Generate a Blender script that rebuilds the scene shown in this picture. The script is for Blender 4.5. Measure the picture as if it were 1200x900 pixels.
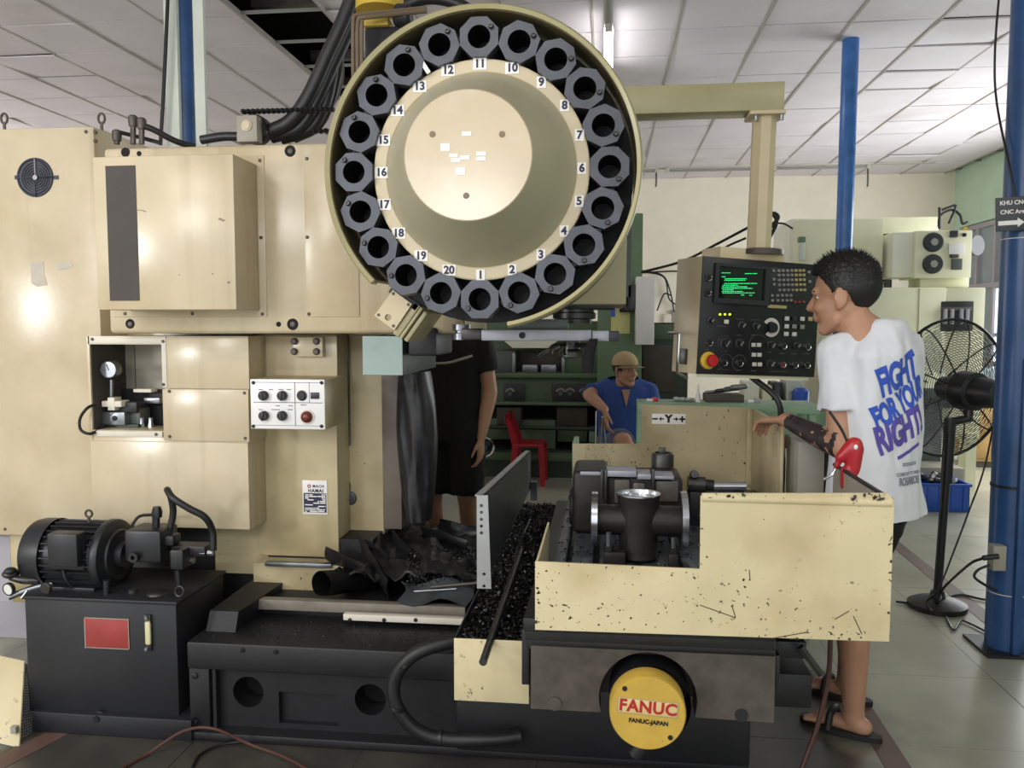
import bpy, bmesh, math, random
from mathutils import Vector, Matrix, noise
from mathutils.bvhtree import BVHTree

random.seed(7)
PI = math.pi
scene = bpy.context.scene
COL = scene.collection
for o in list(bpy.data.objects):
    bpy.data.objects.remove(o)

# ------------------------------------------------------------ camera, world, lights
CAM_Z, YAW, PITCH, FPX = 1.45, math.radians(6.57), math.radians(4.13), 970.0
cam_data = bpy.data.cameras.new('camera')
cam_data.sensor_fit = 'HORIZONTAL'; cam_data.sensor_width = 36.0
cam_data.lens = FPX / 1200 * 36
cam_data.clip_start = 0.05
cam = bpy.data.objects.new('camera', cam_data); COL.objects.link(cam)
cam.location = (0, 0, CAM_Z); cam.rotation_euler = (PI/2 - PITCH, 0, YAW)
scene.camera = cam
RC = Matrix.Rotation(YAW, 3, 'Z') @ Matrix.Rotation(PI/2 - PITCH, 3, 'X')
EYE = Vector((0, 0, CAM_Z))

vs = scene.view_settings
vs.view_transform = 'Standard'; vs.look = 'None'; vs.gamma = 1; vs.use_curve_mapping = False
vs.exposure = -0.08

world = bpy.data.worlds.new('world'); scene.world = world; world.use_nodes = True
bgn = world.node_tree.nodes['Background']
bgn.inputs[0].default_value = (0.95, 0.97, 1.0, 1); bgn.inputs[1].default_value = 1.55

def area(name, loc, rot, sx, sy, power, col=(1, 1, 1)):
    l = bpy.data.lights.new(name, 'AREA'); l.shape = 'RECTANGLE'; l.size = sx; l.size_y = sy
    l.energy = power; l.color = col
    o = bpy.data.objects.new(name, l); COL.objects.link(o); o.location = loc; o.rotation_euler = rot
    return o
# added fill lights with no lamp built, over the camera aisle and at both sides
area('aisle_fill_light', (-2.55, -0.35, 3.2), (0, 0, 0), 1.2, 0.10, 34, (1.0, 0.97, 0.93))
area('aisle_fill_light', (-0.6, 0.2, 3.2), (0, 0, 0), 1.2, 0.10, 22, (1.0, 0.97, 0.93))
area('aisle_fill_light', (2.2, 1.2, 3.2), (0, 0, 0), 1.2, 0.10, 18, (1.0, 0.97, 0.93))
area('right_fill_light', (4.74, 8.5, 1.7), (0, PI/2, 0), 2.2, 3.6, 150, (0.96, 0.98, 1.0))  # added to brighten the background from the right wall
area('left_fill_light', (-8.9, 9.5, 1.8), (0, -PI/2, 0), 2.4, 5.0, 170, (0.98, 0.97, 1.0))  # added to brighten the far left; the wall there has no door

# area lights added in open space behind the camera to put glare on the paint
for wx, wz, sx_, sz_, pw in ((-4.62, 1.82, .6, .5, 85), (-2.67, 2.50, .6, .5, 26), (-.885, 2.15, .6, .3, 14)):
    area('glare_light', (wx, -.9, wz), (PI/2, 0, 0), sx_, sz_, pw, (1, 1, 1))
# ------------------------------------------------------------ pixel helpers (1200 x 900 frame)
def ray(px, py):
    return RC @ Vector(((px - 600) / FPX, -(py - 450) / FPX, -1))
def P(px, py, Y):
    d = ray(px, py); return EYE + d * (Y / d.y)
def F(px, py, z=0.0):
    d = ray(px, py); return EYE + d * ((z - CAM_Z) / d.z)
def proj(p):
    q = RC.transposed() @ (Vector(p) - EYE)
    if q.z > -0.05: return None
    return (600 + FPX * q.x / -q.z, 450 - FPX * q.y / -q.z)
def rect(x0, y0, x1, y1, Y):
    xm, ym = (x0 + x1) / 2, (y0 + y1) / 2
    return P(x0, ym, Y).x, P(x1, ym, Y).x, P(xm, y1, Y).z, P(xm, y0, Y).z

# ------------------------------------------------------------ mesh helpers
def NB(): return bmesh.new()
def box(bm, x0, x1, y0, y1, z0, z1, bev=0.0, seg=2):
    if x0 > x1: x0, x1 = x1, x0
    if y0 > y1: y0, y1 = y1, y0
    if z0 > z1: z0, z1 = z1, z0
    vsn = [bm.verts.new(c) for c in ((x0,y0,z0),(x1,y0,z0),(x1,y1,z0),(x0,y1,z0),(x0,y0,z1),(x1,y0,z1),(x1,y1,z1),(x0,y1,z1))]
    fs = [bm.faces.new([vsn[i] for i in q]) for q in ((3,2,1,0),(4,5,6,7),(0,1,5,4),(1,2,6,5),(2,3,7,6),(3,0,4,7))]
    if bev > 0:
        es = set(e for f in fs for e in f.edges)
        bmesh.ops.bevel(bm, geom=list(es), offset=min(bev, 0.45*min(x1-x0, y1-y0, z1-z0)), segments=seg, affect='EDGES', profile=0.5)
    return bm
def pbox(bm, x0, y0, x1, y1, Y, dep, bev=0.0):
    a, b, c, d = rect(x0, y0, x1, y1, Y)
    return box(bm, a, b, Y, Y + dep, c, d, bev)
def frame_of(axis):
    a = Vector(axis).normalized()
    u = a.cross(Vector((0, 0, 1)))
    if u.length < 1e-3: u = Vector((1, 0, 0))
    u.normalize(); w = a.cross(u).normalized()
    return a, u, w
def lathe(bm, prof, org, axis, seg=28, a0=0.0, a1=2*PI, cap=True):
    """prof: (radius, height along axis)"""
    a, u, w = frame_of(axis); org = Vector(org)
    full = abs(a1 - a0 - 2*PI) < 1e-6
    n = seg if full else seg + 1
    rings = []
    for r, h in prof:
        if r < 1e-6:
            rings.append([bm.verts.new(org + a*h)]); continue
        rings.append([bm.verts.new(org + a*h + (u*math.cos(a0+(a1-a0)*i/seg) + w*math.sin(a0+(a1-a0)*i/seg))*r) for i in range(n)])
    for A, B_ in zip(rings, rings[1:]):
        m = n if full else n - 1
        for i in range(m):
            j = (i + 1) % n
            if len(A) == 1 and len(B_) == 1: continue
            if len(A) == 1: bm.faces.new((A[0], B_[i], B_[j]))
            elif len(B_) == 1: bm.faces.new((A[i], A[j], B_[0]))
            else: bm.faces.new((A[i], A[j], B_[j], B_[i]))
    if cap and full:
        for R_ in (rings[0], rings[-1]):
            if len(R_) > 2: bm.faces.new(R_)
    return bm
def cyl(bm, p0, p1, r0, r1=None, seg=20):
    p0, p1 = Vector(p0), Vector(p1); r1 = r0 if r1 is None else r1
    return lathe(bm, [(r0, 0), (r1, (p1-p0).length)], p0, p1 - p0, seg)
def capsule(bm, p0, p1, r0, r1=None, seg=16):
    p0, p1 = Vector(p0), Vector(p1); r1 = r0 if r1 is None else r1
    L = max((p1-p0).length, 1e-4)
    pr = [(0, -r0)] + [(r0*math.cos(t), r0*math.sin(t)) for t in (-1.1, -0.6, 0)] + [(r1*math.cos(t), L + r1*math.sin(t)) for t in (0, 0.6, 1.1)] + [(0, L + r1)]
    return lathe(bm, pr, p0, p1 - p0, seg)
def ell(bm, c, r, rot=None, seg=20):
    M_ = Matrix.Translation(Vector(c)) @ (rot.to_4x4() if rot else Matrix.Identity(4)) @ Matrix.Diagonal((r[0], r[1], r[2], 1))
    bmesh.ops.create_uvsphere(bm, u_segments=seg, v_segments=max(8, seg*2//3), radius=1, matrix=M_)
    return bm
def spline(pts, n=8):
    pts = [Vector(p) for p in pts]
    if len(pts) < 3: return pts
    q = [pts[0]*2 - pts[1]] + pts + [pts[-1]*2 - pts[-2]]
    out = []
    for i in range(1, len(q) - 2):
        for k in range(n):
            t = k / n; a, b, c, d = q[i-1], q[i], q[i+1], q[i+2]
            out.append(0.5*((2*b) + (c-a)*t + (2*a-5*b+4*c-d)*t*t + (3*b-a-3*c+d)*t**3))
    out.append(pts[-1]); return out
def tube(bm, pts, r, seg=8, smooth=True, n=8, rfun=None):
    c = spline(pts, n) if smooth else [Vector(p) for p in pts]
    t0 = (c[1]-c[0]).normalized(); a, u, w = frame_of(t0)
    rings = []; prev = t0
    for i, p in enumerate(c):
        t = (c[min(i+1, len(c)-1)] - c[max(i-1, 0)])
        t = t.normalized() if t.length > 1e-9 else prev
        q = prev.rotation_difference(t); u = q @ u; w = t.cross(u).normalized(); u = w.cross(t).normalized(); prev = t
        rr = rfun(i/(len(c)-1), r) if rfun else r
        rings.append([bm.verts.new(p + (u*math.cos(2*PI*k/seg) + w*math.sin(2*PI*k/seg))*rr) for k in range(seg)])
    for A, B_ in zip(rings, rings[1:]):
        for k in range(seg):
            j = (k+1) % seg; bm.faces.new((A[k], A[j], B_[j], B_[k]))
    bm.faces.new(rings[0][::-1]); bm.faces.new(rings[-1])
    return bm
def plate(bm, outer, holes, Y0, Y1, plane='XZ'):
    """polygon with holes extruded; coordinates in plane, thickness from Y0 to Y1 along the third axis"""
    def mk(p, t):
        return {'XZ': (p[0], t, p[1]), 'YZ': (t, p[0], p[1]), 'XY': (p[0], p[1], t)}[plane]
    loops = [outer] + list(holes); tot = []
    for t in (Y0, Y1):
        es, allv = [], []
        for lp in loops:
            v = [bm.verts.new(mk(p, t)) for p in lp]; allv.append(v)
            es += [bm.edges.new((v[i], v[(i+1) % len(v)])) for i in range(len(v))]
        bmesh.ops.triangle_fill(bm, use_beauty=True, use_dissolve=False, edges=es)
        tot.append(allv)
    for A, B_ in zip(*tot):
        for i in range(len(A)):
            j = (i+1) % len(A); bm.faces.new((A[i], A[j], B_[j], B_[i]))
    return bm
def circ(cx, cz, r, n=24): return [(cx + r*math.cos(2*PI*i/n), cz + r*math.sin(2*PI*i/n)) for i in range(n)]
def loft(bm, rings, cap=True):
    R_ = [[bm.verts.new(p) for p in r] for r in rings]
    n = len(R_[0])
    for A, B_ in zip(R_, R_[1:]):
        for i in range(n):
            j = (i+1) % n; bm.faces.new((A[i], A[j], B_[j], B_[i]))
    if cap: bm.faces.new(R_[0][::-1]); bm.faces.new(R_[-1])
    return bm
def sheet(bm, grid):
    G = [[bm.verts.new(p) for p in r] for r in grid]
    for a, b in zip(G, G[1:]):
        for i in range(len(a)-1): bm.faces.new((a[i], a[i+1], b[i+1], b[i]))
    return bm

def root_loc(o):
    v = Vector((0, 0, 0))
    while o is not None: v += o.location; o = o.parent
    return v
def finish(name, me, m, parent, smooth=40):
    if m is not None and not me.materials: me.materials.append(MAT[m] if isinstance(m, str) else m)
    if smooth:
        me.polygons.foreach_set('use_smooth', [True]*len(me.polygons))
        me.set_sharp_from_angle(angle=math.radians(smooth))
    o = bpy.data.objects.new(name, me); COL.objects.link(o)
    if parent is not None: o.parent = parent
    return o
def obj(name, bm, m, parent=None, smooth=40, fixn=True):
    """bm is in world coordinates; the object's origin follows its root"""
    if parent is not None: bmesh.ops.translate(bm, verts=bm.verts, vec=-root_loc(parent))
    if fixn: bmesh.ops.recalc_face_normals(bm, faces=bm.faces)
    me = bpy.data.meshes.new(name); bm.to_mesh(me); bm.free()
    return finish(name, me, m, parent, smooth)
def tag(o, label, cat, group=None, kind=None):
    o['label'] = label; o['category'] = cat
    if group: o['group'] = group
    if kind: o['kind'] = kind
    return o
def thing(name, label, cat, loc=(0, 0, 0), group=None):
    o = bpy.data.objects.new(name, None); COL.objects.link(o); o.location = loc
    o.empty_display_size = 0.1
    return tag(o, label, cat, group)
def struct(name, bm, m, label=None, smooth=40):
    o = obj(name, bm, m, None, smooth); o['kind'] = 'structure'
    if label: o['label'] = label
    return o
def inst(o, name, loc, rot=(0, 0, 0), parent=None):
    c = o.copy(); COL.objects.link(c); c.name = name
    c.parent = parent if parent is not None else o.parent
    c.location = Vector(loc) - (root_loc(c.parent) if c.parent else Vector()); c.rotation_euler = rot
    return c
def text_bm(s, size, bold=0.0, depth=0.0006, align='CENTER', shear=0.0, spacing=1.0):
    cu = bpy.data.curves.new('t', 'FONT'); cu.body = s; cu.size = size; cu.offset = bold; cu.extrude = depth
    cu.align_x = align; cu.align_y = 'CENTER'; cu.shear = shear; cu.space_character = spacing; cu.resolution_u = 3
    o = bpy.data.objects.new('t', cu); COL.objects.link(o)
    dg = bpy.context.evaluated_depsgraph_get(); dg.update()
    me = bpy.data.meshes.new_from_object(o.evaluated_get(dg))
    bm = NB(); bm.from_mesh(me)
    bpy.data.objects.remove(o); bpy.data.curves.remove(cu); bpy.data.meshes.remove(me)
    return bm
FACE = Matrix.Rotation(PI/2, 4, 'X')          # text lying in XY -> standing in XZ, read from -Y
def text(name, s, size, loc, m, parent, bold=0.0, M_=None, **k):
    bm = text_bm(s, size, bold, **k)
    bm.transform(Matrix.Translation(Vector(loc)) @ FACE if M_ is None else M_)
    return obj(name, bm, m, parent, smooth=0)
def remesh(bm, voxel, it=6, fac=0.5):
    me = bpy.data.meshes.new('r'); bm.to_mesh(me); bm.free()
    o = bpy.data.objects.new('r', me); COL.objects.link(o)
    md = o.modifiers.new('r', 'REMESH'); md.mode = 'VOXEL'; md.voxel_size = voxel
    ms = o.modifiers.new('s', 'SMOOTH'); ms.factor = fac; ms.iterations = it
    dg = bpy.context.evaluated_depsgraph_get(); dg.update()
    out = bpy.data.meshes.new_from_object(o.evaluated_get(dg))
    bpy.data.objects.remove(o); bpy.data.meshes.remove(me)
    b2 = NB(); b2.from_mesh(out); bpy.data.meshes.remove(out)
    return b2

# ------------------------------------------------------------ materials
def lin(h):
    h = h.lstrip('#'); v = [int(h[i:i+2], 16)/255 for i in (0, 2, 4)]
    return tuple((c/12.92 if c <= 0.04045 else ((c+0.055)/1.055)**2.4) for c in v) + (1,)
MAT = {}
def M(name, col, rough=0.5, metal=0.0, var=0.12, scale=5.0, dirt=None, damt=0.5, dscale=2.2, dth=0.55,
      chip=None, cscale=45.0, cth=0.70, bump=0.0, bscale=60.0, emit=0.0, spec=0.5, alpha=1.0, trans=0.0, streak=None):
    m = bpy.data.materials.new(name); m.use_nodes = True; MAT[name] = m
    nt = m.node_tree; N, L = nt.nodes, nt.links; b = N['Principled BSDF']
    b.inputs['Roughness'].default_value = rough; b.inputs['Metallic'].default_value = metal
    b.inputs['Specular IOR Level'].default_value = spec
    b.inputs['Transmission Weight'].default_value = trans
    b.inputs['Alpha'].default_value = alpha
    geo = N.new('ShaderNodeNewGeometry')
    def nz(sc, det=3.0, vec=None):
        n = N.new('ShaderNodeTexNoise'); n.inputs['Scale'].default_value = sc; n.inputs['Detail'].default_value = det
        L.new(vec or geo.outputs['Position'], n.inputs['Vector']); return n.outputs['Fac']
    def mix(f, a, c):
        x = N.new('ShaderNodeMix'); x.data_type = 'RGBA'
        for s, v in ((x.inputs[0], f), (x.inputs[6], a), (x.inputs[7], c)):
            if hasattr(v, 'links') or hasattr(v, 'is_linked'): L.new(v, s)
            else: s.default_value = v
        return x.outputs[2]
    def ramp(f, lo, hi):
        x = N.new('ShaderNodeMapRange'); x.inputs[1].default_value = lo; x.inputs[2].default_value = hi; L.new(f, x.inputs[0])
        return x.outputs[0]
    c = lin(col); lo = tuple(x*(1-var) for x in c[:3]) + (1,); hi = tuple(min(1, x*(1+var)) for x in c[:3]) + (1,)
    out = mix(ramp(nz(scale), 0.3, 0.7), lo, hi) if var > 0 else None
    if dirt:
        f = ramp(nz(dscale, 6.0), dth, dth + 0.22)
        sc = N.new('ShaderNodeMath'); sc.operation = 'MULTIPLY'; sc.inputs[1].default_value = damt; L.new(f, sc.inputs[0])
        out = mix(sc.outputs[0], out if out is not None else c, lin(dirt))
    if streak:
        mp = N.new('ShaderNodeMapping'); mp.inputs['Scale'].default_value = (14, 14, 0.9); L.new(geo.outputs['Position'], mp.inputs[0])
        f = ramp(nz(1.0, 4.0, mp.outputs[0]), 0.56, 0.80)
        sc = N.new('ShaderNodeMath'); sc.operation = 'MULTIPLY'; sc.inputs[1].default_value = 0.35; L.new(f, sc.inputs[0])
        out = mix(sc.outputs[0], out if out is not None else c, lin(streak))
    if chip:
        f = ramp(nz(cscale, 2.0), cth, cth + 0.02)
        f2 = ramp(nz(6.0, 3.0), 0.48, 0.62)
        mu = N.new('ShaderNodeMath'); mu.operation = 'MULTIPLY'; L.new(f, mu.inputs[0]); L.new(f2, mu.inputs[1])
        out = mix(mu.outputs[0], out if out is not None else c, lin(chip))
    if out is not None: L.new(out, b.inputs['Base Color'])
    else: b.inputs['Base Color'].default_value = c
    if bump > 0:
        bp = N.new('ShaderNodeBump'); bp.inputs['Strength'].default_value = bump; bp.inputs['Distance'].default_value = 0.004
        L.new(nz(bscale, 4.0), bp.inputs['Height']); L.new(bp.outputs[0], b.inputs['Normal'])
    if emit > 0:
        b.inputs['Emission Strength'].default_value = emit; b.inputs['Emission Color'].default_value = c
    return m

M('cream', '#C8BA9C', 0.25, dirt='#A08A5C', damt=0.65, dscale=1.8, dth=.5, var=0.07, bump=0.06, streak='#8E7A52')
M('cream_clean', '#D2C29E', 0.42, dirt='#B09A6C', damt=0.3, var=0.06)
M('cream_worn', '#CFC29B', 0.40, dirt='#9C8450', damt=0.55, dscale=3.2, dth=.5, var=0.07, chip='#2A241A', cscale=70, cth=0.645, bump=0.05)
M('cream_stained', '#C6B892', 0.42, dirt='#7C6A3F', damt=0.7, dscale=2.4, dth=0.45, var=0.08, chip='#3A3020', cscale=55, cth=0.70)
M('rim_olive', '#A9A17A', 0.32, dirt='#8A7746', damt=0.5, dscale=5, var=0.08)
M('shell_inside', '#5F553C', 0.35, var=0.2)
M('drum_grey', '#A8A288', 0.40, dirt='#7C7050', damt=0.35, dscale=4, var=0.06)
M('hub_beige', '#C6B699', 0.2, dirt='#E2DCD2', damt=0.25, dscale=9, var=0.05)
M('ring_beige', '#C6B899', 0.4, dirt='#A89670', damt=0.4, dscale=8, var=0.05)
M('white_strip', '#DAD3C4', 0.5, dirt='#A99C82', damt=0.4, var=0.04)
M('black_iron', '#17171A', 0.5, var=0.2, scale=9, dirt='#15130F', damt=0.6, dscale=5, bump=0.15)
M('black_tank', '#1D1E22', 0.48, var=0.12, scale=12, dirt='#1B1A1A', damt=0.5, dscale=3, bump=0.08)
M('black_motor', '#1D1E22', 0.42, var=0.15, scale=10, dirt='#1A1A1C', damt=0.5)
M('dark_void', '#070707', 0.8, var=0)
M('pocket_black', '#050506', 0.55, var=0)
M('pocket_grey', '#494C53', 0.38, metal=0.3, var=0.15, scale=25, dirt='#4B4D54', damt=0.6, dscale=18)
M('steel', '#8C8F94', 0.32, metal=0.85, var=0.12, scale=25, dirt='#4E4C48', damt=0.5, dscale=10)
M('steel_dark', '#4B4A49', 0.38, metal=0.7, var=0.2, scale=18, dirt='#26231F', damt=0.6, dscale=7)
M('iron_brown', '#58524C', 0.48, metal=0.4, var=0.2, scale=22, dirt='#2E2720', damt=0.6, dscale=8, bump=0.1)
M('cast_dark', '#2C2A28', 0.5, metal=0.35, var=0.2, scale=20, dirt='#1E1B18', damt=0.5, dscale=8, bump=0.2)
M('bright_steel', '#C9CCD1', 0.22, metal=0.95, var=0.06, scale=30)
M('arm_grey', '#9C9DA6', 0.42, metal=0.3, var=0.08, scale=20, dirt='#5A5A60', damt=0.4, dscale=9)
M('table_iron', '#555B62', 0.35, metal=0.5, var=0.15, scale=16, dirt='#2E3034', damt=0.6, dscale=6)
M('shield_grey', '#4A4F51', 0.42, metal=0.35, var=0.15, scale=18, dirt='#26282A', damt=0.5, dscale=6)
M('shield_edge', '#A5A7A6', 0.4, metal=0.4, var=0.1, dirt='#5A5A58', damt=0.5, dscale=20)
M('teal_paint', '#98ABA5', 0.42, var=0.06, dirt='#6D827C', damt=0.4, dscale=6)
M('teal_dark', '#3E4A48', 0.45, var=0.1)
M('rubber', '#19191A', 0.42, var=0.2, scale=20, bump=0.2, bscale=30)
M('rubber_hose', '#1F1F20', 0.45, var=0.15, scale=30)
M('bellows', '#222225', 0.40, var=0.25, scale=8, dirt='#55534F', damt=0.3, dscale=14, bump=0.3, bscale=25)
M('rail_brown', '#6A5F55', 0.5, var=0.12, dirt='#453B33', damt=0.5, dscale=8)
M('chips_dark', '#2B2A2A', 0.3, metal=0.6, var=0.4, scale=60)
M('vent_grey', '#4A4541', 0.75, var=0.1, bump=0.3, bscale=400)
M('grille_dark', '#2C3140', 0.5, var=0.1)
M('fan_black', '#1D1D1E', 0.35, var=0.1)
M('white_paint', '#E8E6E4', 0.35, var=0.03)
M('white_label', '#F1EFEA', 0.5, var=0)
M('ink_navy', '#2A2B46', 0.6, var=0)
M('ink_black', '#121214', 0.6, var=0)
M('ink_red', '#A8261E', 0.5, var=0)
M('gauge_white', '#D8DAD6', 0.25, var=0.03)
M('red_lamp', '#6A2A20', 0.25, var=0.05)
M('red_plate', '#9A3A38', 0.5, var=0.12, scale=20, dirt='#6E2622', damt=0.4, dscale=10)
M('sight_glass', '#CFC7A0', 0.3, var=0.05)
M('fanuc_yellow', '#C3A144', 0.38, var=0.08, scale=14, dirt='#B58E2C', damt=0.5, dscale=10, chip='#6E5A20', cscale=50, cth=0.72)
M('fanuc_inset', '#D9BC86', 0.5, var=0)
M('motor_yellow', '#C9A93A', 0.4, var=0.08)
M('pipe_brown', '#6E5F4C', 0.4, metal=0.2, var=0.15)
M('panel_black', '#17171A', 0.35, var=0.1)
M('panel_mid', '#2A2A2E', 0.4, var=0.1)
M('key_grey', '#8F8E86', 0.45, var=0.1)
M('key_yellow', '#B5A773', 0.45, var=0.1)
M('key_red', '#8E4038', 0.45, var=0.1)
M('key_white', '#D6D4CC', 0.45, var=0.05)
M('chrome', '#D5D7DA', 0.15, metal=1.0, var=0)
M('estop_red', '#C2262A', 0.3, var=0.05)
M('estop_yellow', '#D8B32C', 0.4, var=0.05)
M('crt', '#0A0D0C', 0.12, var=0)
M('crt_green', '#2BE27A', 0.5, var=0, emit=0.9)
M('led_yellow', '#D8F03A', 0.4, var=0, emit=1.5)
M('blue_paint', '#3A6DB2', 0.25, var=0.12, scale=10, dirt='#223F66', damt=0.5, dscale=6)
M('blue_dark', '#2D5080', 0.30, var=0.12, scale=8, dirt='#1E2F45', damt=0.5, dscale=5)
M('white_board', '#C9D0C4', 0.55, var=0.05, dirt='#A3A895', damt=0.4)
M('sign_dark', '#3A3D42', 0.4, var=0.05)
M('red_plastic', '#A51F2E', 0.30, var=0.08)
M('blue_plastic', '#2B57B8', 0.38, var=0.08)
M('gun_red', '#B3262F', 0.35, var=0.1)
M('lathe_green', '#56694F', 0.45, var=0.15, scale=4, dirt='#2E3F2D', damt=0.6, dscale=2.5)
M('lathe_dark', '#2E3B2E', 0.5, var=0.2, dirt='#161A15', damt=0.6, dscale=3)
M('lathe_grey', '#565E5A', 0.45, var=0.15, metal=0.2)
M('lathe_brown', '#4A4238', 0.55, var=0.2)
M('cabinet_green', '#61795A', 0.45, var=0.1, dirt='#3F5A3C', damt=0.4)
M('bench_green', '#88A48A', 0.5, var=0.12, dirt='#5C7560', damt=0.5, dscale=8)
M('cnc_cream', '#E2E1C2', 0.45, var=0.04, dirt='#C3C494', damt=0.3)
M('cnc_pale', '#E9E8D6', 0.45, var=0.04)
M('wood', '#A88655', 0.55, var=0.15, scale=12)
M('grey_box', '#9C978A', 0.5, var=0.08, dirt='#7A7466', damt=0.4)
M('lavender_grey', '#A6A3AB', 0.5, var=0.05)
M('cable', '#141416', 0.5, var=0)
M('cable_grey', '#5A564E', 0.5, var=0.1)
M('orange_hose', '#4E2F26', 0.5, var=0.1)
M('paper_yellow', '#D5D28A', 0.6, var=0.1, dirt='#7FA7B5', damt=0.7, dscale=14)
M('skin', '#B08468', 0.5, var=0.06, scale=20)
M('skin_operator', '#B3866B', 0.5, var=0.05, scale=20)
M('tattoo', '#33282A', 0.6, var=0.45, scale=40)
M('hair', '#0F0D0D', 0.5, var=0.3, scale=80)
M('eye_white', '#DDD8D2', 0.3, var=0)
M('shirt_white', '#D6D8DC', 0.8, var=0.03, bump=0.25, bscale=12)
M('shirt_black', '#0B0B0C', 0.85, var=0.1, bump=0.15, bscale=14)
M('shirt_blue', '#2F4C92', 0.8, var=0.08, bump=0.15, bscale=14)
M('shorts_black', '#0D0D0F', 0.85, var=0.1)
M('shorts_grey', '#5A6580', 0.85, var=0.08)
M('cap_tan', '#B09A70', 0.8, var=0.08)
M('print_blue', '#3354B8', 0.8, var=0.08)
M('print_violet', '#5A4BA0', 0.8, var=0.08)
M('print_grey', '#7C8090', 0.8, var=0)
M('sandal', '#1A1818', 0.6, var=0.1)
M('tube_lit', '#FFFFFF', 0.4, var=0, emit=14)
M('lamp_batten', '#B8B4AA', 0.5, var=0.05)
M('lamp_off', '#8C8C88', 0.3, var=0)
M('daylight_pane', '#EEF4FF', 0.3, var=0, emit=1.6)
M('glass_grey', '#93A0A6', 0.08, var=0.05)
M('ceiling_tile', '#DCD5DA', 0.85, var=0.05, scale=2, dirt='#A69C92', damt=0.35, dscale=1.2, chip='#8A8078', cscale=38, cth=0.72)
M('ceiling_bar', '#A9A29C', 0.6, var=0.05)
M('wall_cream', '#E8E0CE', 0.8, var=0.03, dirt='#D6CBB2', damt=0.4, dscale=0.8)
M('blade_clear', '#8D99A0', 0.25, var=0, alpha=0.35)
M('wall_green', '#BFD9C0', 0.8, var=0.04)
M('wall_dark', '#6E6E62', 0.85, var=0.1)
M('roof_dark', '#15130F', 0.9, var=0.2)
M('floor_tile', '#A5A492', 0.30, var=0.10, scale=1.6, dirt='#74725F', damt=0.65, dscale=1.1, dth=0.48, bump=0.03, bscale=14)
M('floor_oily', '#3B3934', 0.34, var=0.25, scale=2.5, dirt='#1C1A17', damt=0.7, dscale=1.8, dth=0.45, bump=0.06, bscale=16)
M('joint', '#74736A', 0.8, var=0.1)
M('line_brown', '#614A41', 0.5, var=0.15, scale=9, dirt='#3E322C', damt=0.5, dscale=5)

# oil stain soaked into the floor around the machine: an irregular patch mixed into the floor colour
def oil_stain(m, cx, cy, rx, ry):
    nt = m.node_tree; N, L = nt.nodes, nt.links; b = N['Principled BSDF']; src = b.inputs['Base Color'].links[0].from_socket
    geo = N.new('ShaderNodeNewGeometry'); mp = N.new('ShaderNodeMapping'); mp.inputs['Location'].default_value = (-cx/rx, -cy/ry, 0); mp.inputs['Scale'].default_value = (1/rx, 1/ry, 0)
    L.new(geo.outputs['Position'], mp.inputs[0]); ln = N.new('ShaderNodeVectorMath'); ln.operation = 'LENGTH'; L.new(mp.outputs[0], ln.inputs[0])
    nz = N.new('ShaderNodeTexNoise'); nz.inputs['Scale'].default_value = 2.2; nz.inputs['Detail'].default_value = 6; L.new(geo.outputs['Position'], nz.inputs['Vector'])
    ad = N.new('ShaderNodeMath'); ad.operation = 'ADD'; L.new(ln.outputs['Value'], ad.inputs[0]); L.new(nz.outputs['Fac'], ad.inputs[1])
    mr = N.new('ShaderNodeMapRange'); mr.inputs[1].default_value = 1.62; mr.inputs[2].default_value = 1.36; L.new(ad.outputs[0], mr.inputs[0])
    n2 = N.new('ShaderNodeTexNoise'); n2.inputs['Scale'].default_value = 5; n2.inputs['Detail'].default_value = 8; L.new(geo.outputs['Position'], n2.inputs['Vector'])
    oc = N.new('ShaderNodeMix'); oc.data_type = 'RGBA'; oc.inputs[6].default_value = lin('#201E1A'); oc.inputs[7].default_value = lin('#55524A'); L.new(n2.outputs['Fac'], oc.inputs[0])
    mx = N.new('ShaderNodeMix'); mx.data_type = 'RGBA'; L.new(mr.outputs[0], mx.inputs[0]); L.new(src, mx.inputs[6]); L.new(oc.outputs[2], mx.inputs[7]); L.new(mx.outputs[2], b.inputs['Base Color'])
oil_stain(MAT['floor_tile'], -.75, 3.1, 1.72, 1.15)
# ------------------------------------------------------------ the room
CEIL, YB, XR, XL, YF = 3.56, 12.4, 4.82, -9.0, -3.0
floor = struct('floor', box(NB(), XL, XR, YF, YB, -0.12, -0.004), 'joint')
tb = box(NB(), -0.2988, 0.2988, -0.2988, 0.2988, -0.004, 0.0)
tm = bpy.data.meshes.new('floor_tile'); tb.to_mesh(tm); tb.free(); tm.materials.append(MAT['floor_tile'])
nfar = NB(); cnt = 0
xs = [1.58 + 0.6*k - 0.3 for k in range(-18, 7)]; ys = [2.9 + 0.6*k - 0.3 for k in range(-10, 17)]
cells = []
for x in xs:
    for y in ys:
        if x < XL + .3 or x > XR - .2 or y > YB - .2 or y < YF + .3: continue
        q = proj((x, y, 0))
        vis = q is not None and -90 < q[0] < 1290 and q[1] < 1000
        cells.append((0 if vis and q[0] > 480 or (vis and q[1] > 640) else 1, y, x))
for pr, y, x in sorted(cells):
    if pr == 0 and cnt < 290:
        o = bpy.data.objects.new('tile', tm); COL.objects.link(o); o.parent = floor
        o.location = (x, y, random.uniform(-0.0008, 0.0004)); cnt += 1
    else:
        box(nfar, x-.2975, x+.2975, y-.2975, y+.2975, -0.004, 0)
fo = obj('tile_field', nfar, 'floor_tile', floor, smooth=0); fo['kind'] = 'stuff'

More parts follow.
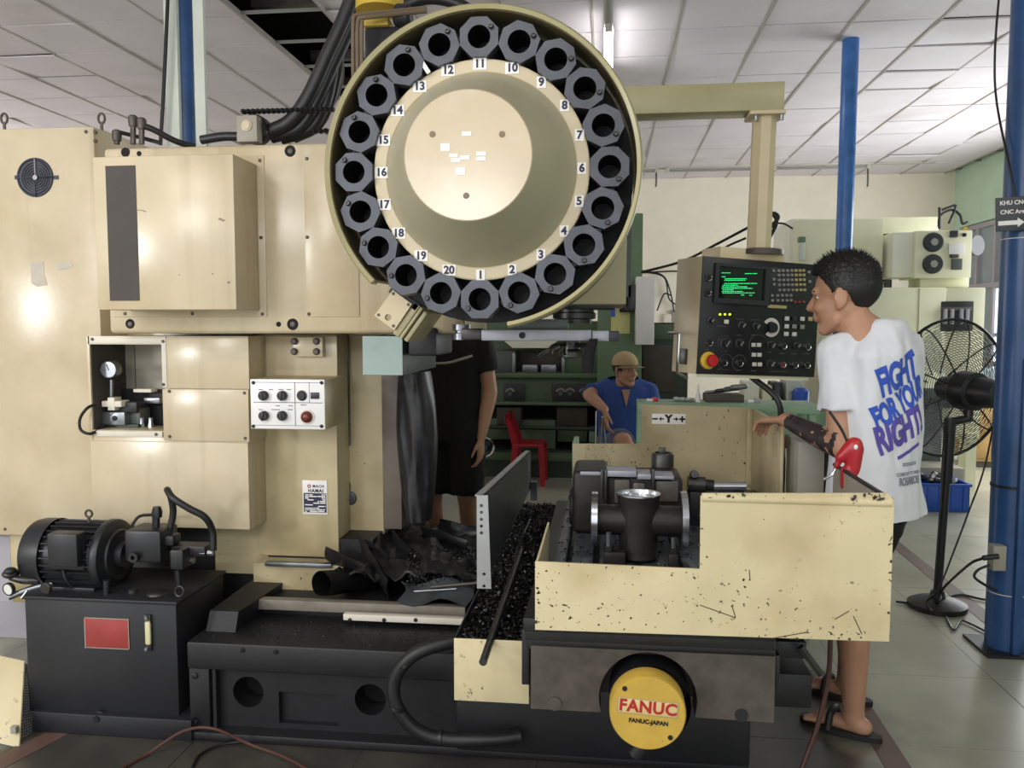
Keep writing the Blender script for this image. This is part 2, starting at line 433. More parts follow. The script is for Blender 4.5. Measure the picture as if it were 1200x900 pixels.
struct('wall_back', box(NB(), XL, XR, YB, YB+.15, 0, CEIL+.4), 'wall_cream')
w = NB(); box(w, XR, XR+.15, YF, 10.3, 0, CEIL+.4); box(w, XR, XR+.15, 10.3, YB, 2.78, CEIL+.4); box(w, XR, XR+.15, 10.3, YB, 0, .02)
box(w, XR, XR+.15, 12.2, YB, .02, 2.78)
struct('wall_right', w, 'wall_green')
struct('wall_left', box(NB(), XL-.15, XL, YF, YB, 0, CEIL+.4), 'wall_cream')
win = struct('window_1', box(NB(), XR+.06, XR+.075, 10.3, 12.2, .02, 2.78), 'glass_grey')
fr = NB()
for y in (10.33, 10.62, 11.17, 11.68, 12.17): box(fr, XR+.02, XR+.10, y-.03, y+.03, .02, 2.78)
for z in (.06, .95, 1.95, 2.74): box(fr, XR+.022, XR+.098, 10.31, 12.19, z-.03, z+.03)
obj('window_frame', fr, 'lavender_grey', win)
for y0, y1, z0, z1 in ((10.66, 11.13, 1.34, 1.9), (10.66, 11.13, .8, 1.29), (10.37, 10.59, 1.0, 1.9)):
    obj('pane', box(NB(), XR+.045, XR+.055, y0, y1, z0, z1), 'daylight_pane', win)

w2 = NB()
for y in (6.85, 7.95, 9.05, 10.15): box(w2, XR-.03, XR, y-.03, y+.03, .6, 2.8)
for z in (.6, 1.7, 2.8): box(w2, XR-.029, XR, 6.82, 10.18, z-.03, z+.03)
added_win = struct('added_window', w2, 'lavender_grey')  # unseen window with glowing panes, added to go with the right-hand area light
for y in (6.88, 7.98, 9.08):
    for z in (.63, 1.73): obj('pane', box(NB(), XR-.012, XR-.006, y, y+1.04, z, z+1.04), 'daylight_pane', added_win)
# ceiling: dark roof void above, hanging grid bars and separate panels
ceil = struct('ceiling', box(NB(), XL, XR, YF, YB, CEIL+.45, CEIL+.55), 'roof_dark')
cb = box(NB(), -.294, .294, -.294, .294, 0, .014)
cm = bpy.data.meshes.new('panel'); cb.to_mesh(cm); cb.free(); cm.materials.append(MAT['ceiling_tile'])
gx = [0.478 - 0.12 + 0.12 + 0.6*k for k in range(-16, 8)]
gy = [3.8 + 0.6*k for k in range(0, 15)]
rest = NB(); cnt = 0
for i, x in enumerate(gx):
    for y in [YF + .3 + .6*k for k in range(0, 11)] + [g + .3 for g in gy]:
        xc = x + .3
        if xc > XR + .1 or xc < XL + .2 or y > YB + .1: continue
        if -2.5 < xc < -1.95 and 3.5 < y < 8.3: continue
        q = proj((xc, y, CEIL))
        if q and y > 4.2 and -120 < q[0] < 1330 and q[1] > -110 and cnt < 295:
            o = bpy.data.objects.new('panel', cm); COL.objects.link(o); o.parent = ceil; cnt += 1
            s = random.random()
            o.location = (xc, y, CEIL + random.uniform(0, .006))
            o.rotation_euler = (random.gauss(0, .006) + (random.choice((-.05, .05)) if s < .06 else 0), random.gauss(0, .006), 0)
        else:
            box(rest, xc-.294, xc+.294, y-.294, y+.294, CEIL, CEIL+.014)
ro = obj('panel_field', rest, 'ceiling_tile', ceil, smooth=0); ro['kind'] = 'stuff'
g = NB()
for x in gx:
    if XL < x < XR: obj('grid_bar', box(NB(), x-.009, x+.009, 3.6, YB, CEIL-.004, CEIL+.03), 'ceiling_bar', ceil)
for y in gy:
    obj('grid_bar', box(NB(), XL, XR, y-.006, y+.006, CEIL+.012, CEIL+.034), 'lamp_off', ceil)
for y in (5.9, 7.1, 7.9):
    obj('roof_purlin', box(NB(), -2.56, -1.88, y-.04, y+.04, CEIL+.16, CEIL+.24), 'iron_brown', ceil)

# painted floor lines
def stripe(n, a, b, w, z=0.0012):
    a, b = Vector(a), Vector(b); d = (b-a).normalized(); s = Vector((-d.y, d.x, 0))*w/2
    bm = NB(); lo = [a+s, b+s, b-s, a-s]
    loft(bm, [[(p.x, p.y, z-.001) for p in lo], [(p.x, p.y, z) for p in lo]])
    struct(n, bm, 'line_brown', smooth=0)
a, b = F(1040, 630), F(1178, 742); stripe('trim_1', a, b, .085)
a, b = F(1008, 828), F(1056, 905); stripe('trim_2', a, b, .085)
a, b = F(-20, 905), F(80, 852); stripe('trim_3', a, b, .085)

# ============================================================ main machining center
def bolt(parent, px, py, Y, r=3.2, m='ink_black', name='bolt', out=.004, rpx=True):
    c = P(px, py, Y); rr = r*Y/FPX
    return obj(name, lathe(NB(), [(0, -.006), (rr, -.006), (rr, out*.6), (rr*.7, out), (0, out)], c, (0, -1, 0), 12), m, parent)
def hole(parent, px, py, Y, r, name='socket', m='dark_void', rim='steel_dark'):
    c = P(px, py, Y); rr = r*Y/FPX
    o = obj(name, lathe(NB(), [(rr*1.06, -.001), (rr*1.03, .0012), (rr, .0009), (0, .0009)], c, (0, -1, 0), 20, cap=False), m, parent)
    return o

YB2 = 2.95   # ram front
mc = thing('machining_center', 'cream machining center column and ram on black cast base behind the tool drum', 'machine', (-0.5, 3.3, 0))

# --- black base casting with recessed lower wall, holes and a window
bx0, bx1 = P(219, 780, 2.66).x, P(878, 850, 2.66).x
ztop = .348
b = NB()
yw = 2.71
def zz(py, Y, px=380): return P(px, py, Y).z
h1, h2 = P(291, 811, yw), P(434, 820, yw)
w0, w1, wz0, wz1 = rect(327, 812, 396, 852, yw); wz0 = max(wz0, .05)
outer = [(bx0+.07, 0.03), (P(535, 830, yw).x, 0.03), (P(535, 830, yw).x, .26), (bx0+.07, .26)]
plate(b, outer, [circ(h1.x, h1.z, .056), circ(h2.x, h2.z, .056), [(w0, wz0), (w1, wz0), (w1, wz1), (w0, wz1)]], yw, yw+.05)
box(b, bx0, bx1, 2.66, 2.96, .25, ztop, .008)
box(b, bx0, bx1, 2.92, 4.3, .0, ztop-.02)
box(b, bx0, bx0+.075, 2.67, 2.92, 0.03, .255, .005)
box(b, bx0-.02, bx1, 2.65, 2.92, 0, .03, .006)
box(b, P(534, 830, 2.63).x, bx1, 2.63, 2.92, 0.03, .27, .01)
base = obj('base_casting', b, 'black_iron', mc)
obj('recess_back', box(NB(), w0-.02, w1+.02, yw+.025, yw+.03, wz0-.02, wz1+.02), 'black_iron', base)
for k, h in enumerate((h1, h2)):
    obj('hole_lining', lathe(NB(), [(.0565, 0), (.0555, .10), (0, .10)], (h.x, yw+.004, h.z), (0, 1, 0), 24, cap=False), 'dark_void', base)
obj('rib', box(NB(), bx0+.082, bx0+.094, 2.68, 2.72, .035, .25), 'black_iron', base)
for py in (792, 846):
    bolt(base, 228, py, 2.667, 4, 'black_iron')
for px, py in ((284, 762), (323, 764)): bolt(base, px, py, 2.659, 3, 'dark_void', name='plug')

M('strip_grey', '#7A7468', .5, var=.2, scale=14, dirt='#3A352E', damt=.7, dscale=9)
# --- deck steps on the base: rails and ledges
a_, b_, c_, d_ = rect(290, 707, 545, 720, 2.98)
obj('way_ledge', box(NB(), a_, b_, 2.97, 4.25, ztop-.03, d_-.004, .004), 'black_iron', mc)
obj('way_strip', pbox(NB(), 292, 707, 545, 719, 2.93, .04, .003), 'strip_grey', mc)
ws = obj('scale_strip', pbox(NB(), 402, 722.5, 543, 730, 2.88, .03, .003), 'white_strip', mc)
for px in (410, 450, 487): bolt(ws, px, 726.5, 2.879, 2.4, 'ink_black')
# sloped dark casting at the left end of the base
b = NB()
s = [(bx0+.02, 2.76), (bx0+.02, 3.25), (bx0+.17, 3.25), (bx0+.13, 2.76)]
loft(b, [[(x, y, ztop-.01) for x, y in s], [(x*.98-.02, y+.02, ztop+.07) for x, y in s]])
obj('end_casting', b, 'black_iron', mc)
obj('column_foot', box(NB(), P(300, 665, 3.15).x, P(405, 665, 3.15).x, 3.12, 3.5, ztop-.03, zz(660, 3.15), .006), 'cream_stained', mc)
obj('foot_rail', pbox(NB(), 310, 660, 388, 665, 3.10, .03, .003), 'steel', mc)

# --- column
obj('column_skirt', pbox(NB(), 252, 610, 314, 672, 3.215, .02), 'cream_stained', mc)
obj('side_base', box(NB(), P(100, 660, 3.2).x, P(312, 660, 3.2).x, 3.24, 3.75, 0, zz(612, 3.2), .004), 'black_iron', mc)
Yc = 3.20
column = obj('column', pbox(NB(), 300, 392, 395, 652, Yc, .5, .004), 'cream_stained', mc)
obj('column_back', pbox(NB(), 380, 392, 449, 625, 3.36, .5, .003), 'cream_stained', mc)
obj('column_seat', box(NB(), P(313, 652, 3.2).x, P(449, 652, 3.36).x, 3.21, 4.2, ztop-.05, zz(620, 3.36)), 'black_iron', mc)
obj('slide_rail', pbox(NB(), 448, 425, 470, 620, 3.34, .2, .002), 'rail_brown', mc)
up = obj('upper_plate', pbox(NB(), 312, 394, 395, 443, 3.185, .02, .003), 'cream', mc)
br = obj('bracket', pbox(NB(), 343, 395, 378, 418, 3.15, .035, .003), 'cream', mc)
for px in (345, 371):
    for py in (400, 412): bolt(br, px, py, 3.149, 4.2, 'iron_brown', out=.012)
# chain hanging beside the column
ch = NB(); X0 = P(409, 450, 3.33).x; z0, z1 = zz(522, 3.33, 409), zz(390, 3.33, 409)
n = 40
for i in range(n):
    z = z0 + (z1-z0)*i/n
    if i % 2: box(ch, X0-.004, X0+.004, 3.325, 3.329, z, z+(z1-z0)/n*1.2)
    else: box(ch, X0-.0022, X0+.0022, 3.321, 3.333, z, z+(z1-z0)/n*1.2)
obj('chain', ch, 'iron_brown', mc)
# manufacturer's plate
np_ = obj('nameplate', pbox(NB(), 354.5, 563, 383.5, 603, Yc-.004, .004, .0012), 'white_paint', mc)
text('brand_text', 'HAMAI', .019, P(370, 575.3, Yc-.0048), 'ink_black', np_, bold=.0006, spacing=1.15)
text('maker_text', 'MACH', .015, P(373, 570, Yc-.0048), 'ink_black', np_, bold=.0004, spacing=1.2)
obj('logo', lathe(NB(), [(.0035, 0), (.0075, 0), (.0075, .0012), (.0035, .0012)], P(362.3, 569.6, Yc-.0042), (0, -1, 0), 20, cap=False), 'ink_red', np_)
tb_ = NB(); pbox(tb_, 356, 578, 382.5, 600.5, Yc-.0049, .001)
obj('data_table', tb_, 'ink_navy', np_)
rows = NB(); rr = random.Random(3)
for i in range(11):
    y = 579.3 + i*1.95
    x = 357.5
    while x < 381:
        w_ = rr.choice((2, 4, 7, 9)); 
        if rr.random() < .62: pbox(rows, x, y, min(x+w_, 381.5), y+1.2, Yc-.0055, .0006)
        x += w_ + .8
obj('data_rows', rows, 'white_label', np_)

# --- switch box on the column
Ys = 2.94
sb = thing('switch_box', 'white-faced switch box with black knobs and a dull red lamp on the column', 'control box', (P(337, 503, Ys).x, Ys+.13, P(337, 503, Ys).z))
obj('housing', pbox(NB(), 293.5, 445, 381, 503, Ys, .258, .004), 'cream_stained', sb)
fp = obj('face_plate', pbox(NB(), 293.5, 444.5, 380.5, 503, Ys-.006, .008, .003), 'white_paint', sb)
gr = NB()
for x0, y0, x1, y1 in ((297, 471.3, 378, 472.2), (345.3, 448, 346.2, 499), (362, 448, 362.7, 472), (297, 448, 378, 448.6), (297, 498.4, 378, 499)):
    pbox(gr, x0, y0, x1, y1, Ys-.0066, .001)
for x, y, w_ in ((303, 456, 5), (315, 456, 5), (326, 456, 6), (336, 456, 5), (323, 475, 5), (338, 475, 5), (303, 479.5, 5), (318, 479.5, 10), (337, 479.5, 6), (352, 474, 7)):
    pbox(gr, x, y, x+w_, y+1.1, Ys-.0066, .001)
obj('face_lines', gr, 'print_grey', fp)
for px, py in ((309.5, 463.5), (331.5, 463.5), (310, 487), (331.5, 487)):
    c = P(px, py, Ys-.006); r = .0185
    kb = obj('knob', lathe(NB(), [(r*.75, 0), (r, .002), (r*.95, .016), (r*.8, .02), (0, .02)], c, (0, -1, 0), 18), 'fan_black', sb)
    bb = box(NB(), -.0045, .0045, -.024, -.018, -.018, .018, .002)
    bb.transform(Matrix.Translation(c) @ Matrix.Rotation(random.uniform(-.9, .9), 4, 'Y')); obj('pointer', bb, 'fan_black', kb)
c = P(354, 463.5, Ys-.006); ks = obj('push_button', lathe(NB(), [(.019, 0), (.019, .004), (.014, .006), (.0135, .012), (0, .012)], c, (0, -1, 0), 20), 'fan_black', sb)
obj('button_ring', lathe(NB(), [(.0195, 0), (.0195, .003), (.017, .0045), (.0168, 0)], c, (0, -1, 0), 20, cap=False), 'steel', ks)
obj('indicator', pbox(NB(), 363.5, 460, 373.5, 467.5, Ys-.012, .01, .002), 'panel_mid', sb)
c = P(360, 488.5, Ys-.006); rl = obj('pilot_lamp', lathe(NB(), [(.022, 0), (.0215, .01), (.017, .019), (.009, .024), (0, .025)], c, (0, -1, 0), 22), 'red_lamp', sb)
obj('lamp_ring', lathe(NB(), [(.029, 0), (.028, .003), (.0225, .004)], c, (0, -1, 0), 24, cap=False), 'white_strip', rl)
for px in (297, 377):
    for py in (448.5, 499.5): bolt(fp, px, py, Ys-.006, 2.2, 'ink_black', name='screw')
cb_ = NB(); c = P(405, 570, 3.355); ell(cb_, c, (.022, .006, .04)); ell(cb_, c + Vector((.018, 0, -.05)), (.03, .006, .03))
obj('paint_mark', cb_, 'shield_grey', mc)

# --- lower side cabinet with the valve alcove
Yl = 3.04
cab = NB()
pbox(cab, 103, 394, 194, 403.5, Yl, .30); pbox(cab, 193, 394, 292, 517, Yl+.003, .30)
pbox(cab, 108, 505, 292, 618, Yl+.003, .16, .003); pbox(cab, 103.5, 394, 106.5, 515, Yl, .30)
pbox(cab, 103, 380, 300, 640, Yl+.27, .2)
side = obj('side_cabinet', cab, 'cream', mc)
aw = NB(); a_, b_, c_, d_ = rect(105.5, 400, 194, 514, Yl)
box(aw, a_+.0005, a_+.005, Yl+.01, Yl+.27, c_, d_); obj('alcove_wall', aw, 'vent_grey', side)
obj('alcove_panel', pbox(NB(), 130, 403, 158, 460, Yl+.24, .02), 'grey_box', side)
obj('alcove_panel', pbox(NB(), 159, 403, 194, 460, Yl+.22, .02), 'grey_box', side)
obj('alcove_panel', pbox(NB(), 106, 456, 194, 520, Yl+.2, .02), 'black_iron', side)
obj('frame_strip', pbox(NB(), 104.5, 395.5, 193.5, 402.5, Yl-.006, .008, .001), 'white_strip', side)
obj('frame_strip', pbox(NB(), 189.5, 395.5, 195, 454, Yl-.0062, .008, .001), 'white_strip', side)
obj('frame_strip', pbox(NB(), 112, 505.5, 190, 512, Yl-.006, .008, .001), 'white_strip', side)
obj('cover_panel', pbox(NB(), 195.3, 395.5, 291.5, 455.5, Yl-.006, .012, .002), 'cream', side)
cp = obj('cover_panel', pbox(NB(), 191, 456.3, 291.5, 517, Yl-.006, .012, .002), 'cream', side)
obj('cover_panel', pbox(NB(), 107.5, 518, 291.5, 618, Yl-.004, .010, .002), 'cream', side)
for px, py in ((198.5, 458.5), (286.5, 460.5), (199, 511.5), (287.5, 513.5)): bolt(side, px, py, Yl-.006, 2, 'iron_brown', name='screw')
for px, py in ((108, 397.5), (191, 400), (191.5, 450.5), (183, 509)): bolt(side, px, py, Yl-.007, 1.9, 'iron_brown', name='screw')
# valve set with pressure gauge standing in the alcove
vv = Yl + .06
va = obj('valve_stack', pbox(NB(), 119, 483, 146, 498, vv, .07, .004), 'steel', mc)
obj('valve_cap', pbox(NB(), 119, 470, 142, 477, vv-.01, .06, .003), 'white_strip', va)
obj('valve_cap', pbox(NB(), 126, 466, 134, 481, vv-.012, .05, .002), 'white_strip', va)
obj('solenoid', pbox(NB(), 115, 471, 160, 484, vv+.02, .09, .006), 'black_motor', va)
obj('manifold', pbox(NB(), 112, 497, 162, 506, vv+.02, .1, .003), 'lathe_dark', va)
obj('valve_block', pbox(NB(), 146, 479, 164, 497, vv+.04, .08, .003), 'lathe_grey', va)
obj('fitting', pbox(NB(), 156, 456, 177, 460, vv+.08, .05, .002), 'white_strip', va)
obj('fitting', pbox(NB(), 168, 466, 187, 473, vv+.09, .05, .004), 'steel', va)
for px in (166, 177): 
    c = P(px, 498, vv+.05); obj('pipe_nut', lathe(NB(), [(.012, -.03), (.012, .0), (.009, .01), (.009, .03), (0, .03)], c, (0, 0, 1), 6), 'steel', va)
bolt(va, 134.5, 490, vv, 3.2, 'ink_black', out=.006)
gz = P(130, 445, vv); 
obj('gauge_stem', cyl(NB(), P(130.5, 467, vv+.02), P(130.5, 445, vv+.02), .008, seg=8), 'steel', va)
gg = obj('pressure_gauge', lathe(NB(), [(.034, .03), (.036, .028), (.036, -.006), (.033, -.012), (.031, -.008), (0, -.008)], P(128.5, 433, vv), (0, 1, 0), 28, cap=False), 'steel', mc)
obj('dial', lathe(NB(), [(.031, 0), (0, 0)], P(128.5, 433, vv-.007), (0, -1, 0), 24, cap=False), 'gauge_white', gg)
nb = box(NB(), -.0012, .0012, -.0095, -.0085, -.004, .022); nb.transform(Matrix.Translation(P(128.5, 433, vv)) @ Matrix.Rotation(-.35, 4, 'Y')); obj('needle', nb, 'ink_black', gg)
obj('hose_loop', tube(NB(), [P(118, 474, vv+.02), P(104, 477, Yl-.02), P(94, 490, Yl-.03), P(95, 504, Yl-.03), P(108, 508, Yl-.02), P(122, 498, vv)], .006), 'cable', mc)

# --- ram body
a_, b_, c_, d_ = rect(124, 168, 545, 391, YB2)
ram = obj('ram', box(NB(), a_, b_, YB2, YB2+.55, c_, d_, .016, 3), 'cream', mc)
pl = obj('cover_plate', pbox(NB(), 130, 184, 311, 371.5, YB2-.004, .006, .002), 'cream', ram)
for px, py in ((304.5, 188), (306, 278.5), (307.5, 368), (146.5, 367.5), (225.5, 367.5)): bolt(ram, px, py, YB2-.004, 2.1, 'iron_brown')
pl2 = obj('cover_plate', pbox(NB(), 357, 182, 420, 371.5, YB2-.004, .006, .002), 'cream', ram)
for px, py in ((359.5, 186), (360, 278), (362, 368)): bolt(ram, px, py, YB2-.004, 2.1, 'iron_brown')
for px, py, r in ((147, 178.5, 5.5), (163, 180, 3), (340, 177, 6.6), (152.5, 379.5, 5.8), (326.5, 380, 3), (343, 380, 6.8)):
    hole(ram, px, py, YB2, r)
for px, py in ((340, 177), (152.5, 380), (343, 380)): bolt(ram, px, py, YB2-.001, 3.2, 'iron_brown', out=.003)
# junction box on the ram
Yj = 2.75
jb = obj('junction_box', pbox(NB(), 111.5, 182, 275, 363, Yj, .195, .004), 'cream', mc)
def marks(px, py, Y, pts, parent):
    obj('paint_mark', plate(NB(), [(P(px+x, py+y, Y).x, P(px+x, py+y, Y).z) for x, y in pts], [], Y-.0008, Y+.0005), 'pipe_brown', parent)
for px, py, pts in ((259, 257, [(-4, 0), (-1, -2), (2, 0), (6, 1), (2, 2.5), (0, 1.5)]), (167, 246, [(-6, -.6), (0, .2), (5, 1.8), (4, 2.6), (-1, 1), (-6, .4)]), (268, 331, [(-1, -1.5), (2, -1), (1, 1.5), (-1.5, 1)]), (249, 321, [(-1.2, -.8), (1.2, -.6), (0, 1)]), (210, 322, [(-1.5, -.5), (1.2, .2), (.5, 1)])): marks(px, py, Yj, pts, jb)
obj('dark_panel', pbox(NB(), 126, 194, 161, 352.5, Yj-.0015, .003), 'vent_grey', jb)
# head behind the tool drum
a_, b_, c_, d_ = rect(560, 120, 735, 357, 2.75)
head = obj('spindle_head', box(NB(), a_, b_, 2.75, 3.45, c_, 2.05, .006), 'rim_olive', mc)
obj('head_side', box(NB(), b_, b_+.02, 2.95, 3.4, c_+.03, 1.9), 'lathe_grey', head)
obj('head_bracket', pbox(NB(), 735, 333, 745, 363, 2.95, .2, .004), 'black_motor', head)
bolt(head, 692, 336, 2.75, 2.5, 'rim_olive')
obj('neck', pbox(NB(), 540, 130, 590, 372, 2.74, .5), 'black_iron', head)
# spindle nose, tool and clamps below the head
sp = P(673, 372, 2.95)
sn = obj('spindle_nose', lathe(NB(), [(.085, .03), (.085, .0), (.07, -.004), (.07, -.02), (.076, -.024), (.076, -.042), (.062, -.046), (.062, -.06), (0, -.06)], (sp.x, sp.y, c_-.002), (0, 0, 1), 30), 'steel_dark', mc)
obj('flange', pbox(NB(), 660, 350, 720, 362, 2.85, .25, .003), 'black_motor', sn)
cut = NB(); cz = P(673, 412, 2.95).z
lathe(cut, [(.03, .06), (.03, .01), (.045, .0), (.045, -.018), (.02, -.024), (0, -.024)], (sp.x-.01, sp.y, cz), (0, 0, 1), 22)
cutter = obj('tool_holder', cut, 'steel_dark', mc)
for k in range(7):
    a = k*2*PI/7; ox, oy = math.cos(a), math.sin(a)
    c0 = Vector((sp.x-.01, sp.y, cz))
    obj('clamp_finger', tube(NB(), [c0 + Vector((ox*.03, oy*.03, .025)), c0 + Vector((ox*.07, oy*.07, .02)), c0 + Vector((ox*.085, oy*.085, -.006))], .008, 6), 'chrome' if k % 2 else 'steel_dark', cutter)
for dx in (-.115,):
    obj('clamp_finger', tube(NB(), [c0 + Vector((-.04, -.03, .02)), c0 + Vector((dx+.02, -.04, -.005)), c0 + Vector((dx, -.04, -.018))], .006, 6), 'chrome', cutter)
# tool change arm
Ya = 2.66
arm = obj('tool_change_arm', pbox(NB(), 564, 386.5, 693, 399.3, Ya, .09, .003), 'arm_grey', mc)
a_, b_, c_, d_ = rect(564, 386.5, 693, 399.3, Ya)
obj('arm_half', box(NB(), P(564, 392, Ya).x + .0, P(693, 392, Ya).x, Ya+.095, Ya+.12, c_+.004, d_-.004), 'steel_dark', arm)
obj('arm_tip', pbox(NB(), 694.3, 387.5, 714, 399.8, Ya+.002, .085, .002), 'arm_grey', arm)
obj('arm_end', pbox(NB(), 714, 388, 725.5, 400.5, Ya-.004, .09, .002), 'black_motor', arm)
obj('arm_gripper', pbox(NB(), 540, 385, 564, 398, Ya+.004, .09, .004), 'steel_dark', arm)
pv = obj('pivot_screw', lathe(NB(), [(.0105, 0), (.0105, .004), (.006, .004), (.006, .001), (0, .001)], P(612, 393, Ya), (0, -1, 0), 20), 'ink_black', arm)
obj('gripper_roller', lathe(NB(), [(.03, 0), (.03, .02), (.022, .022), (.022, .03), (.03, .032), (.03, .05), (0, .05)], P(541, 398, 2.72), (0, 0, 1), 22), 'steel', arm)
obj('head_underside', pbox(NB(), 600, 374, 665, 386, 2.72, .1, .002), 'lathe_grey', mc)
glove = NB(); rings = []
for t in range(9):
    f = t/8; c = P(696 - 9*f - 2*math.sin(f*4), 397 + 40*f, Ya-.02); w_ = (.013 + .007*math.sin(f*PI*.9))
    rings.append([(c.x + w_*math.cos(q*PI/6), c.y + w_*.55*math.sin(q*PI/6), c.z) for q in range(12)])
loft(glove, rings); 
tag(obj('work_glove', glove, 'shirt_black'), 'black cloth glove draped over the tool change arm', 'glove')

# --- teal box under the ram, hanging bag bellows and rubber sheets
tl = obj('way_cover_box', pbox(NB(), 425, 394, 472, 440, 2.92, .58, .003), 'teal_dark', mc)
obj('teal_face', pbox(NB(), 425, 394, 471.5, 439.5, 2.917, .003), 'teal_paint', tl)
obj('dark_fold', pbox(NB(), 478, 384, 512, 417, 2.93, .3, .01), 'black_iron', tl)
bag = NB(); rings = []
for t in range(17):
    f = t/16; py = 436 + 176*f
    xl = 462 - 4*math.sin(f*PI) + 10*f*f; xr = 499 + 11*math.sin(min(1, f*1.5)*PI*.6) - 8*f*f
    A, B_ = P(xl, py, 3.28), P(xr, py, 3.28); cx, rx = (A.x+B_.x)/2, (B_.x-A.x)/2
    ring = []
    for q in range(36):
        an = 2*PI*q/36
        wv = 1 + .07*math.sin(an*5 + f*5) + .05*math.sin(an*9 - f*7)
        ring.append((cx + rx*math.cos(an)*(1+.02*math.sin(an*7+f*9)), 3.36 + .085*math.sin(an)*wv, A.z))
    rings.append(ring)
loft(bag, rings); obj('bag_bellows', bag, 'bellows', mc)

def crumple(name, pts_grid, m, th=.004, amp=.012, sc=9, parent=None):
    bm = NB(); G = []
    for r in pts_grid:
        G.append([Vector(p) + Vector((0, 0, 1))*amp*noise.noise(Vector(p)*sc) + Vector((1, 0, 0))*amp*.5*noise.noise(Vector(p)*sc + Vector((5, 3, 1))) for p in r])
    sheet(bm, G)
    bmesh.ops.subdivide_edges(bm, edges=bm.edges, cuts=1, use_grid_fill=True, smooth=.6)
    g = bmesh.ops.solidify(bm, geom=bm.faces[:], thickness=th)
    return obj(name, bm, m, parent)
# rubber roll: an open curled tube lying on the ledge
ap = NB(); ra_, rb2 = P(376, 684, 2.95), P(470, 674, 3.30); ax = (rb2-ra_); LL = ax.length
G = []
a__, u__, w__ = frame_of(ax)
for i in range(13):
    f = i/12; row = []
    for k in range(25):
        t = 2*PI*1.08*k/24; r = (.050 - .012*f)*(1 + .10*k/24) + .004*noise.noise(Vector((f*4, t, 0)))
        row.append(ra_ + ax*f + (u__*math.cos(t+.6)*1.05 + w__*math.sin(t+.6)*.9)*r)
    G.append(row)
sheet(ap, G); bmesh.ops.solidify(ap, geom=ap.faces[:], thickness=.005)
tag(obj('rubber_roll', ap, 'rubber'), 'black rubber sheet rolled into an open tube on the base ledge', 'rubber sheet')
grid = [[P(470 + 80*i/8 + 6*math.sin(j), 683 + 24*j/4 + 5*math.sin(i*.9), 3.02 - .09*j/4) + Vector((0, 0, .004)) for i in range(9)] for j in range(5)]
tag(crumple('rubber_flap', grid, 'shield_grey', amp=.008), 'grey rubber flap lying flat before the heap of chips', 'rubber sheet')
# heap of crumpled rubber cover on the base
bm = NB(); G = []
for j in range(22):
    f = j/21
    row = []
    for i in range(30):
        g = i/29
        Yv = 3.02 + .55*f
        px = 392 + 172*g
        top = 676 - 58*f + 4*math.sin(g*9)
        p = P(px, top, Yv)
        hgt = .09*max(0, noise.noise(Vector((g*5, f*3.2, 1.3)))) + .03*noise.noise(Vector((g*13, f*8, 4))) + .06*math.exp(-((g-.28)/.12)**2)*math.sin(f*PI)
        row.append(p + Vector((0, 0, hgt)))
    G.append(row)
sheet(bm, G); bmesh.ops.subdivide_edges(bm, edges=bm.edges, cuts=1, use_grid_fill=True, smooth=.7); bmesh.ops.solidify(bm, geom=bm.faces[:], thickness=.008)
tag(obj('rubber_cover', bm, 'rubber'), 'crumpled black rubber way cover heaped at the column foot', 'rubber sheet')
# stiff curled flaps standing in the heap
def curl(c0, c1, r0, r1, t0_, t1_, lab, seed):
    bm = NB(); G = []; ax = c1-c0; a__, u__, w__ = frame_of(ax)
    for i in range(11):
        f = i/10; row = []
        for k in range(17):
            t = t0_ + (t1_-t0_)*k/16; r = r0 + (r1-r0)*f + .012*noise.noise(Vector((f*3+seed, t*1.3, 0)))
            row.append(c0 + ax*f + (u__*math.cos(t) + w__*math.sin(t))*r)
        G.append(row)
    sheet(bm, G); bmesh.ops.subdivide_edges(bm, edges=bm.edges, cuts=1, use_grid_fill=True, smooth=.8); bmesh.ops.solidify(bm, geom=bm.faces[:], thickness=.004)
    tag(obj('curled_flap', bm, 'rubber'), lab, 'rubber sheet')
curl(P(440, 628, 3.28), P(480, 682, 3.06), .085, .10, -.3, 3.3, 'shiny black curled plastic flap standing in the rubber heap', 1)
curl(P(398, 640, 3.20), P(442, 662, 3.08), .075, .06, -.2, 3.6, 'dull black curled flap between the column foot and the shiny flap', 2)
curl(P(505, 612, 3.50), P(560, 628, 3.40), .07, .08, 0, 3.2, 'low black fold of rubber beside the splash shield', 3)
# rods lying on the flap
tag(obj('thin_rod', tube(NB(), [P(505, 688, 2.97), P(583, 681, 3.0)], .006, 8, False), 'iron_brown'), 'thin brown rod lying across the grey rubber flap', 'rod')
tag(obj('steel_pin', tube(NB(), [P(485, 693, 2.94), P(535, 690, 2.96)], .0035, 8, False), 'steel'), 'short steel pin lying in front of the brown rod', 'rod')

# --- fittings on top of the ram
fz = P(160, 168, 3.05)
for px, h in ((137, 10), (156, 27), (166, 24)):
    c0, c1 = P(px, 169, 3.08), P(px, 169-h, 3.08)
    ft = obj('pipe_fitting', cyl(NB(), c0, c1, .011, seg=8), 'iron_brown', mc)
    obj('elbow', lathe(NB(), [(.016, -.02), (.018, 0), (.018, .016), (.012, .022), (0, .022)], c1, (0, 0, 1), 10), 'iron_brown', ft)
obj('hydraulic_hose', tube(NB(), [P(166, 147, 3.08), P(180, 152, 3.1), P(205, 165, 3.15), P(228, 172, 3.2)], .012, 10), 'rubber_hose', mc)
obj('hydraulic_hose', tube(NB(), [P(140, 155, 3.08), P(160, 160, 3.12), P(190, 168, 3.15)], .008, 8), 'rubber_hose', mc)
kb = obj('chain_bracket', pbox(NB(), 277, 135, 301, 166, 3.02, .05, .003), 'grey_box', mc)
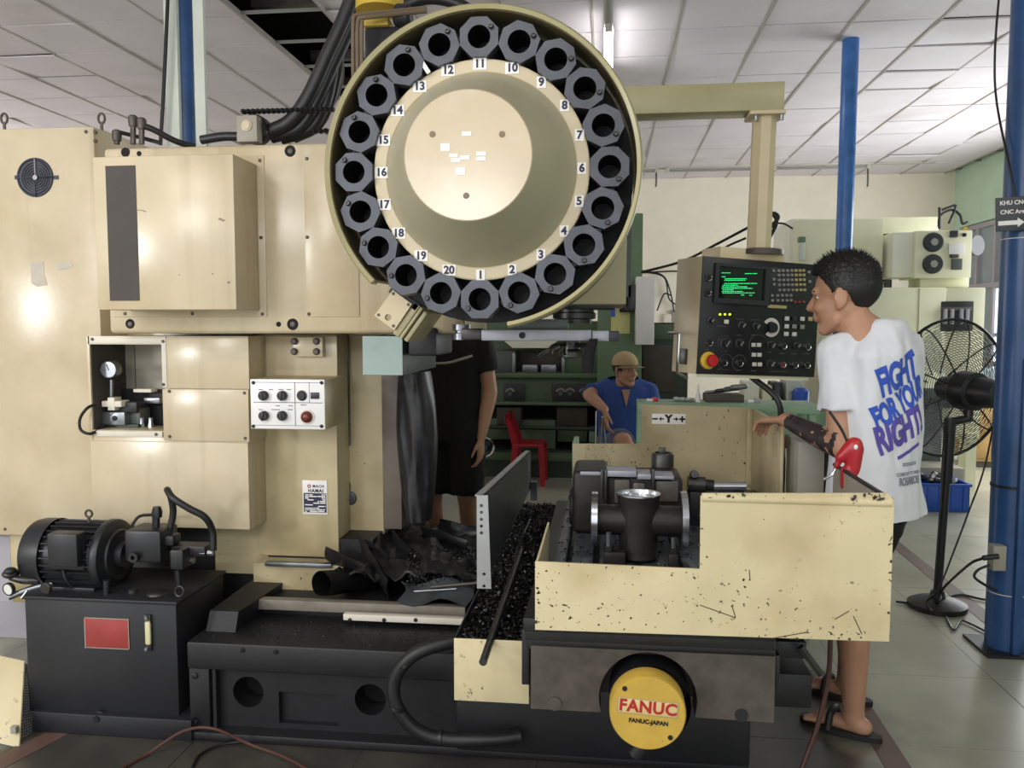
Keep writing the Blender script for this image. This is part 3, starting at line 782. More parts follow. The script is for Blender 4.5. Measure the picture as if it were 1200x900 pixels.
obj('bracket_pin', lathe(NB(), [(.021, 0), (.021, .004), (.015, .005), (.015, .008), (0, .008)], P(289, 147, 3.02), (0, -1, 0), 20), 'cream', kb)
obj('pulley', lathe(NB(), [(.05, 0), (.055, .01), (.055, .06), (.05, .07)], P(296, 150, 3.07), (0, 1, 0), 28), 'fan_black', kb)
def chain(n, a, b, m='rubber_hose'):
    a, b = Vector(a), Vector(b); L = (b-a).length; k = int(L/.019); bm = NB()
    for i in range(k):
        c = a + (b-a)*((i+.5)/k); ell(bm, c, (.0115, .02, .010), seg=8)
    tube(bm, [a, b], .0055, 6, False); return obj(n, bm, m, mc)
chain('drive_chain', P(283, 131, 3.1), P(392, 128, 3.1)); chain('drive_chain', P(366, 154, 3.1), P(392, 153, 3.1))
# bundle of conduits rising behind the drum
for k, (pts, r, m) in enumerate((
    ([(312, 156), (340, 142), (362, 112), (385, 62), (404, 20), (418, -20)], .028, 'rubber_hose'),
    ([(318, 161), (350, 150), (370, 120), (392, 72), (414, 25), (432, -12)], .024, 'bellows'),
    ([(330, 163), (362, 152), (380, 125), (388, 95), (392, 65), (398, 48), (410, 40)], .022, 'rubber_hose'),
    ([(345, 164), (372, 150), (388, 122), (396, 90), (400, 60), (404, 30)], .014, 'bellows'),
    ([(236, 164), (262, 160), (290, 160), (318, 158)], .018, 'bellows'),
    ([(470, 8), (500, -2), (530, 2), (560, 18)], .024, 'rubber_hose'),
    ([(398, 60), (402, 85), (396, 112), (388, 126)], .006, 'cable_grey'))):
    hs = obj('conduit', tube(NB(), [P(x, y, 3.12 + .03*k) for x, y in pts], r, 10), m, mc)
obj('hose_gland', lathe(NB(), [(.02, -.02), (.026, -.018), (.026, .018), (.02, .02)], P(393, 62, 3.18), (.1, 0, 1), 14), 'steel', mc)
# motor behind the drum top with brown pipes
mo = obj('magazine_motor', pbox(NB(), 427, 30, 478, 120, 2.85, .25, .012), 'black_motor', mc)
obj('motor_cap', pbox(NB(), 424, 20, 455, 30, 2.84, .2, .006), 'motor_yellow', mo)
obj('motor_cap', lathe(NB(), [(.085, 0), (.085, .04), (.07, .05), (0, .05)], P(445, 13, 2.98), (0, 0, 1), 26), 'motor_yellow', mo)
for k in range(3):
    obj('brown_pipe', tube(NB(), [P(414+5*k, 95, 2.78), P(414+5*k, 26-2*k+6*(k > 0), 2.78), P(417+5*k, 19+4*(k > 0)-k, 2.78), P(424+5*k, 17+3*(k > 0), 2.78), P(500, 9+2*k, 2.85)], .007, 8, n=6), 'pipe_brown', mc)
obj('cable_gland', lathe(NB(), [(.03, -.03), (.04, -.02), (.04, .02), (.03, .03)], P(472, 19, 2.86), (1, 0, 0), 16), 'black_motor', mo)

# ---------------- bracket plate below the drum, at 45 degrees
Yk = 2.60
b = NB()
R45 = Matrix.Translation(P(461, 363, Yk)) @ Matrix.Rotation(math.radians(36), 4, 'Y')
plate(b, [(-.04, -.052), (.04, -.052), (.038, .05), (-.038, .05)], [circ(.0, -.03, .011, 14)], 0, .02)
b.transform(R45); bp_ = obj('bracket_plate', b, 'cream_clean', mc)
for x, z in ((-.03, .042), (.03, .042), (.03, -.042), (-.03, -.042)):
    c = R45 @ Vector((x, 0, z)); obj('screw', lathe(NB(), [(.005, 0), (.005, .002), (0, .003)], c, (0, -1, 0), 10), 'iron_brown', bp_)
b = box(NB(), .04, .062, .01, .25, -.065, .06, .003); box(b, .066, .076, .0, .25, -.06, .06, .003); box(b, .080, .095, .01, .25, -.06, .055, .003); b.transform(R45)
obj('bracket_rail', b, 'rim_olive', mc)
b = box(NB(), -.05, .06, .01, .2, .035, .07, .003); b.transform(R45); obj('bracket_back', b, 'black_iron', mc)

# ============================================================ tool magazine drum
YD = 2.30
dc = P(563, 198, YD)
tmz = thing('tool_magazine', 'round cream tool drum with twenty numbered octagonal grey pockets', 'tool magazine', (dc.x, YD, dc.z - .44))
def dpt(r, ang, Y): return Vector((dc.x + r*math.cos(ang), Y, dc.z + r*math.sin(ang)))
RR = 184*YD/FPX
# shell: open arc from 280 deg round to 225 deg
def arc_loft(prof, a0, a1, n, cx=dc.x, cz=dc.z):
    bm = NB(); rings = []
    for i in range(n+1):
        a = math.radians(a0 + (a1-a0)*i/n)
        rings.append([(cx + r*math.cos(a), y, cz + r*math.sin(a)) for r, y in prof])
    loft(bm, rings); return bm
obj('drum_shell', arc_loft([(RR, YD+.01), (RR, YD+.33), (RR-.008, YD+.33), (RR-.008, YD+.01)], -80, 225, 96), 'shell_inside', tmz)
obj('drum_rim', arc_loft([(RR-.006, YD+.012), (RR-.008, YD-.006), (RR+.002, YD-.012), (RR+.008, YD-.004), (RR+.008, YD+.05), (RR+.001, YD+.05)], -80, 225, 110), 'rim_olive', tmz)
obj('back_plate', lathe(NB(), [(RR-.012, .16), (RR-.012, .17), (0, .17)], (dc.x, YD, dc.z), (0, 1, 0), 64, cap=False), 'pocket_black', tmz)
dc2 = Vector((P(563, 200, YD+.035).x, YD+.035, P(563, 200, YD+.035).z))
sR = (YD+.035)/FPX
obj('carousel_disc', lathe(NB(), [(138*sR, .02), (138*sR, .12), (0, .12)], dc2, (0, 1, 0), 64, cap=False), 'pocket_black', tmz)
ring = obj('number_ring', lathe(NB(), [(127*sR, .04), (127*sR, .0), (125.5*sR, -.002), (113*sR, -.002), (112*sR, .0), (112*sR, .04)], dc2, (0, 1, 0), 96, cap=False), 'ring_beige', tmz, 20)
Yh = 2.125; hc = P(545, 185, Yh); rh = 75.5*Yh/FPX
cone = NB(); n = 72; rings = []
for f in (0, .03, .5, .97, 1.0):
    c = Vector((dc2.x, dc2.y, dc2.z)).lerp(Vector((dc2.x, Yh, dc2.z)), f)
    r = 112*sR + (rh - 112*sR)*f
    rings.append([(c.x + r*math.cos(2*PI*i/n), c.y, c.z + r*math.sin(2*PI*i/n)) for i in range(n)])
loft(cone, rings, cap=False); obj('hub_cone', cone, 'drum_grey', tmz)
hub = obj('hub_plate', lathe(NB(), [(rh+.001, .004), (rh+.001, 0), (rh-.002, -.003), (0, -.003)], (dc2.x, Yh, dc2.z), (0, 1, 0), 72, cap=False), 'hub_beige', tmz)
hx, hz = dc2.x, dc2.z
def hp(px, py): return P(px, py, Yh-.003)
hoff = Vector((hx, 0, hz)) - Vector((hc.x, 0, hc.z))
for px, py in ((503.5, 160), (585, 160), (543, 232)):
    c = hp(px, py) + hoff
    obj('bolt_hole', lathe(NB(), [(.0085, -.001), (.008, .0012), (.0062, .0012), (0, .0008)], c, (0, -1, 0), 16, cap=False), 'pipe_brown', hub)
for x0, y0, x1, y1 in ((538, 157, 548.5, 162), (513, 171, 523.5, 179.5), (523, 183, 533, 187), (525.5, 188, 536, 193), (536, 185, 547, 189.5), (555, 180.5, 566, 185), (555, 186.5, 565.5, 191), (531, 199, 541.5, 208)):
    a, b_, c, d = rect(x0, y0, x1, y1, Yh-.0035)
    obj('paper_label', box(NB(), a+hoff.x, b_+hoff.x, Yh-.0045, Yh-.003, c+hoff.z, d+hoff.z), 'white_label', hub)
# pockets
pr = 149.5*sR; po = 24.0*sR; ph = 13.2*sR
pk = NB()
octo = [(po*math.cos(PI/8 + k*PI/4), po*math.sin(PI/8 + k*PI/4)) for k in range(8)]
plate(pk, octo, [circ(0, 0, ph, 24)], -.02, .06)
pk_me = bpy.data.meshes.new('tool_pocket'); bmesh.ops.recalc_face_normals(pk, faces=pk.faces); pk.to_mesh(pk_me); pk.free(); pk_me.materials.append(MAT['pocket_grey'])
ln = lathe(NB(), [(ph*1.0, -.016), (ph*.98, .12), (0, .12)], (0, 0, 0), (0, 1, 0), 24, cap=False)
ln_me = bpy.data.meshes.new('bore'); ln.to_mesh(ln_me); ln.free(); ln_me.materials.append(MAT['pocket_black'])
sc_ = lathe(NB(), [(.007, 0), (.008, .004), (.006, .01), (.0035, .01), (.003, .006), (0, .006)], (0, 0, 0), (0, -1, 0), 14)
sc_me = bpy.data.meshes.new('screw'); sc_.to_mesh(sc_me); sc_.free(); sc_me.materials.append(MAT['steel_dark'])
rl_ = root_loc(tmz)
for k in range(1, 21):
    ang = math.radians(270 + 18*(k-1))
    c = Vector((dc2.x + pr*math.cos(ang), dc2.y, dc2.z + pr*math.sin(ang)))
    o = bpy.data.objects.new('tool_pocket', pk_me); COL.objects.link(o); o.parent = tmz
    o.location = c - rl_; o.rotation_euler = (0, -(ang + PI/2), 0)
    q = bpy.data.objects.new('bore', ln_me); COL.objects.link(q); q.parent = o
    q = bpy.data.objects.new('screw', sc_me); COL.objects.link(q); q.parent = o
    q.location = (-po*.58, -.021, -po*.44)
    ang2 = ang + math.radians(9)
    if k not in (18,):
        bb = box(NB(), -.009, .009, .01, .05, -.02, .02, .003); bb.transform(Matrix.Translation((dc2.x + pr*1.03*math.cos(ang2), dc2.y, dc2.z + pr*1.03*math.sin(ang2))) @ Matrix.Rotation(-ang2, 4, 'Y'))
        obj('link', bb, 'black_motor', tmz)
    nr = (121 if k not in (6, 16) else 118)*sR
    c = Vector((dc2.x + nr*math.cos(ang), dc2.y - .004, dc2.z + nr*math.sin(ang)))
    s = str(k); wd = .0125 if len(s) == 1 else .019
    npb = box(NB(), c.x-wd, c.x+wd, c.y, c.y+.002, c.z-.0155, c.z+.0155)
    npo = obj('number_plate', npb, 'white_label', tmz)
    text('numeral', s, .031, (c.x, c.y-.0008, c.z), 'ink_navy', npo, bold=.0011)
bb = box(NB(), -.006, .006, -.004, .0, -.028, .03); bb.transform(Matrix.Translation(P(496.5, 76, YD+.02)) @ Matrix.Rotation(math.radians(-33), 4, 'Y')); obj('white_marker', bb, 'white_paint', tmz)

# ============================================================ machine table
YG = 2.10
tbl = thing('machine_table', 'milling table with cream sheet guards and yellow motor cap on its saddle', 'machine table', (.2, 2.9, .405))
# saddle under the table
sad = NB()
mcx = P(757, 816, 2.2)
a_, b_, c_, d_ = rect(622, 763, 908, 838, 2.2)
pts = [(a_, d_), (a_, c_)]
rn = 58*2.2/FPX; cxn = P(759, 820, 2.2)
lowz = c_ - .002
import math as _m
st = [(cxn.x + rn*_m.cos(t), cxn.z + rn*_m.sin(t)) for t in [PI + .28 - (PI + .56)*i/24 for i in range(25)]]
pts += [(st[0][0], c_)] + [p for p in st if p[1] > c_] + [(st[-1][0], c_)] + [(b_, c_ - .004), (b_, d_)]
plate(sad, pts, [], 2.2, 2.28)
sad_o = obj('saddle_block', sad, 'iron_brown', tbl)
c = P(650, 824, 2.2); obj('plug', lathe(NB(), [(.019, 0), (.019, .006), (0, .006)], c, (0, -1, 0), 16), 'iron_brown', sad_o)
c = P(869, 838, 2.2); obj('screw', lathe(NB(), [(.018, -.001), (.018, .002), (.012, .002), (.012, .001), (0, .001)], c, (0, -1, 0), 16, cap=False), 'black_motor', sad_o)
obj('saddle_body', box(NB(), a_+.01, b_-.01, 2.29, 3.7, .41, d_+.02), 'black_iron', tbl)
for k, (x0, x1, y0, y1) in enumerate(((614, 908, 728, 740), (616, 908, 739, 750), (618, 908, 749, 761))):
    p, q, r, s = rect(x0, y0, x1, y1+4, 2.20 + .012*k)
    obj('way_cover', box(NB(), p, q, 2.185 + .012*k, 3.7, r, s, .003), 'rubber', tbl)
p = P(610, 760, 2.22); obj('left_gusset', box(NB(), P(612, 780, 2.23).x, P(621, 780, 2.23).x, 2.215, 2.6, zz(800, 2.23, 615), zz(735, 2.23, 615), .003), 'black_iron', tbl)
# motor with yellow cap
mo2 = obj('axis_motor', lathe(NB(), [(.108, 0), (.108, .35), (0, .35)], (mcx.x+.01, 2.17, mcx.z-.01), (0, 1, 0), 40, cap=False), 'black_motor', tbl)
capy = obj('motor_cap', lathe(NB(), [(.0985, .06), (.0985, .004), (.095, -.001), (0, -.001)], (mcx.x, 2.10, mcx.z), (0, 1, 0), 56, cap=False), 'fanuc_yellow', tbl)
sc2 = 2.10/FPX
def cp2(px, py): 
    q = P(px, py, 2.10) ; return q + (Vector((mcx.x, 0, mcx.z)) - Vector((P(757, 816, 2.10).x, 0, P(757, 816, 2.10).z)))
tilt = Matrix.Rotation(math.radians(3.4), 4, 'Y')
def capbox(cx, cz, w_, h_, y, m, nm):
    bb = box(NB(), -w_/2, w_/2, -.0012, 0, -h_/2, h_/2, .0004); bb.transform(Matrix.Translation((mcx.x+cx, y, mcx.z+cz)) @ tilt); return obj(nm, bb, m, capy)
capbox(.0, .0165, .154, .041, 2.0985, 'rim_olive', 'badge_edge'); capbox(.0, .0165, .149, .036, 2.098, 'fanuc_inset', 'badge')
text('brand_text', 'FANUC', .043, (0, 0, 0), 'ink_red', capy, bold=.0015, spacing=1.06, M_=Matrix.Translation((mcx.x, 2.0965, mcx.z+.0165)) @ tilt @ FACE)
text('small_text', 'FANUC-JAPAN', .0155, (0, 0, 0), 'ink_black', capy, bold=.0006, spacing=1.0, M_=Matrix.Translation((mcx.x+.002, 2.098, mcx.z-.022)) @ tilt @ FACE)
for px, py in ((730, 786.5), (783.5, 844)):
    obj('screw', lathe(NB(), [(.0068, -.001), (.0066, .0016), (.004, .0014), (0, .0012)], cp2(px, py) + Vector((0, -.001, 0)), (0, -1, 0), 14, cap=False), 'ink_black', capy)
obj('motor_foot', box(NB(), mcx.x-.11, mcx.x+.12, 2.64, 2.8, .30, mcx.z-.02, .01), 'black_iron', tbl)
obj('cable_outlet', tube(NB(), [P(745, 850, 2.3), P(752, 870, 2.25), P(744, 884, 2.25)], .022, 10), 'black_motor', tbl)
# right end of the saddle
obj('end_box', pbox(NB(), 905, 790, 952, 830, 2.62, .3, .008), 'black_iron', tbl)
obj('end_plate', pbox(NB(), 908, 752, 945, 772, 2.5, .3, .004), 'black_motor', tbl)
obj('end_bar', tube(NB(), [P(938, 758, 2.45), P(962, 790, 2.45)], .012, 6, False), 'steel_dark', tbl)
obj('end_bracket', pbox(NB(), 908, 768, 914, 812, 2.3, .1, .003), 'black_motor', tbl)
# T-slot table top
zt = .738; tx0, tx1 = P(643, 640, 2.2).x, .68
tp = NB(); box(tp, tx0+.0, tx1, 2.17, 3.62, .665, zt-.035)
tt = obj('table_body', tp, 'table_iron', tbl)
wst = [(tx0, tx0+.034), (tx0+.052, tx0+.115), (tx0+.135, tx0+.24), (tx0+.262, tx0+.36), (tx0+.382, tx0+.48), (tx0+.5, tx1)]
for x0, x1 in wst: obj('table_land', box(NB(), x0, x1, 2.17, 3.62, zt-.036, zt, .002), 'table_iron', tt)
# front guard
def gp(px, py, Y=YG): q = P(px, py, Y); return (q.x, q.z)
G_ = [gp(627, 738), gp(1042, 752), gp(1048, 586), gp(1040, 578), gp(824, 578), gp(821, 582), gp(820, 667), gp(627, 658)]
fg = obj('front_guard', plate(NB(), G_, [], YG, YG+.006), 'cream_worn', tbl)
def paint_chips(name, Y, boxes, parent, seed):
    rr = random.Random(seed); bm = NB()
    for x0, y0, x1, y1, n_, smax in boxes:
        for k in range(n_):
            c = P(rr.uniform(x0, x1), rr.uniform(y0, y1), Y); r = rr.uniform(.25, 1)**2*smax*Y/FPX; e = rr.uniform(.35, 1.5); t0 = rr.uniform(0, PI)
            pts = []
            for i in range(7):
                t = 2*PI*i/7; q = r*rr.uniform(.6, 1.25); x, z = q*math.cos(t)*e, q*math.sin(t)/e
                pts.append(bm.verts.new((c.x + x*math.cos(t0) - z*math.sin(t0), Y-.0006, c.z + x*math.sin(t0) + z*math.cos(t0))))
            bm.faces.new(pts)
    o = obj(name, bm, 'iron_brown' if seed % 2 else 'chip_brown', parent, smooth=0); o['kind'] = 'stuff'; return o
M('chip_brown', '#43382A', .7, var=.3, scale=60)
paint_chips('paint_chips', YG, ((640, 690, 820, 738, 40, 1.3), (700, 668, 830, 735, 32, 1.5), (820, 700, 1040, 745, 26, 1.3), (840, 600, 1035, 700, 9, 1.1), (630, 660, 820, 666, 9, 1.6), (1041, 600, 1046, 745, 14, 2.0), (900, 741, 1040, 750, 26, 2.0), (818, 600, 824, 665, 8, 2), (629, 662, 632, 735, 10, 2)), tbl, 2)
for pts in ([(820, 709), (862, 724)], [(858, 710), (862, 724)], [(1000, 722), (1010, 743)], [(905, 748), (945, 741)], [(978, 726), (995, 716)], [(878, 668), (879, 680)]):
    obj('scratch', tube(NB(), [P(x, y, YG-.0002) for x, y in pts], .0012, 4, False), 'chip_brown', tbl)
p, q = gp(823, 579), gp(1047, 589)
fl = NB(); tube(fl, [(p[0], YG+.006, p[1]-.010), (q[0]-.004, YG+.006, p[1]-.012)], .012, 10, False)
obj('guard_lip', fl, 'cream_worn', tbl)
paint_chips('lip_chips', YG-.006, ((830, 578, 1045, 584, 22, 1.8), (980, 579, 1046, 586, 12, 3.0), (850, 579, 880, 583, 8, 2.4)), tbl, 4)
zg0 = gp(1042, 752)[1]; zg1 = gp(1048, 586)[1]
obj('side_guard', box(NB(), q[0]-.007, q[0], YG+.006, 2.62, zg0, zg1, .001), 'grey_box', tbl)
obj('side_guard_edge', tube(NB(), [(q[0]-.004, YG+.002, zg1), (q[0]-.004, 2.62, zg1)], .006, 8, False), 'black_motor', tbl)
obj('side_gusset', box(NB(), q[0]-.015, q[0]-.007, 2.22, 2.235, zg0, zg1-.01), 'grey_box', tbl)
obj('left_guard', box(NB(), gp(627, 700)[0], gp(627, 700)[0]+.006, YG+.006, 2.55, gp(627, 738)[1], gp(627, 658)[1]-.005), 'cream_worn', tbl)
obj('side_cabinet', pbox(NB(), 935, 518, 966, 600, 3.02, .2, .004), 'grey_box', tbl)
obj('side_frame', pbox(NB(), 966, 518, 985, 600, 3.04, .15), 'lathe_brown', tbl)
obj('pan_rim', box(NB(), tx1, q[0]-.008, YG+.006, 3.6, .66, .68), 'black_iron', tbl)
# rear guard
YR = 3.75
G2 = [gp(671, 574, YR), gp(880, 574, YR), gp(880, 478, YR), gp(752, 474, YR), gp(752, 520, YR), gp(671, 520, YR)]
rgd = obj('rear_guard', plate(NB(), G2, [], YR, YR+.008), 'cream_stained', tbl)
paint_chips('rear_chips', YR, ((685, 522, 720, 548, 90, .9), (675, 522, 760, 552, 30, 1.2), (770, 480, 878, 545, 40, 1.0), (868, 540, 878, 546, 3, 2.2)), tbl, 6)
xr_ = gp(880, 520, YR)[0]; zr = gp(880, 478, YR)[1]
obj('rear_return', box(NB(), xr_, xr_+.012, 3.12, YR, .72, zr, .003), 'cream_stained', tbl)
obj('return_edge', box(NB(), xr_-.022, xr_, YR-.03, YR-.001, .74, zr-.005, .002), 'cream_stained', tbl)
obj('left_return', box(NB(), gp(671, 540, YR)[0]-.002, gp(671, 540, YR)[0]+.02, YR+.008, YR+.25, .72, gp(671, 520, YR)[1]), 'bench_green', tbl)
lb = obj('axis_label', pbox(NB(), 764, 485, 803.5, 497, YR-.003, .003, .001), 'white_label', tbl)
yc = P(783.5, 491, YR-.0035)
text('axis_letter', 'Y', .045, yc, 'ink_black', lb, bold=.003)
s_ = YR/FPX
ar = NB()
def sgn(dx, w_, h_): box(ar, yc.x+(dx-w_/2)*s_, yc.x+(dx+w_/2)*s_, YR-.0045, YR-.003, yc.z-h_/2*s_, yc.z+h_/2*s_)
sgn(-15.5, 6.5, 2); sgn(15.5, 7, 2); sgn(15.5, 2, 7)
for s in (-1, 1):
    sgn(s*7, 3.5, 1.4)
    x_ = yc.x + s*8.2*s_
    v = [(x_, yc.z+2.6*s_), (x_, yc.z-2.6*s_), (x_ + s*3.0*s_, yc.z)]
    plate(ar, v, [], YR-.0045, YR-.003)
obj('axis_arrows', ar, 'ink_black', lb)
# coolant shield standing left of the table
sx = P(565, 640, 2.45).x
shl = thing('chip_shield', 'grey sheet-metal splash shield with a holed bright edge standing beside the chip trough', 'shield', (sx, 3.1, .68))
zA, zB = P(560, 580, 2.45).z, P(566, 689, 2.45).z
zC = P(622, 528, 4.0).z
plate_pts = [(2.45, zB), (4.0, zB), (4.0, zC), (2.45, zA)]
obj('sheet', plate(NB(), plate_pts, [], sx, sx+.005, 'YZ'), 'shield_grey', shl)
top = NB(); loft(top, [[(sx-.022, 2.45, zA-.004), (sx+.005, 2.45, zA-.004), (sx+.005, 2.45, zA), (sx-.022, 2.45, zA)], [(sx-.022, 4.0, zC-.004), (sx+.005, 4.0, zC-.004), (sx+.005, 4.0, zC), (sx-.022, 4.0, zC)]])
obj('top_flange', top, 'shield_edge', shl)
a0, a1 = P(559, 600, 2.45).x, P(572, 600, 2.45).x
hl = [(P(564.5, y, 2.45).x, P(564.5, y, 2.45).z) for y in (592, 600, 608, 616, 624, 672, 686)]
obj('front_flange', plate(NB(), [(a0, zB), (a1+.01, zB), (a1, zA), (a0, zA)], [circ(x+.008*(i > 4), z, .0052, 10) for i, (x, z) in enumerate(hl)], 2.444, 2.45), 'shield_edge', shl)
obj('bracket', box(NB(), a1-.01, a1+.02, 3.95, 4.0, zB-.05, zB+.04), 'shield_grey', shl)

# ============================================================ chip trough with chips
YT = 2.35
t0, t1, tz0, tz1 = rect(532, 750, 620, 823, YT)
tr = thing('chip_trough', 'long chip trough with a cream end plate full of metal chips', 'trough', ((t0+t1)/2, 3.0, tz0))
obj('end_plate', box(NB(), t0, t1, YT, YT+.006, tz0, tz1, .002), 'cream_worn', tr)
obj('trough_wall', box(NB(), t0, t0+.004, YT+.006, 4.15, tz0+.02, tz1), 'shield_grey', tr)
obj('trough_wall', box(NB(), t1-.004, t1, YT+.006, 4.15, tz0+.02, tz1-.02), 'shield_grey', tr)
obj('trough_floor', box(NB(), t0, t1, YT+.006, 4.15, tz0+.02, tz0+.03), 'shield_grey', tr)
rc = random.Random(11)
def add_chip(bm, c, L, r):
    d = Vector((rc.gauss(0, 1), rc.gauss(0, 1), rc.gauss(0, .5))).normalized(); n_ = d.cross(Vector((rc.gauss(0, 1), rc.gauss(0, 1), rc.gauss(0, 1)))).normalized()
    w_ = d.cross(n_)*r
    ps = [c - d*L/2, c - d*L*.15 + n_*L*.25, c + d*L*.2 + n_*L*.22, c + d*L/2]
    v = [(bm.verts.new(p-w_), bm.verts.new(p+w_)) for p in ps]
    for a, b in zip(v, v[1:]): bm.faces.new((a[0], a[1], b[1], b[0]))
ch = NB()
hb = [[Vector((t0+.004 + (t1-t0-.008)*i/10, YT+.01 + 1.75*j/50, tz1-.035 + .02*noise.noise(Vector((i*.4, j*.3, 0))) + .05*(j/50))) for i in range(11)] for j in range(51)]
sheet(ch, hb)
for k in range(5200):
    f = rc.random()**1.3; x = rc.uniform(t0+.012, t1-.012); y = YT+.02 + 1.7*f
    add_chip(ch, Vector((x, y, tz1-.03 + .05*f + rc.uniform(0, .02))), rc.uniform(.008, .028), rc.uniform(.0012, .004))
chp = obj('chip_heap', ch, 'chips_dark', tr, smooth=0, fixn=False); chp['kind'] = 'stuff'
# chips spread over the base left of the shield
c2 = NB()
for k in range(1600):
    px = rc.uniform(478, 560); py = rc.uniform(652, 700); Y = 3.0 + (700-py)/48*.25
    p = P(px, py, Y); p.z = P(520, 690, 3.0).z + rc.uniform(.0, .035) + (700-py)*.0012
    add_chip(c2, p, rc.uniform(.008, .022), rc.uniform(.001, .003))
for k in range(900):
    p = Vector((rc.uniform(bx0+.02, bx0+.9), rc.uniform(2.68, 2.9), ztop + rc.uniform(0, .004))); add_chip(c2, p, rc.uniform(.003, .008), .001)
c3 = NB()
for k in range(700):
    p = Vector((rc.uniform(tx0, tx0+.5), rc.uniform(2.2, 3.5), zt + rc.uniform(0, .008))); add_chip(c3, p, rc.uniform(.006, .018), rc.uniform(.001, .003))
tch = obj('table_chips', c3, 'chips_dark', tbl, smooth=0, fixn=False); tch['kind'] = 'stuff'
tag(obj('metal_chips', c2, 'chips_dark', None, smooth=0, fixn=False), 'dark curly metal chips strewn over the machine base', 'chips', kind='stuff')
# loose bar and wire across the trough
tag(obj('steel_bar', tube(NB(), [P(566, 776, 2.22), P(611, 645, 3.05)], .0115, 14, False), 'steel_dark'), 'long dark steel bar laid along the chip trough over its cream end', 'bar')
tag(obj('wire', tube(NB(), [P(603, 652, 2.95), P(612, 628, 3.0), P(617, 618, 3.05), P(621, 608, 3.1)], .0025, 6), 'steel'), 'thin bent wire lying on the chips at the far end of the bar', 'wire')

# hose loop in front of the base and hoses on the floor
hsT = thing('drag_hose', 'thick black hose looping in front of the machine base', 'hose', P(530, 866, 2.66))
hl_ = obj('hose', tube(NB(), [P(560, 748, 2.62), P(520, 754, 2.58), P(484, 768, 2.55), P(463, 795, 2.55), P(464, 825, 2.55), P(485, 853, 2.56), P(520, 866, 2.57), P(575, 866, 2.58), P(610, 862, 2.6)], .0225, 12), 'rubber_hose', hsT)
for x, y, ax in ((474, 779, (1, 0, -.9)), (466, 829, (.35, 0, 1)), (517, 865, (1, 0, .15))):
    obj('clamp_band', lathe(NB(), [(.0235, -.007), (.0255, -.006), (.0255, .006), (.0235, .007)], P(x, y, 2.55 + .02*(x > 500)), ax, 20), 'black_motor', hsT)
tag(obj('floor_hose', tube(NB(), [F(130, 908, .008), F(172, 884, .008), P(215, 857, 2.58), P(250, 854, 2.58), F(292, 872, .02), F(335, 888, .008), F(378, 912, .008)], .0052, 8), 'orange_hose'), 'thin brown air hose lying on the oily floor before the tank', 'hose')
tag(obj('floor_cable', tube(NB(), [F(225, 900, .006), F(235, 884, .006), F(262, 872, .006), F(300, 868, .006)], .005, 8), 'cable'), 'black cable curving on the oily floor beside the brown hose', 'cable')

# ============================================================ workpiece and fixture on the table
ywp = 2.50
wp = thing('pipe_tee', 'turned cast-iron tee fitting with bright flange rims standing on the table', 'workpiece', (P(748, 640, ywp).x, ywp, zt))
cw = P(748, 612, ywp); sc3 = ywp/FPX
ztp = P(749, 578, ywp).z
obj('body', lathe(NB(), [(.05, zt+.0-ztp), (.062, zt+.012-ztp), (.058, zt+.03-ztp), (.058, -.11), (.060, -.08), (.061, -.04), (.064, -.012), (.066, -.003), (.066, 0), (.058, -.001), (.056, -.012), (0, -.014)], (cw.x, ywp, ztp), (0, 0, 1), 36, cap=False), 'cast_dark', wp)
obj('top_face', lathe(NB(), [(.0662, -.003), (.0662, .0), (.057, .0), (.055, -.011), (0, -.013)], (cw.x, ywp, ztp+.0006), (0, 0, 1), 36, cap=False), 'bright_steel', wp)
for s, x_ in ((-1, 697), (1, 801)):
    fx = P(x_, 606, ywp).x
    obj('branch', cyl(NB(), (cw.x + s*.02, ywp, cw.z+.006), (fx, ywp, cw.z+.006), .046, .046, 28), 'cast_dark', wp)
    rf = .082 if s < 0 else .088
    fo_ = obj('flange', lathe(NB(), [(.03, -.009), (rf-.004, -.009), (rf-.004, .009), (.03, .009)], (fx, ywp, cw.z+.008), (1, 0, 0), 44), 'cast_dark', wp)
    obj('flange_rim', lathe(NB(), [(rf-.004, -.010), (rf, -.009), (rf, .009), (rf-.004, .010)], (fx, ywp, cw.z+.008), (1, 0, 0), 44, cap=False), 'bright_steel', fo_)
obj('foot', box(NB(), cw.x-.045, cw.x+.045, ywp-.04, ywp+.06, zt+.001, zt+.05, .01), 'cast_dark', wp)
# clamps beside the tee
for px, h_ in ((713, .10), (789, .09)):
    x_ = P(px, 640, 2.42).x
    cl = thing('clamp_stud', 'threaded clamp stud with nut and strap on the table %s the tee' % ('left of' if px < 748 else 'right of'), 'clamp', (x_, 2.42, zt))
    obj('stud', cyl(NB(), (x_, 2.42, zt), (x_, 2.42, zt+h_), .0075, seg=12), 'steel', cl)
    obj('nut', lathe(NB(), [(.016, 0), (.016, .016)], (x_, 2.42, zt+.045), (0, 0, 1), 6), 'steel_dark', cl)
    obj('strap', box(NB(), x_-.014, x_+.05 if px < 748 else x_+.014, 2.405, 2.445, zt+.001, zt+.044, .003), 'cast_dark', cl)
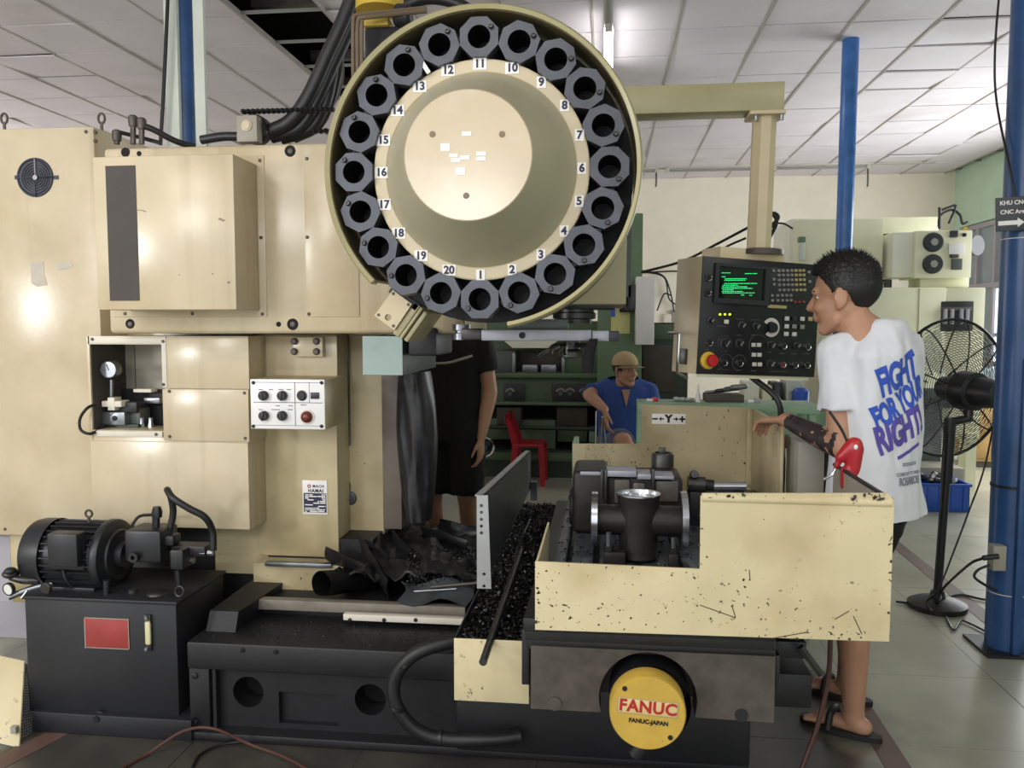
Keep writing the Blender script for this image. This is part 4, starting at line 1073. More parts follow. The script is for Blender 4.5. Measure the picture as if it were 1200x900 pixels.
# dividing head behind the tee
yd = 2.78
dv = thing('dividing_head', 'dark dividing head with bluish clamp plates behind the tee', 'fixture', (P(740, 600, yd).x, yd+.1, zt))
b = NB(); rings = []
lx0, lx1, lz0, lz1 = rect(668, 552, 702, 606, yd)
obj('end_housing', box(NB(), lx0+.008, lx1+.03, yd, yd+.25, zt+.001, lz1, .018, 3), 'cast_dark', dv)
obj('end_disc', lathe(NB(), [(.0, 0), (.06, 0), (.07, .012), (.07, .06), (.06, .07), (0, .07)], (lx0-.004, yd+.1, zt+.073), (1, 0, 0), 30), 'cast_dark', dv)
obj('body', pbox(NB(), 700, 560, 800, 602, yd+.03, .22, .01), 'cast_dark', dv)
obj('base_block', box(NB(), P(700, 600, yd).x, P(800, 600, yd).x, yd+.02, yd+.26, zt+.001, zt+.08, .004), 'cast_dark', dv)
for x0, y0, x1, y1 in ((680, 553, 704, 557), (711, 552, 746, 559), (747, 556, 763, 562), (766, 558, 790, 562)):
    p, q, r, s = rect(x0, y0, x1, y1, yd)
    obj('clamp_plate', box(NB(), p, q, yd+.0, yd+.1, r, s, .002), 'arm_grey', dv)
for px in (704, 708.5, 764): obj('clamp_bolt', pbox(NB(), px, 551, px+3, 585, yd-.004, .02, .002), 'steel_dark', dv)
for x0, y0, x1, y1 in ((720, 562, 738, 590), (742, 566, 756, 582), (768, 564, 795, 588)): obj('recess_block', pbox(NB(), x0, y0, x1, y1, yd+.012, .05, .004), 'iron_brown', dv)
# cylinder and arbor
cy = P(777, 557, 3.02)
rb = thing('round_fixture', 'dark steel cylinder with a square stub standing behind the dividing head', 'fixture', (cy.x, 3.06, cy.z-.05))
obj('barrel', lathe(NB(), [(.036, -.05), (.041, -.04), (.041, .07), (.037, .077), (.03, .077), (.029, .066), (0, .066)], (cy.x, 3.06, cy.z), (0, 0, 1), 30, cap=False), 'steel_dark', rb)
obj('stub', box(NB(), cy.x-.013, cy.x+.011, 3.05, 3.075, cy.z+.06, cy.z+.096, .003), 'steel_dark', rb)
obj('pedestal', box(NB(), cy.x-.05, cy.x+.05, 3.02, 3.11, zt+.001, cy.z-.048, .004), 'cast_dark', rb)
y2 = 2.95
abz = P(850, 569, y2)
ab = thing('arbor', 'horizontal ground steel arbor with dark collars beside the rear guard', 'arbor', (abz.x, y2, zt))
obj('shaft', cyl(NB(), P(835, 570, y2), P(874, 570, y2), .0165, seg=22), 'bright_steel', ab)
obj('collar', cyl(NB(), P(806, 567, y2), P(826, 568, y2), .028, seg=22), 'steel_dark', ab)
obj('collar', cyl(NB(), P(826, 568, y2), P(836, 569, y2), .020, seg=22), 'cast_dark', ab)
obj('rest_block', box(NB(), P(808, 570, y2).x, P(872, 570, y2).x, y2-.01, y2+.06, zt+.001, abz.z-.018, .003), 'black_iron', ab)
obj('knob', lathe(NB(), [(.012, 0), (.016, .01), (.012, .025), (0, .025)], P(813, 556, y2), (0, -1, .2), 14), 'steel_dark', ab)

# red air gun hung on the side guard
gx_, gy_ = P(994, 540, 2.52), 2.52
ag = thing('air_gun', 'red air blow gun with a thin steel nozzle hung on the side guard', 'air gun', (gx_.x, gy_, 0.95))
b = NB(); capsule(b, P(1001, 525, gy_), P(999, 550, gy_), .028, .022); capsule(b, P(1001, 522, gy_), P(985, 536, gy_), .026, .016); box(b, *[P(986, 540, gy_).x, P(1004, 540, gy_).x], gy_-.02, gy_+.02, P(1, 552, gy_).z, P(1, 528, gy_).z, .01)
capsule(b, P(985, 536, gy_), P(980, 547, gy_), .012, .008)
gb = remesh(b, .004, 4); obj('gun_body', gb, 'gun_red', ag)
obj('nozzle', tube(NB(), [P(994, 520, gy_), P(986, 503, gy_), P(972, 482, gy_)], .0042, 8), 'steel_dark', ag)
obj('trigger', tube(NB(), [P(981, 545, gy_), P(975, 556, gy_), P(965, 562, gy_)], .004, 8), 'chrome', ag)
obj('cap', ell(NB(), P(1003, 524, gy_-.028), (.006, .004, .008)), 'white_paint', ag)
tag(obj('air_hose', tube(NB(), [P(986, 553, 2.60), P(978, 640, 2.68), P(974, 720, 2.70), P(971, 790, 2.70), P(958, 850, 2.68), F(938, 905, .01)], .008, 8), 'orange_hose'), 'orange-brown air hose hanging under the guard down to the floor', 'hose')

M('tape_grey', '#B5AC9C', .5, var=.1, scale=30)
# ============================================================ electrical cabinet at the left
Ye = 3.12
a_, b_, c_, d_ = rect(-90, 151, 118, 627, Ye)
ec = thing('electrical_cabinet', 'tall cream electrical cabinet with a round fan grille beside the ram', 'cabinet', ((a_+b_)/2, Ye+.4, 0))
eb = NB(); box(eb, a_, b_, Ye, Ye+.75, c_, d_, .004)
obj('body', eb, 'cream', ec)
obj('plinth', box(NB(), a_, P(48, 700, 3.4).x, 3.45, 3.85, 0, c_, .003), 'lavender_grey', ec)
obj('foot_plate', pbox(NB(), 13, 627, 36, 706, Ye+.06, .03, .002), 'cream_stained', ec)
fg_ = obj('fan_grille', lathe(NB(), [(.078, 0), (.076, .006), (.070, .008), (.066, .004), (0, .003)], P(41.5, 208, Ye), (0, -1, 0), 40, cap=False), 'grille_dark', ec)
rg = NB(); c0 = P(41.5, 208, Ye-.008)
for k in range(1, 7):
    r = .010*k; tube(rg, [(c0.x + r*math.cos(2*PI*i/24), c0.y, c0.z + r*math.sin(2*PI*i/24)) for i in range(25)], .0016, 5, False)
obj('guard_wire', rg, 'fan_black', fg_)
for k in range(4):
    a = PI/2*k; obj('spoke', tube(NB(), [c0 + Vector((.012*math.cos(a), -.002, .012*math.sin(a))), c0 + Vector((.074*math.cos(a), -.002, .074*math.sin(a)))], .002, 5, False), 'lavender_grey' if k == 1 else 'fan_black', fg_)
obj('hub_cap', lathe(NB(), [(.010, 0), (.010, .004), (0, .005)], c0, (0, -1, 0), 14), 'lavender_grey', fg_)
for px in (20, 65): obj('lug', pbox(NB(), px-3, 205.5, px+3, 210, Ye-.004, .005), 'grille_dark', fg_)
for px, py in ((101, 154.5), (111.5, 154.5), (111.5, 165)): bolt(ec, px, py, Ye, 2.2, 'iron_brown', name='screw')
bolt(ec, 6, 620, Ye, 2, 'iron_brown', name='screw')
for px in (119, 5):
    c = P(px, 143, Ye+.06)
    e = obj('eye_bolt', tube(NB(), [(c.x + .014*math.cos(t*PI/8) , c.y, c.z + .014 + .02*math.sin(t*PI/8)) for t in range(17)], .005, 7, False), 'iron_brown', ec)
    cyl_ = cyl(NB(), (c.x, c.y, d_), (c.x, c.y, c.z), .006, seg=8); obj('shank', cyl_, 'iron_brown', e)
obj('white_sheet', pbox(NB(), -20, 628, 13, 704, Ye+.1, .01), 'lavender_grey', ec)
for pts in ([(36, 308), (51, 306), (52, 322), (56, 334), (44, 336), (37, 332)], [(66, 308), (84, 307), (86, 312), (76, 316), (67, 316)]):
    obj('tape_residue', plate(NB(), [(P(x, y, Ye).x, P(x, y, Ye).z) for x, y in pts], [], Ye-.0012, Ye+.001), 'tape_grey', ec)

# leaning cream panel with a mesh back
lp = thing('leaning_panel', 'small cream sheet panel with mesh backing leaning beside the black tank', 'panel', (F(10, 872).x, F(10, 872).y, 0))
pn = F(10, 874); Yp = pn.y
A, B_, C_, D_ = P(-14, 767, Yp+.16), P(28, 776, Yp+.16), P(22, 876, Yp), P(-14, 868, Yp)
b = NB(); off = Vector((.0, .006, .002)); loft(b, [[A, B_, C_, D_], [A+off, B_+off, C_+off, D_+off]]); obj('sheet', b, 'cream_worn', lp)
ms = NB(); A, B_, C_, D_ = P(22, 778, Yp+.2), P(36, 778, Yp+.22), P(46, 858, Yp+.12), P(20, 874, Yp+.03)
for i in range(10):
    f = i/9; tube(ms, [A.lerp(B_, f), D_.lerp(C_, f)], .0016, 4, False)
for i in range(30):
    f = i/29; g_ = (i+1.6)/29
    tube(ms, [A.lerp(D_, f), B_.lerp(C_, min(1, g_))], .0016, 4, False)
mo_ = obj('wire_mesh', ms, 'grille_dark', lp, smooth=0); mo_['kind'] = 'stuff'
obj('sticker', box(NB(), P(14, 857, Yp).x-.010, P(14, 857, Yp).x+.010, Yp+.005, Yp+.022, P(14, 857, Yp).z-.012, P(14, 857, Yp).z+.012), 'grey_box', lp)

# ============================================================ hydraulic power unit
Yt = 2.67
a_, b_, c_, d_ = rect(32, 704, 208, 846, Yt)
hu = thing('hydraulic_unit', 'black hydraulic tank with red plate and electric pump motor on top', 'hydraulic unit', ((a_+b_)/2, Yt+.18, 0))
tank = obj('tank', box(NB(), a_, b_, Yt, Yt+.36, .06, d_, .003), 'black_tank', hu)
obj('tank_lid', box(NB(), a_-.008, b_+.008, Yt-.008, Yt+.37, d_-.004, d_+.008, .003), 'black_tank', hu)
obj('drip_tray', box(NB(), a_+.03, b_+.06, Yt-.03, Yt+.38, 0, .075, .004), 'black_tank', hu)
obj('name_plate', pbox(NB(), 99, 725, 151, 760, Yt-.003, .003, .0008), 'red_plate', tank)
nt_ = pbox(NB(), 99, 725, 100, 760, Yt-.0036, .001); pbox(nt_, 150.3, 725, 151, 760, Yt-.0036, .001); pbox(nt_, 99, 724.5, 151, 725.4, Yt-.0036, .001); pbox(nt_, 99, 759.4, 151, 760.2, Yt-.0036, .001)
obj('plate_border', nt_, 'grey_box', tank)
sg = obj('sight_gauge', pbox(NB(), 168.5, 721, 176.5, 763, Yt-.012, .012, .003), 'steel_dark', tank)
obj('sight_tube', pbox(NB(), 169.3, 729, 175.7, 756, Yt-.018, .012, .005), 'sight_glass', hu)
for py in (723.5, 760): bolt(hu, 172.5, py, Yt-.012, 3, 'steel', name='gauge_nut', out=.01)
c = P(119, 837, Yt); obj('drain_plug', lathe(NB(), [(.02, 0), (.02, .012), (.012, .014), (.012, .035), (0, .035)], c, (0, -1, -.1), 8), 'black_motor', tank)
# motor, axis along X
ym = Yt + .17
mcn = P(90, 648, ym); rm = .128
x0, x1 = P(45, 648, ym).x, P(136, 648, ym).x
mt = obj('motor_body', lathe(NB(), [(.105, .0), (.11, .02), (.11, x1-x0-.03), (.09, x1-x0)], (x0+.02, ym, mcn.z), (1, 0, 0), 40), 'black_motor', hu)
obj('fan_cover', lathe(NB(), [(.0, -.006), (.09, -.006), (.122, .006), (.128, .03), (.128, .085)], (x0, ym, mcn.z), (1, 0, 0), 44, cap=False), 'black_motor', mt)
for k in range(30):
    an = 2*PI*k/30; u_, v_ = math.cos(an), math.sin(an)
    bb = box(NB(), x0+.09, x1-.03, -.0022, .0022, .108, .125); bb.transform(Matrix.Translation((0, ym, mcn.z)) @ Matrix.Rotation(an, 4, 'X')); obj('cooling_fin', bb, 'black_motor', mt)
obj('end_flange', lathe(NB(), [(.128, 0), (.131, .006), (.131, .024), (.128, .03), (.07, .05)], (x1-.028, ym, mcn.z), (1, 0, 0), 40), 'black_motor', mt)
jx = pbox(NB(), 55, 626, 90, 665, ym-.155, .06, .006); obj('terminal_box', jx, 'black_motor', mt)
obj('terminal_neck', pbox(NB(), 58, 632, 98, 668, ym-.12, .06, .004), 'black_motor', mt)
obj('foot', box(NB(), x0+.11, x1-.02, ym-.11, ym+.11, d_+.006, mcn.z-.095, .004), 'black_motor', mt)
ce = P(104, 602, ym); obj('lifting_eye', tube(NB(), [(ce.x + .013*math.cos(t*PI/8), ce.y, ce.z + .013*math.sin(t*PI/8)) for t in range(17)], .0045, 7, False), 'iron_brown', mt)
obj('eye_stem', cyl(NB(), (ce.x, ce.y, mcn.z+.1), (ce.x, ce.y, ce.z-.012), .006, seg=8), 'iron_brown', mt)
# pump
pu = obj('pump_body', pbox(NB(), 145, 622, 188, 660, ym-.06, .13, .012), 'black_motor', hu)
obj('coupling', cyl(NB(), (x1, ym, mcn.z), (P(150, 648, ym).x, ym, mcn.z), .05, seg=24), 'black_motor', pu)
obj('pump_lug', lathe(NB(), [(.018, 0), (.018, .02), (.008, .02), (.008, .0)], P(159, 652, ym-.06), (0, -1, 0), 18, cap=False), 'black_motor', pu)
obj('pump_ring', lathe(NB(), [(.04, 0), (.045, .004), (.045, .03), (.04, .034)], P(187, 648, ym), (1, 0, 0), 24), 'fan_black', pu)
obj('pump_block', pbox(NB(), 199, 645, 214, 668, ym-.06, .1, .005), 'black_motor', pu)
obj('pump_port', pbox(NB(), 178, 628, 203, 640, ym-.03, .06, .008), 'black_motor', pu)
obj('valve', pbox(NB(), 200, 640, 240, 652, ym-.01, .07, .006), 'black_motor', pu)
obj('pipe', tube(NB(), [P(208, 668, ym-.02), P(210, 690, ym-.02), P(210, 704, ym-.02)], .011, 8), 'black_motor', hu)
obj('pipe', tube(NB(), [P(183, 625, ym), P(183, 605, ym), P(184, 597, ym)], .014, 8), 'black_motor', hu)
obj('fitting', lathe(NB(), [(.018, -.02), (.02, 0), (.014, .02), (0, .02)], P(184, 600, ym), (0, 0, 1), 8), 'black_motor', hu)
for px, py in ((238, 648), (247, 648), (224, 657)): obj('nut', lathe(NB(), [(.011, -.01), (.011, .01)], P(px, py, ym), (1, 0, 0), 6), 'steel', hu)
obj('post', cyl(NB(), P(125, 704, Yt+.05), P(125, 680, Yt+.05), .012, seg=10), 'black_motor', hu)
obj('filler_cap', lathe(NB(), [(.036, 0), (.036, .02), (.032, .026), (.02, .03), (0, .03)], P(184, 702, Yt+.07), (0, 0, 1), 26), 'steel_dark', hu)
obj('breather', lathe(NB(), [(.024, 0), (.024, .02), (.016, .022), (.016, .04), (0, .04)], P(156, 703, Yt+.07), (0, 0, 1), 20), 'steel_dark', hu)
obj('ring_handle', tube(NB(), [P(210 + 5*math.cos(t*PI/6), 693 + 6*math.sin(t*PI/6), Yt+.03) for t in range(13)], .003, 6, False), 'steel_dark', hu)
obj('motor_cable', tube(NB(), [P(74, 668, ym-.12), P(78, 680, ym-.12), P(90, 691, ym-.1), P(122, 694, ym-.08)], .0055, 8), 'cable', hu)
obj('pressure_hose', tube(NB(), [P(199, 622, ym+.02), P(203, 600, ym+.02), P(200, 582, ym), P(196, 574, ym-.03), P(203, 584, ym-.06), P(222, 596, ym-.05), P(240, 606, ym-.03), P(249, 622, ym), P(250, 645, ym)], .0125, 10), 'rubber_hose', hu)
obj('hose', tube(NB(), [P(150, 625, ym+.05), P(162, 606, ym+.08), P(180, 603, ym+.08)], .006, 8), 'rubber_hose', hu)
# valves hanging off the left of the tank
gv = obj('gauge', lathe(NB(), [(.022, .014), (.024, .01), (.024, 0), (.021, -.003), (0, -.001)], P(9, 691, Yt+.02), (.2, 1, .1), 22, cap=False), 'steel_dark', hu)
obj('gauge_dial', lathe(NB(), [(.019, 0), (0, 0)], P(9, 691, Yt+.014), (-.2, -1, -.1), 20, cap=False), 'gauge_white', gv)
obj('valve_body', ell(NB(), P(13, 672, Yt+.06), (.03, .03, .018)), 'steel_dark', hu)
obj('valve_knob', ell(NB(), P(12, 669, Yt+.03), (.02, .02, .014)), 'black_motor', hu)
obj('valve_pipe', tube(NB(), [P(13, 676, Yt+.06), P(28, 680, Yt+.06), P(45, 680, Yt+.08)], .014, 10), 'steel_dark', hu)
obj('valve_pipe', tube(NB(), [P(10, 700, Yt+.03), P(30, 692, Yt+.06), P(62, 683, Yt+.1)], .012, 10), 'steel', hu)
obj('valve_lever', tube(NB(), [P(25, 701, Yt-.01), P(32, 692, Yt+.0)], .004, 6), 'chrome', hu)
obj('side_valve', ell(NB(), P(38, 668, Yt+.12), (.022, .03, .03)), 'steel_dark', hu)
obj('wheel', lathe(NB(), [(.018, -.008), (.022, 0), (.018, .008)], P(54, 689, Yt+.0), (0, 1, .3), 18), 'steel_dark', hu)

# ============================================================ control pendant on its swing arm
YP = 3.30
pc = P(890, 373, YP)
pd = thing('control_pendant', 'black control pendant with green text screen hung from a cream swing arm', 'control panel', (pc.x, YP, pc.z-.3))
TH, LEAN = math.radians(24), math.radians(2.5)
MP = Matrix.Translation(pc) @ Matrix.Rotation(TH, 4, 'Z') @ Matrix.Rotation(LEAN, 4, 'Y')
PW, PH = .53, .445
def lb_(x0, x1, y0, y1, z0, z1, bev=0): 
    b = box(NB(), x0, x1, y0, y1, z0, z1, bev); b.transform(MP); return b
def pxy(u, v):   # pixel of the 900x900 crop [820,300,970,450] -> panel coordinates (approx. affine)
    x = 820 + u/6; y = 300 + v/6
    f = (y - 305)/(440 - 305); xl = 835 - 12*f; xr = 967 - 16*f
    g = (x - xl)/(xr - xl)
    yt = 305 + 12*g; yb = 440 + 2*g
    return (-PW/2 + PW*g, PH/2 - PH*(y-yt)/(yb-yt))
obj('cabinet', lb_(-PW/2, PW/2, .0, .19, -PH/2, PH/2, .004), 'cream_clean', pd)
face = obj('face_plate', lb_(-PW/2+.001, PW/2-.001, -.006, .0, -PH/2+.001, PH/2-.001, .002), 'panel_black', pd)
def quad(u0, v0, u1, v1): 
    a = pxy(u0, v0); b = pxy(u1, v1); return min(a[0], b[0]), max(a[0], b[0]), min(a[1], b[1]), max(a[1], b[1])
x0, x1, z0, z1 = quad(160, 80, 490, 372)
fb = NB(); plate(fb, [(x0, z0), (x1, z0), (x1, z1), (x0, z1)], [[(x0+.018, z0+.018), (x1-.022, z0+.018), (x1-.022, z1-.012), (x0+.018, z1-.012)]], -.020, -.006); fb.transform(MP)
bez = obj('screen_bezel', fb, 'panel_mid', pd)
obj('screen', lb_(x0+.016, x1-.020, -.010, -.007, z0+.016, z1-.010), 'crt', pd)
sc_t = NB(); rt = random.Random(5)
lines = [(200, 146, 258), (350, 152, 428), (200, 172, 222), (218, 186, 358), (215, 196, 350), (215, 218, 425), (205, 229, 300), (198, 240, 360), (198, 251, 395), (203, 261, 270), (196, 272, 330), (200, 282, 408), (318, 296, 338), (372, 298, 392)]
for u0, v, u1 in lines:
    u = u0
    while u < u1:
        w_ = rt.choice((5, 7, 11, 16)); a = pxy(u, v); b2 = pxy(min(u+w_, u1), v+6)
        bx_ = box(NB(), a[0], b2[0], -.0115, -.0105, b2[1], a[1]); me_ = bpy.data.meshes.new('t'); bx_.to_mesh(me_); bx_.free(); sc_t.from_mesh(me_); bpy.data.meshes.remove(me_)
        u += w_ + rt.choice((2, 3, 5))
sc_t.transform(MP); obj('screen_text', sc_t, 'crt_green', pd)
x0, x1, z0, z1 = quad(508, 112, 812, 360); obj('keyboard_plate', lb_(x0, x1, -.009, -.006, z0, z1, .001), 'panel_mid', face)
def key(u, v, m, w_=.011, h_=.010, d=.007, nm='key'):
    a = pxy(u, v); return obj(nm, lb_(a[0]-w_/2, a[0]+w_/2, -.009-d, -.008, a[1]-h_/2, a[1]+h_/2, .0015), m, face)
for j, v in enumerate((138, 168, 200, 232, 267)):
    for i, u in enumerate((572, 601, 630, 658, 686, 714, 740)):
        key(u, v, 'key_yellow' if i >= 4 else 'key_grey')
for v in (138, 195, 228): key(536, v, 'key_grey')
for j, v in enumerate((303, 336)):
    for u in (520, 556, 587, 616, 644): key(u, v, 'key_grey')
for u in (672, 700, 728): key(u, 347, 'key_red', .012, .008)
for u, v in ((775, 150), (800, 150), (778, 212)): key(u, v, 'key_grey')
a = pxy(556, 378); obj('yellow_strip', lb_(a[0]-.042, a[0]+.042, -.008, -.006, a[1]-.006, a[1]+.006), 'key_yellow', face)
for u, v, m in ((612, 458, 'key_white'), (662, 458, 'panel_mid'), (716, 460, 'key_white'), (770, 461, 'key_yellow'), (608, 510, 'key_white'), (659, 512, 'key_grey'), (712, 514, 'key_grey'), (602, 561, 'key_white'), (656, 563, 'key_white')): key(u, v, m, .019, .016, .006, 'square_button')
key(215, 480, 'key_white', .019, .016, .006, 'square_button')
for v in (636, 703, 768):
    for u in (383, 418): key(u, v, 'key_white', .018, .015, .006, 'square_button')
for u in (181, 212, 243): 
    a = pxy(u, 430); b = lathe(NB(), [(.0042, 0), (.004, .004), (0, .006)], (a[0], -.006, a[1]), (0, -1, 0), 10); b.transform(MP); obj('led', b, 'led_yellow', face)
def ring(u, v, r, nm='push_button', m='panel_black'):
    a = pxy(u, v); b = lathe(NB(), [(r*.72, .010), (0, .010)], (a[0], -.006, a[1]), (0, -1, 0), 18, cap=False); b.transform(MP); o = obj(nm, b, m, pd)
    b = lathe(NB(), [(r, 0), (r, .008), (r*.86, .012), (r*.72, .010), (r*.72, .006)], (a[0], -.006, a[1]), (0, -1, 0), 20, cap=False); b.transform(MP); obj('bezel_ring', b, 'chrome', o)
for u, v in ((115, 181), (106, 283), (102, 625), (580, 643), (742, 648), (650, 770), (731, 772), (188, 760), (289, 762)): ring(u, v, .0145)
ring(568, 768, .0145, m='red_lamp')
def dial(u, v, r, m='panel_mid'):
    a = pxy(u, v); b = lathe(NB(), [(r, 0), (r, .004), (r*.6, .006), (r*.55, .02), (0, .02)], (a[0], -.006, a[1]), (0, -1, 0), 20, cap=False); b.transform(MP); o = obj('rotary_knob', b, m, pd)
    b = box(NB(), -.002, .002, -.03, -.026, -r*.5, r*.5); b.transform(MP @ Matrix.Translation((a[0], 0, a[1])) @ Matrix.Rotation(.6, 4, 'Y')); obj('pointer', b, 'key_grey', o)
for u, v, r in ((205, 630, .026), (295, 628, .02), (500, 640, .02), (670, 640, .016), (315, 505, .017), (407, 512, .017), (490, 765, .02), (118, 472, .014)): dial(u, v, r)
# large white feed-rate dial ring
a = pxy(510, 520); b = NB(); rings = []
for i in range(41):
    t = -2.3 + 4.9*i/40; r0 = .021 + .004*i/40; r1 = r0 + .014
    ca, sa = math.cos(t), math.sin(t)
    rings.append([(a[0]+r0*ca, -.0075, a[1]+r0*sa), (a[0]+r1*ca, -.0075, a[1]+r1*sa), (a[0]+r1*ca, -.006, a[1]+r1*sa), (a[0]+r0*ca, -.006, a[1]+r0*sa)])
loft(b, rings); b.transform(MP); obj('feed_scale', b, 'key_white', face)
b = lathe(NB(), [(.02, 0), (.019, .018), (0, .018)], (a[0], -.006, a[1]), (0, -1, 0), 20); b.transform(MP); obj('feed_knob', b, 'panel_black', pd)
# faint ring scales round the switches
for u, v, r in ((205, 630, .030), (205, 755, .03), (290, 758, .03), (420, 640, .042)):
    a = pxy(u, v); b = NB(); tube(b, [(a[0]+r*math.cos(t*PI/14), -.0066, a[1]+r*math.sin(t*PI/14)) for t in range(0, 24)], .0012, 4, False); b.transform(MP); obj('scale_line', b, 'cable_grey', face)
tx = NB()
for u, v, w_ in ((90, 668, 20), (85, 800, 60), (190, 506, 60), (160, 802, 20), (278, 806, 26), (300, 568, 40), (310, 458, 50), (408, 462, 60), (390, 568, 30), (380, 810, 30), (572, 690, 30), (652, 692, 36), (737, 690, 44), (545, 812, 120), (490, 682, 24)):
    a = pxy(u-w_/2, v); c = pxy(u+w_/2, v+6); bx_ = box(NB(), a[0], c[0], -.0066, -.006, c[1], a[1]); me_ = bpy.data.meshes.new('t'); bx_.to_mesh(me_); bx_.free(); tx.from_mesh(me_); bpy.data.meshes.remove(me_)
tx.transform(MP); obj('legend_print', tx, 'cable_grey', face)
a = pxy(92, 745); b = lathe(NB(), [(.033, 0), (.033, .008), (.026, .012)], (a[0], -.006, a[1]), (0, -1, 0), 26); b.transform(MP); es = obj('emergency_stop', b, 'estop_yellow', pd)
b = lathe(NB(), [(.017, .008), (.017, .02), (.023, .022), (.0235, .03), (.02, .037), (0, .039)], (a[0]+.004, -.006, a[1]), (0, -1, 0), 26); b.transform(MP); obj('mushroom_button', b, 'estop_red', es)
# handle and latch on the left side
b = NB(); tube(b, [(-PW/2, .06, -PH/2-.02), (-PW/2-.045, .06, -PH/2+.0), (-PW/2-.045, .06, -.075), (-PW/2-.045, .09, -.07), (-PW/2-.04, .15, -.07), (-PW/2, .15, -.07)], .006, 8, False); b.transform(MP); obj('handle', b, 'chrome', pd)
b = box(NB(), -PW/2-.006, -PW/2, .07, .13, -.19, -.13, .002); b.transform(MP); obj('latch', b, 'panel_black', pd)
obj('bottom_strip', lb_(-PW/2+.02, PW/2-.02, .004, .03, -PH/2-.012, -PH/2), 'cnc_cream', pd)
obj('top_box', lb_(-.17, .12, .03, .17, PH/2, PH/2+.045, .004), 'cream_clean', pd)
ct = MP @ Vector((0, .1, PH/2+.045))
cxp, cyp = P(889, 288, YP+.08).x, YP+.08
zc0 = P(889, 290, YP+.08).z; zj0, zj1 = P(890, 134, YP+.08).z, P(890, 101, YP+.08).z
obj('swivel_flange', lathe(NB(), [(.095, 0), (.095, .018), (.07, .024)], (cxp, cyp, zc0-.03), (0, 0, 1), 24), 'iron_brown', pd)
ac = NB(); 
rings = []
for z, xo in ((zc0-.01, 0), (zj0, .012)):
    rings.append([(cxp+xo+.047*math.cos(t*PI/4+PI/8), cyp+.047*math.sin(t*PI/4+PI/8), z) for t in range(8)])
loft(ac, rings); obj('hanger_post', ac, 'cream_clean', pd)
obj('post_flange', box(NB(), cxp-.055, cxp+.08, cyp-.07, cyp+.07, zj0-.015, zj0, .004), 'cream_clean', pd)
xj0, xj1 = P(640, 110, YP+.08).x, P(916, 110, YP+.08).x
obj('swing_arm', box(NB(), xj0, xj1, cyp-.06, cyp+.06, zj0, zj1, .004), 'rim_olive', pd)
obj('arm_root', box(NB(), xj0-.05, xj0+.1, cyp-.08, cyp+.08, 2.04, zj1-.02, .004), 'rim_olive', pd)
for x in (-.04, .055): obj('screw', lathe(NB(), [(.008, -.02), (.008, 0)], (cxp+.012+x, cyp-.05, zj0-.016), (0, 0, 1), 8), 'steel', pd)
obj('conduit', tube(NB(), [MP @ Vector((.02, .08, -PH/2)), P(912, 470, YP), P(914, 510, YP+.02), P(917, 545, YP+.05), P(915, 600, YP+.1)], .012, 10), 'rubber_hose', pd)
for k, pts in enumerate(([(894, 285), (902, 268), (912, 255), (905, 250), (894, 258)], [(898, 285), (910, 262), (904, 250), (890, 250)], [(905, 262), (918, 262), (929, 268)])):
    obj('cable_loop', tube(NB(), [P(x, y, YP+.25) for x, y in pts], .008 if k < 2 else .004, 8), 'cable', pd)
tag(obj('hanging_cable', tube(NB(), [P(876, 267, YP+.3), P(840, 286, YP+.4), P(800, 306, YP+.6), P(752, 319, YP+.8)], .006, 8), 'cable'), 'black cable running from the pendant post to the white box on the green cabinet', 'cable')
tag(obj('hanging_cable', tube(NB(), [P(874, 279, YP+.3), P(850, 290, YP+.35), P(835, 304, YP+.25)], .005, 8), 'cable'), 'short black cable sagging from the pendant post to the cabinet top', 'cable')

# ============================================================ blue pillars, sign
def pillar(px, Y, r, m, label, lean=0, py=400):
    c = P(px, py, Y); t = thing('pillar', label, 'pillar', (c.x, Y, 0)); b = NB(); cyl(b, (c.x, Y, 0), (c.x+lean, Y, CEIL+.3), r, seg=28); obj('shaft', b, m, t); return t, c.x
pr_, xpr = pillar(1194, 3.85, .085, 'blue_dark', 'thick blue pipe pillar with a power outlet at its foot beside the fan')
obj('foot_plate', box(NB(), xpr-.13, xpr+.13, 3.72, 3.98, 0, .012), 'black_iron', pr_)
obj('channel', box(NB(), xpr-.02, xpr+.012, 3.74, 3.78, 0.012, 1.3, .003), 'blue_dark', pr_)
for py, m in ((573, 'cable'), (700, 'white_strip'), (278, 'white_strip')):
    z = P(1190, py, 3.76).z; obj('strap', lathe(NB(), [(.088, -.006), (.088, .006)] if m == 'cable' else [(.0865, -.002), (.0865, .002)], (xpr, 3.85, z), (0, 0, 1), 28, cap=False), m, pr_)
px_o = P(1166, 655, 3.74)
ou = thing('power_outlet', 'grey power outlet with a black plug strapped to the thick blue pillar', 'outlet', (px_o.x, 3.80, px_o.z-.05))
obj('box', box(NB(), px_o.x-.005, px_o.x+.05, 3.745, 3.80, px_o.z-.055, px_o.z+.055, .004), 'grey_box', ou)
obj('plug', tube(NB(), [P(1170, 652, 3.72), P(1160, 653, 3.72), P(1152, 654, 3.72)], .012, 8, False), 'fan_black', ou)
pillar(984, 6.56, .06, 'blue_paint', 'slim glossy blue pipe pillar rising behind the control pendant', .02)
sgx0 = P(1170, 245, 3.72).x
sn_ = thing('area_sign', 'dark grey direction sign with white arrow on the thick blue pillar', 'sign', (sgx0+.1, 3.74, P(1185, 268, 3.72).z))
sz0, sz1 = P(1185, 269, 3.72).z, P(1185, 229, 3.72).z
RSG = Matrix.Translation((sgx0+.12, 3.74, (sz0+sz1)/2)) @ Matrix.Rotation(math.radians(-3), 4, 'Y')
b = box(NB(), -.12, .13, 0, .008, -(sz1-sz0)/2, (sz1-sz0)/2, .002); b.transform(RSG); obj('board', b, 'sign_dark', sn_)
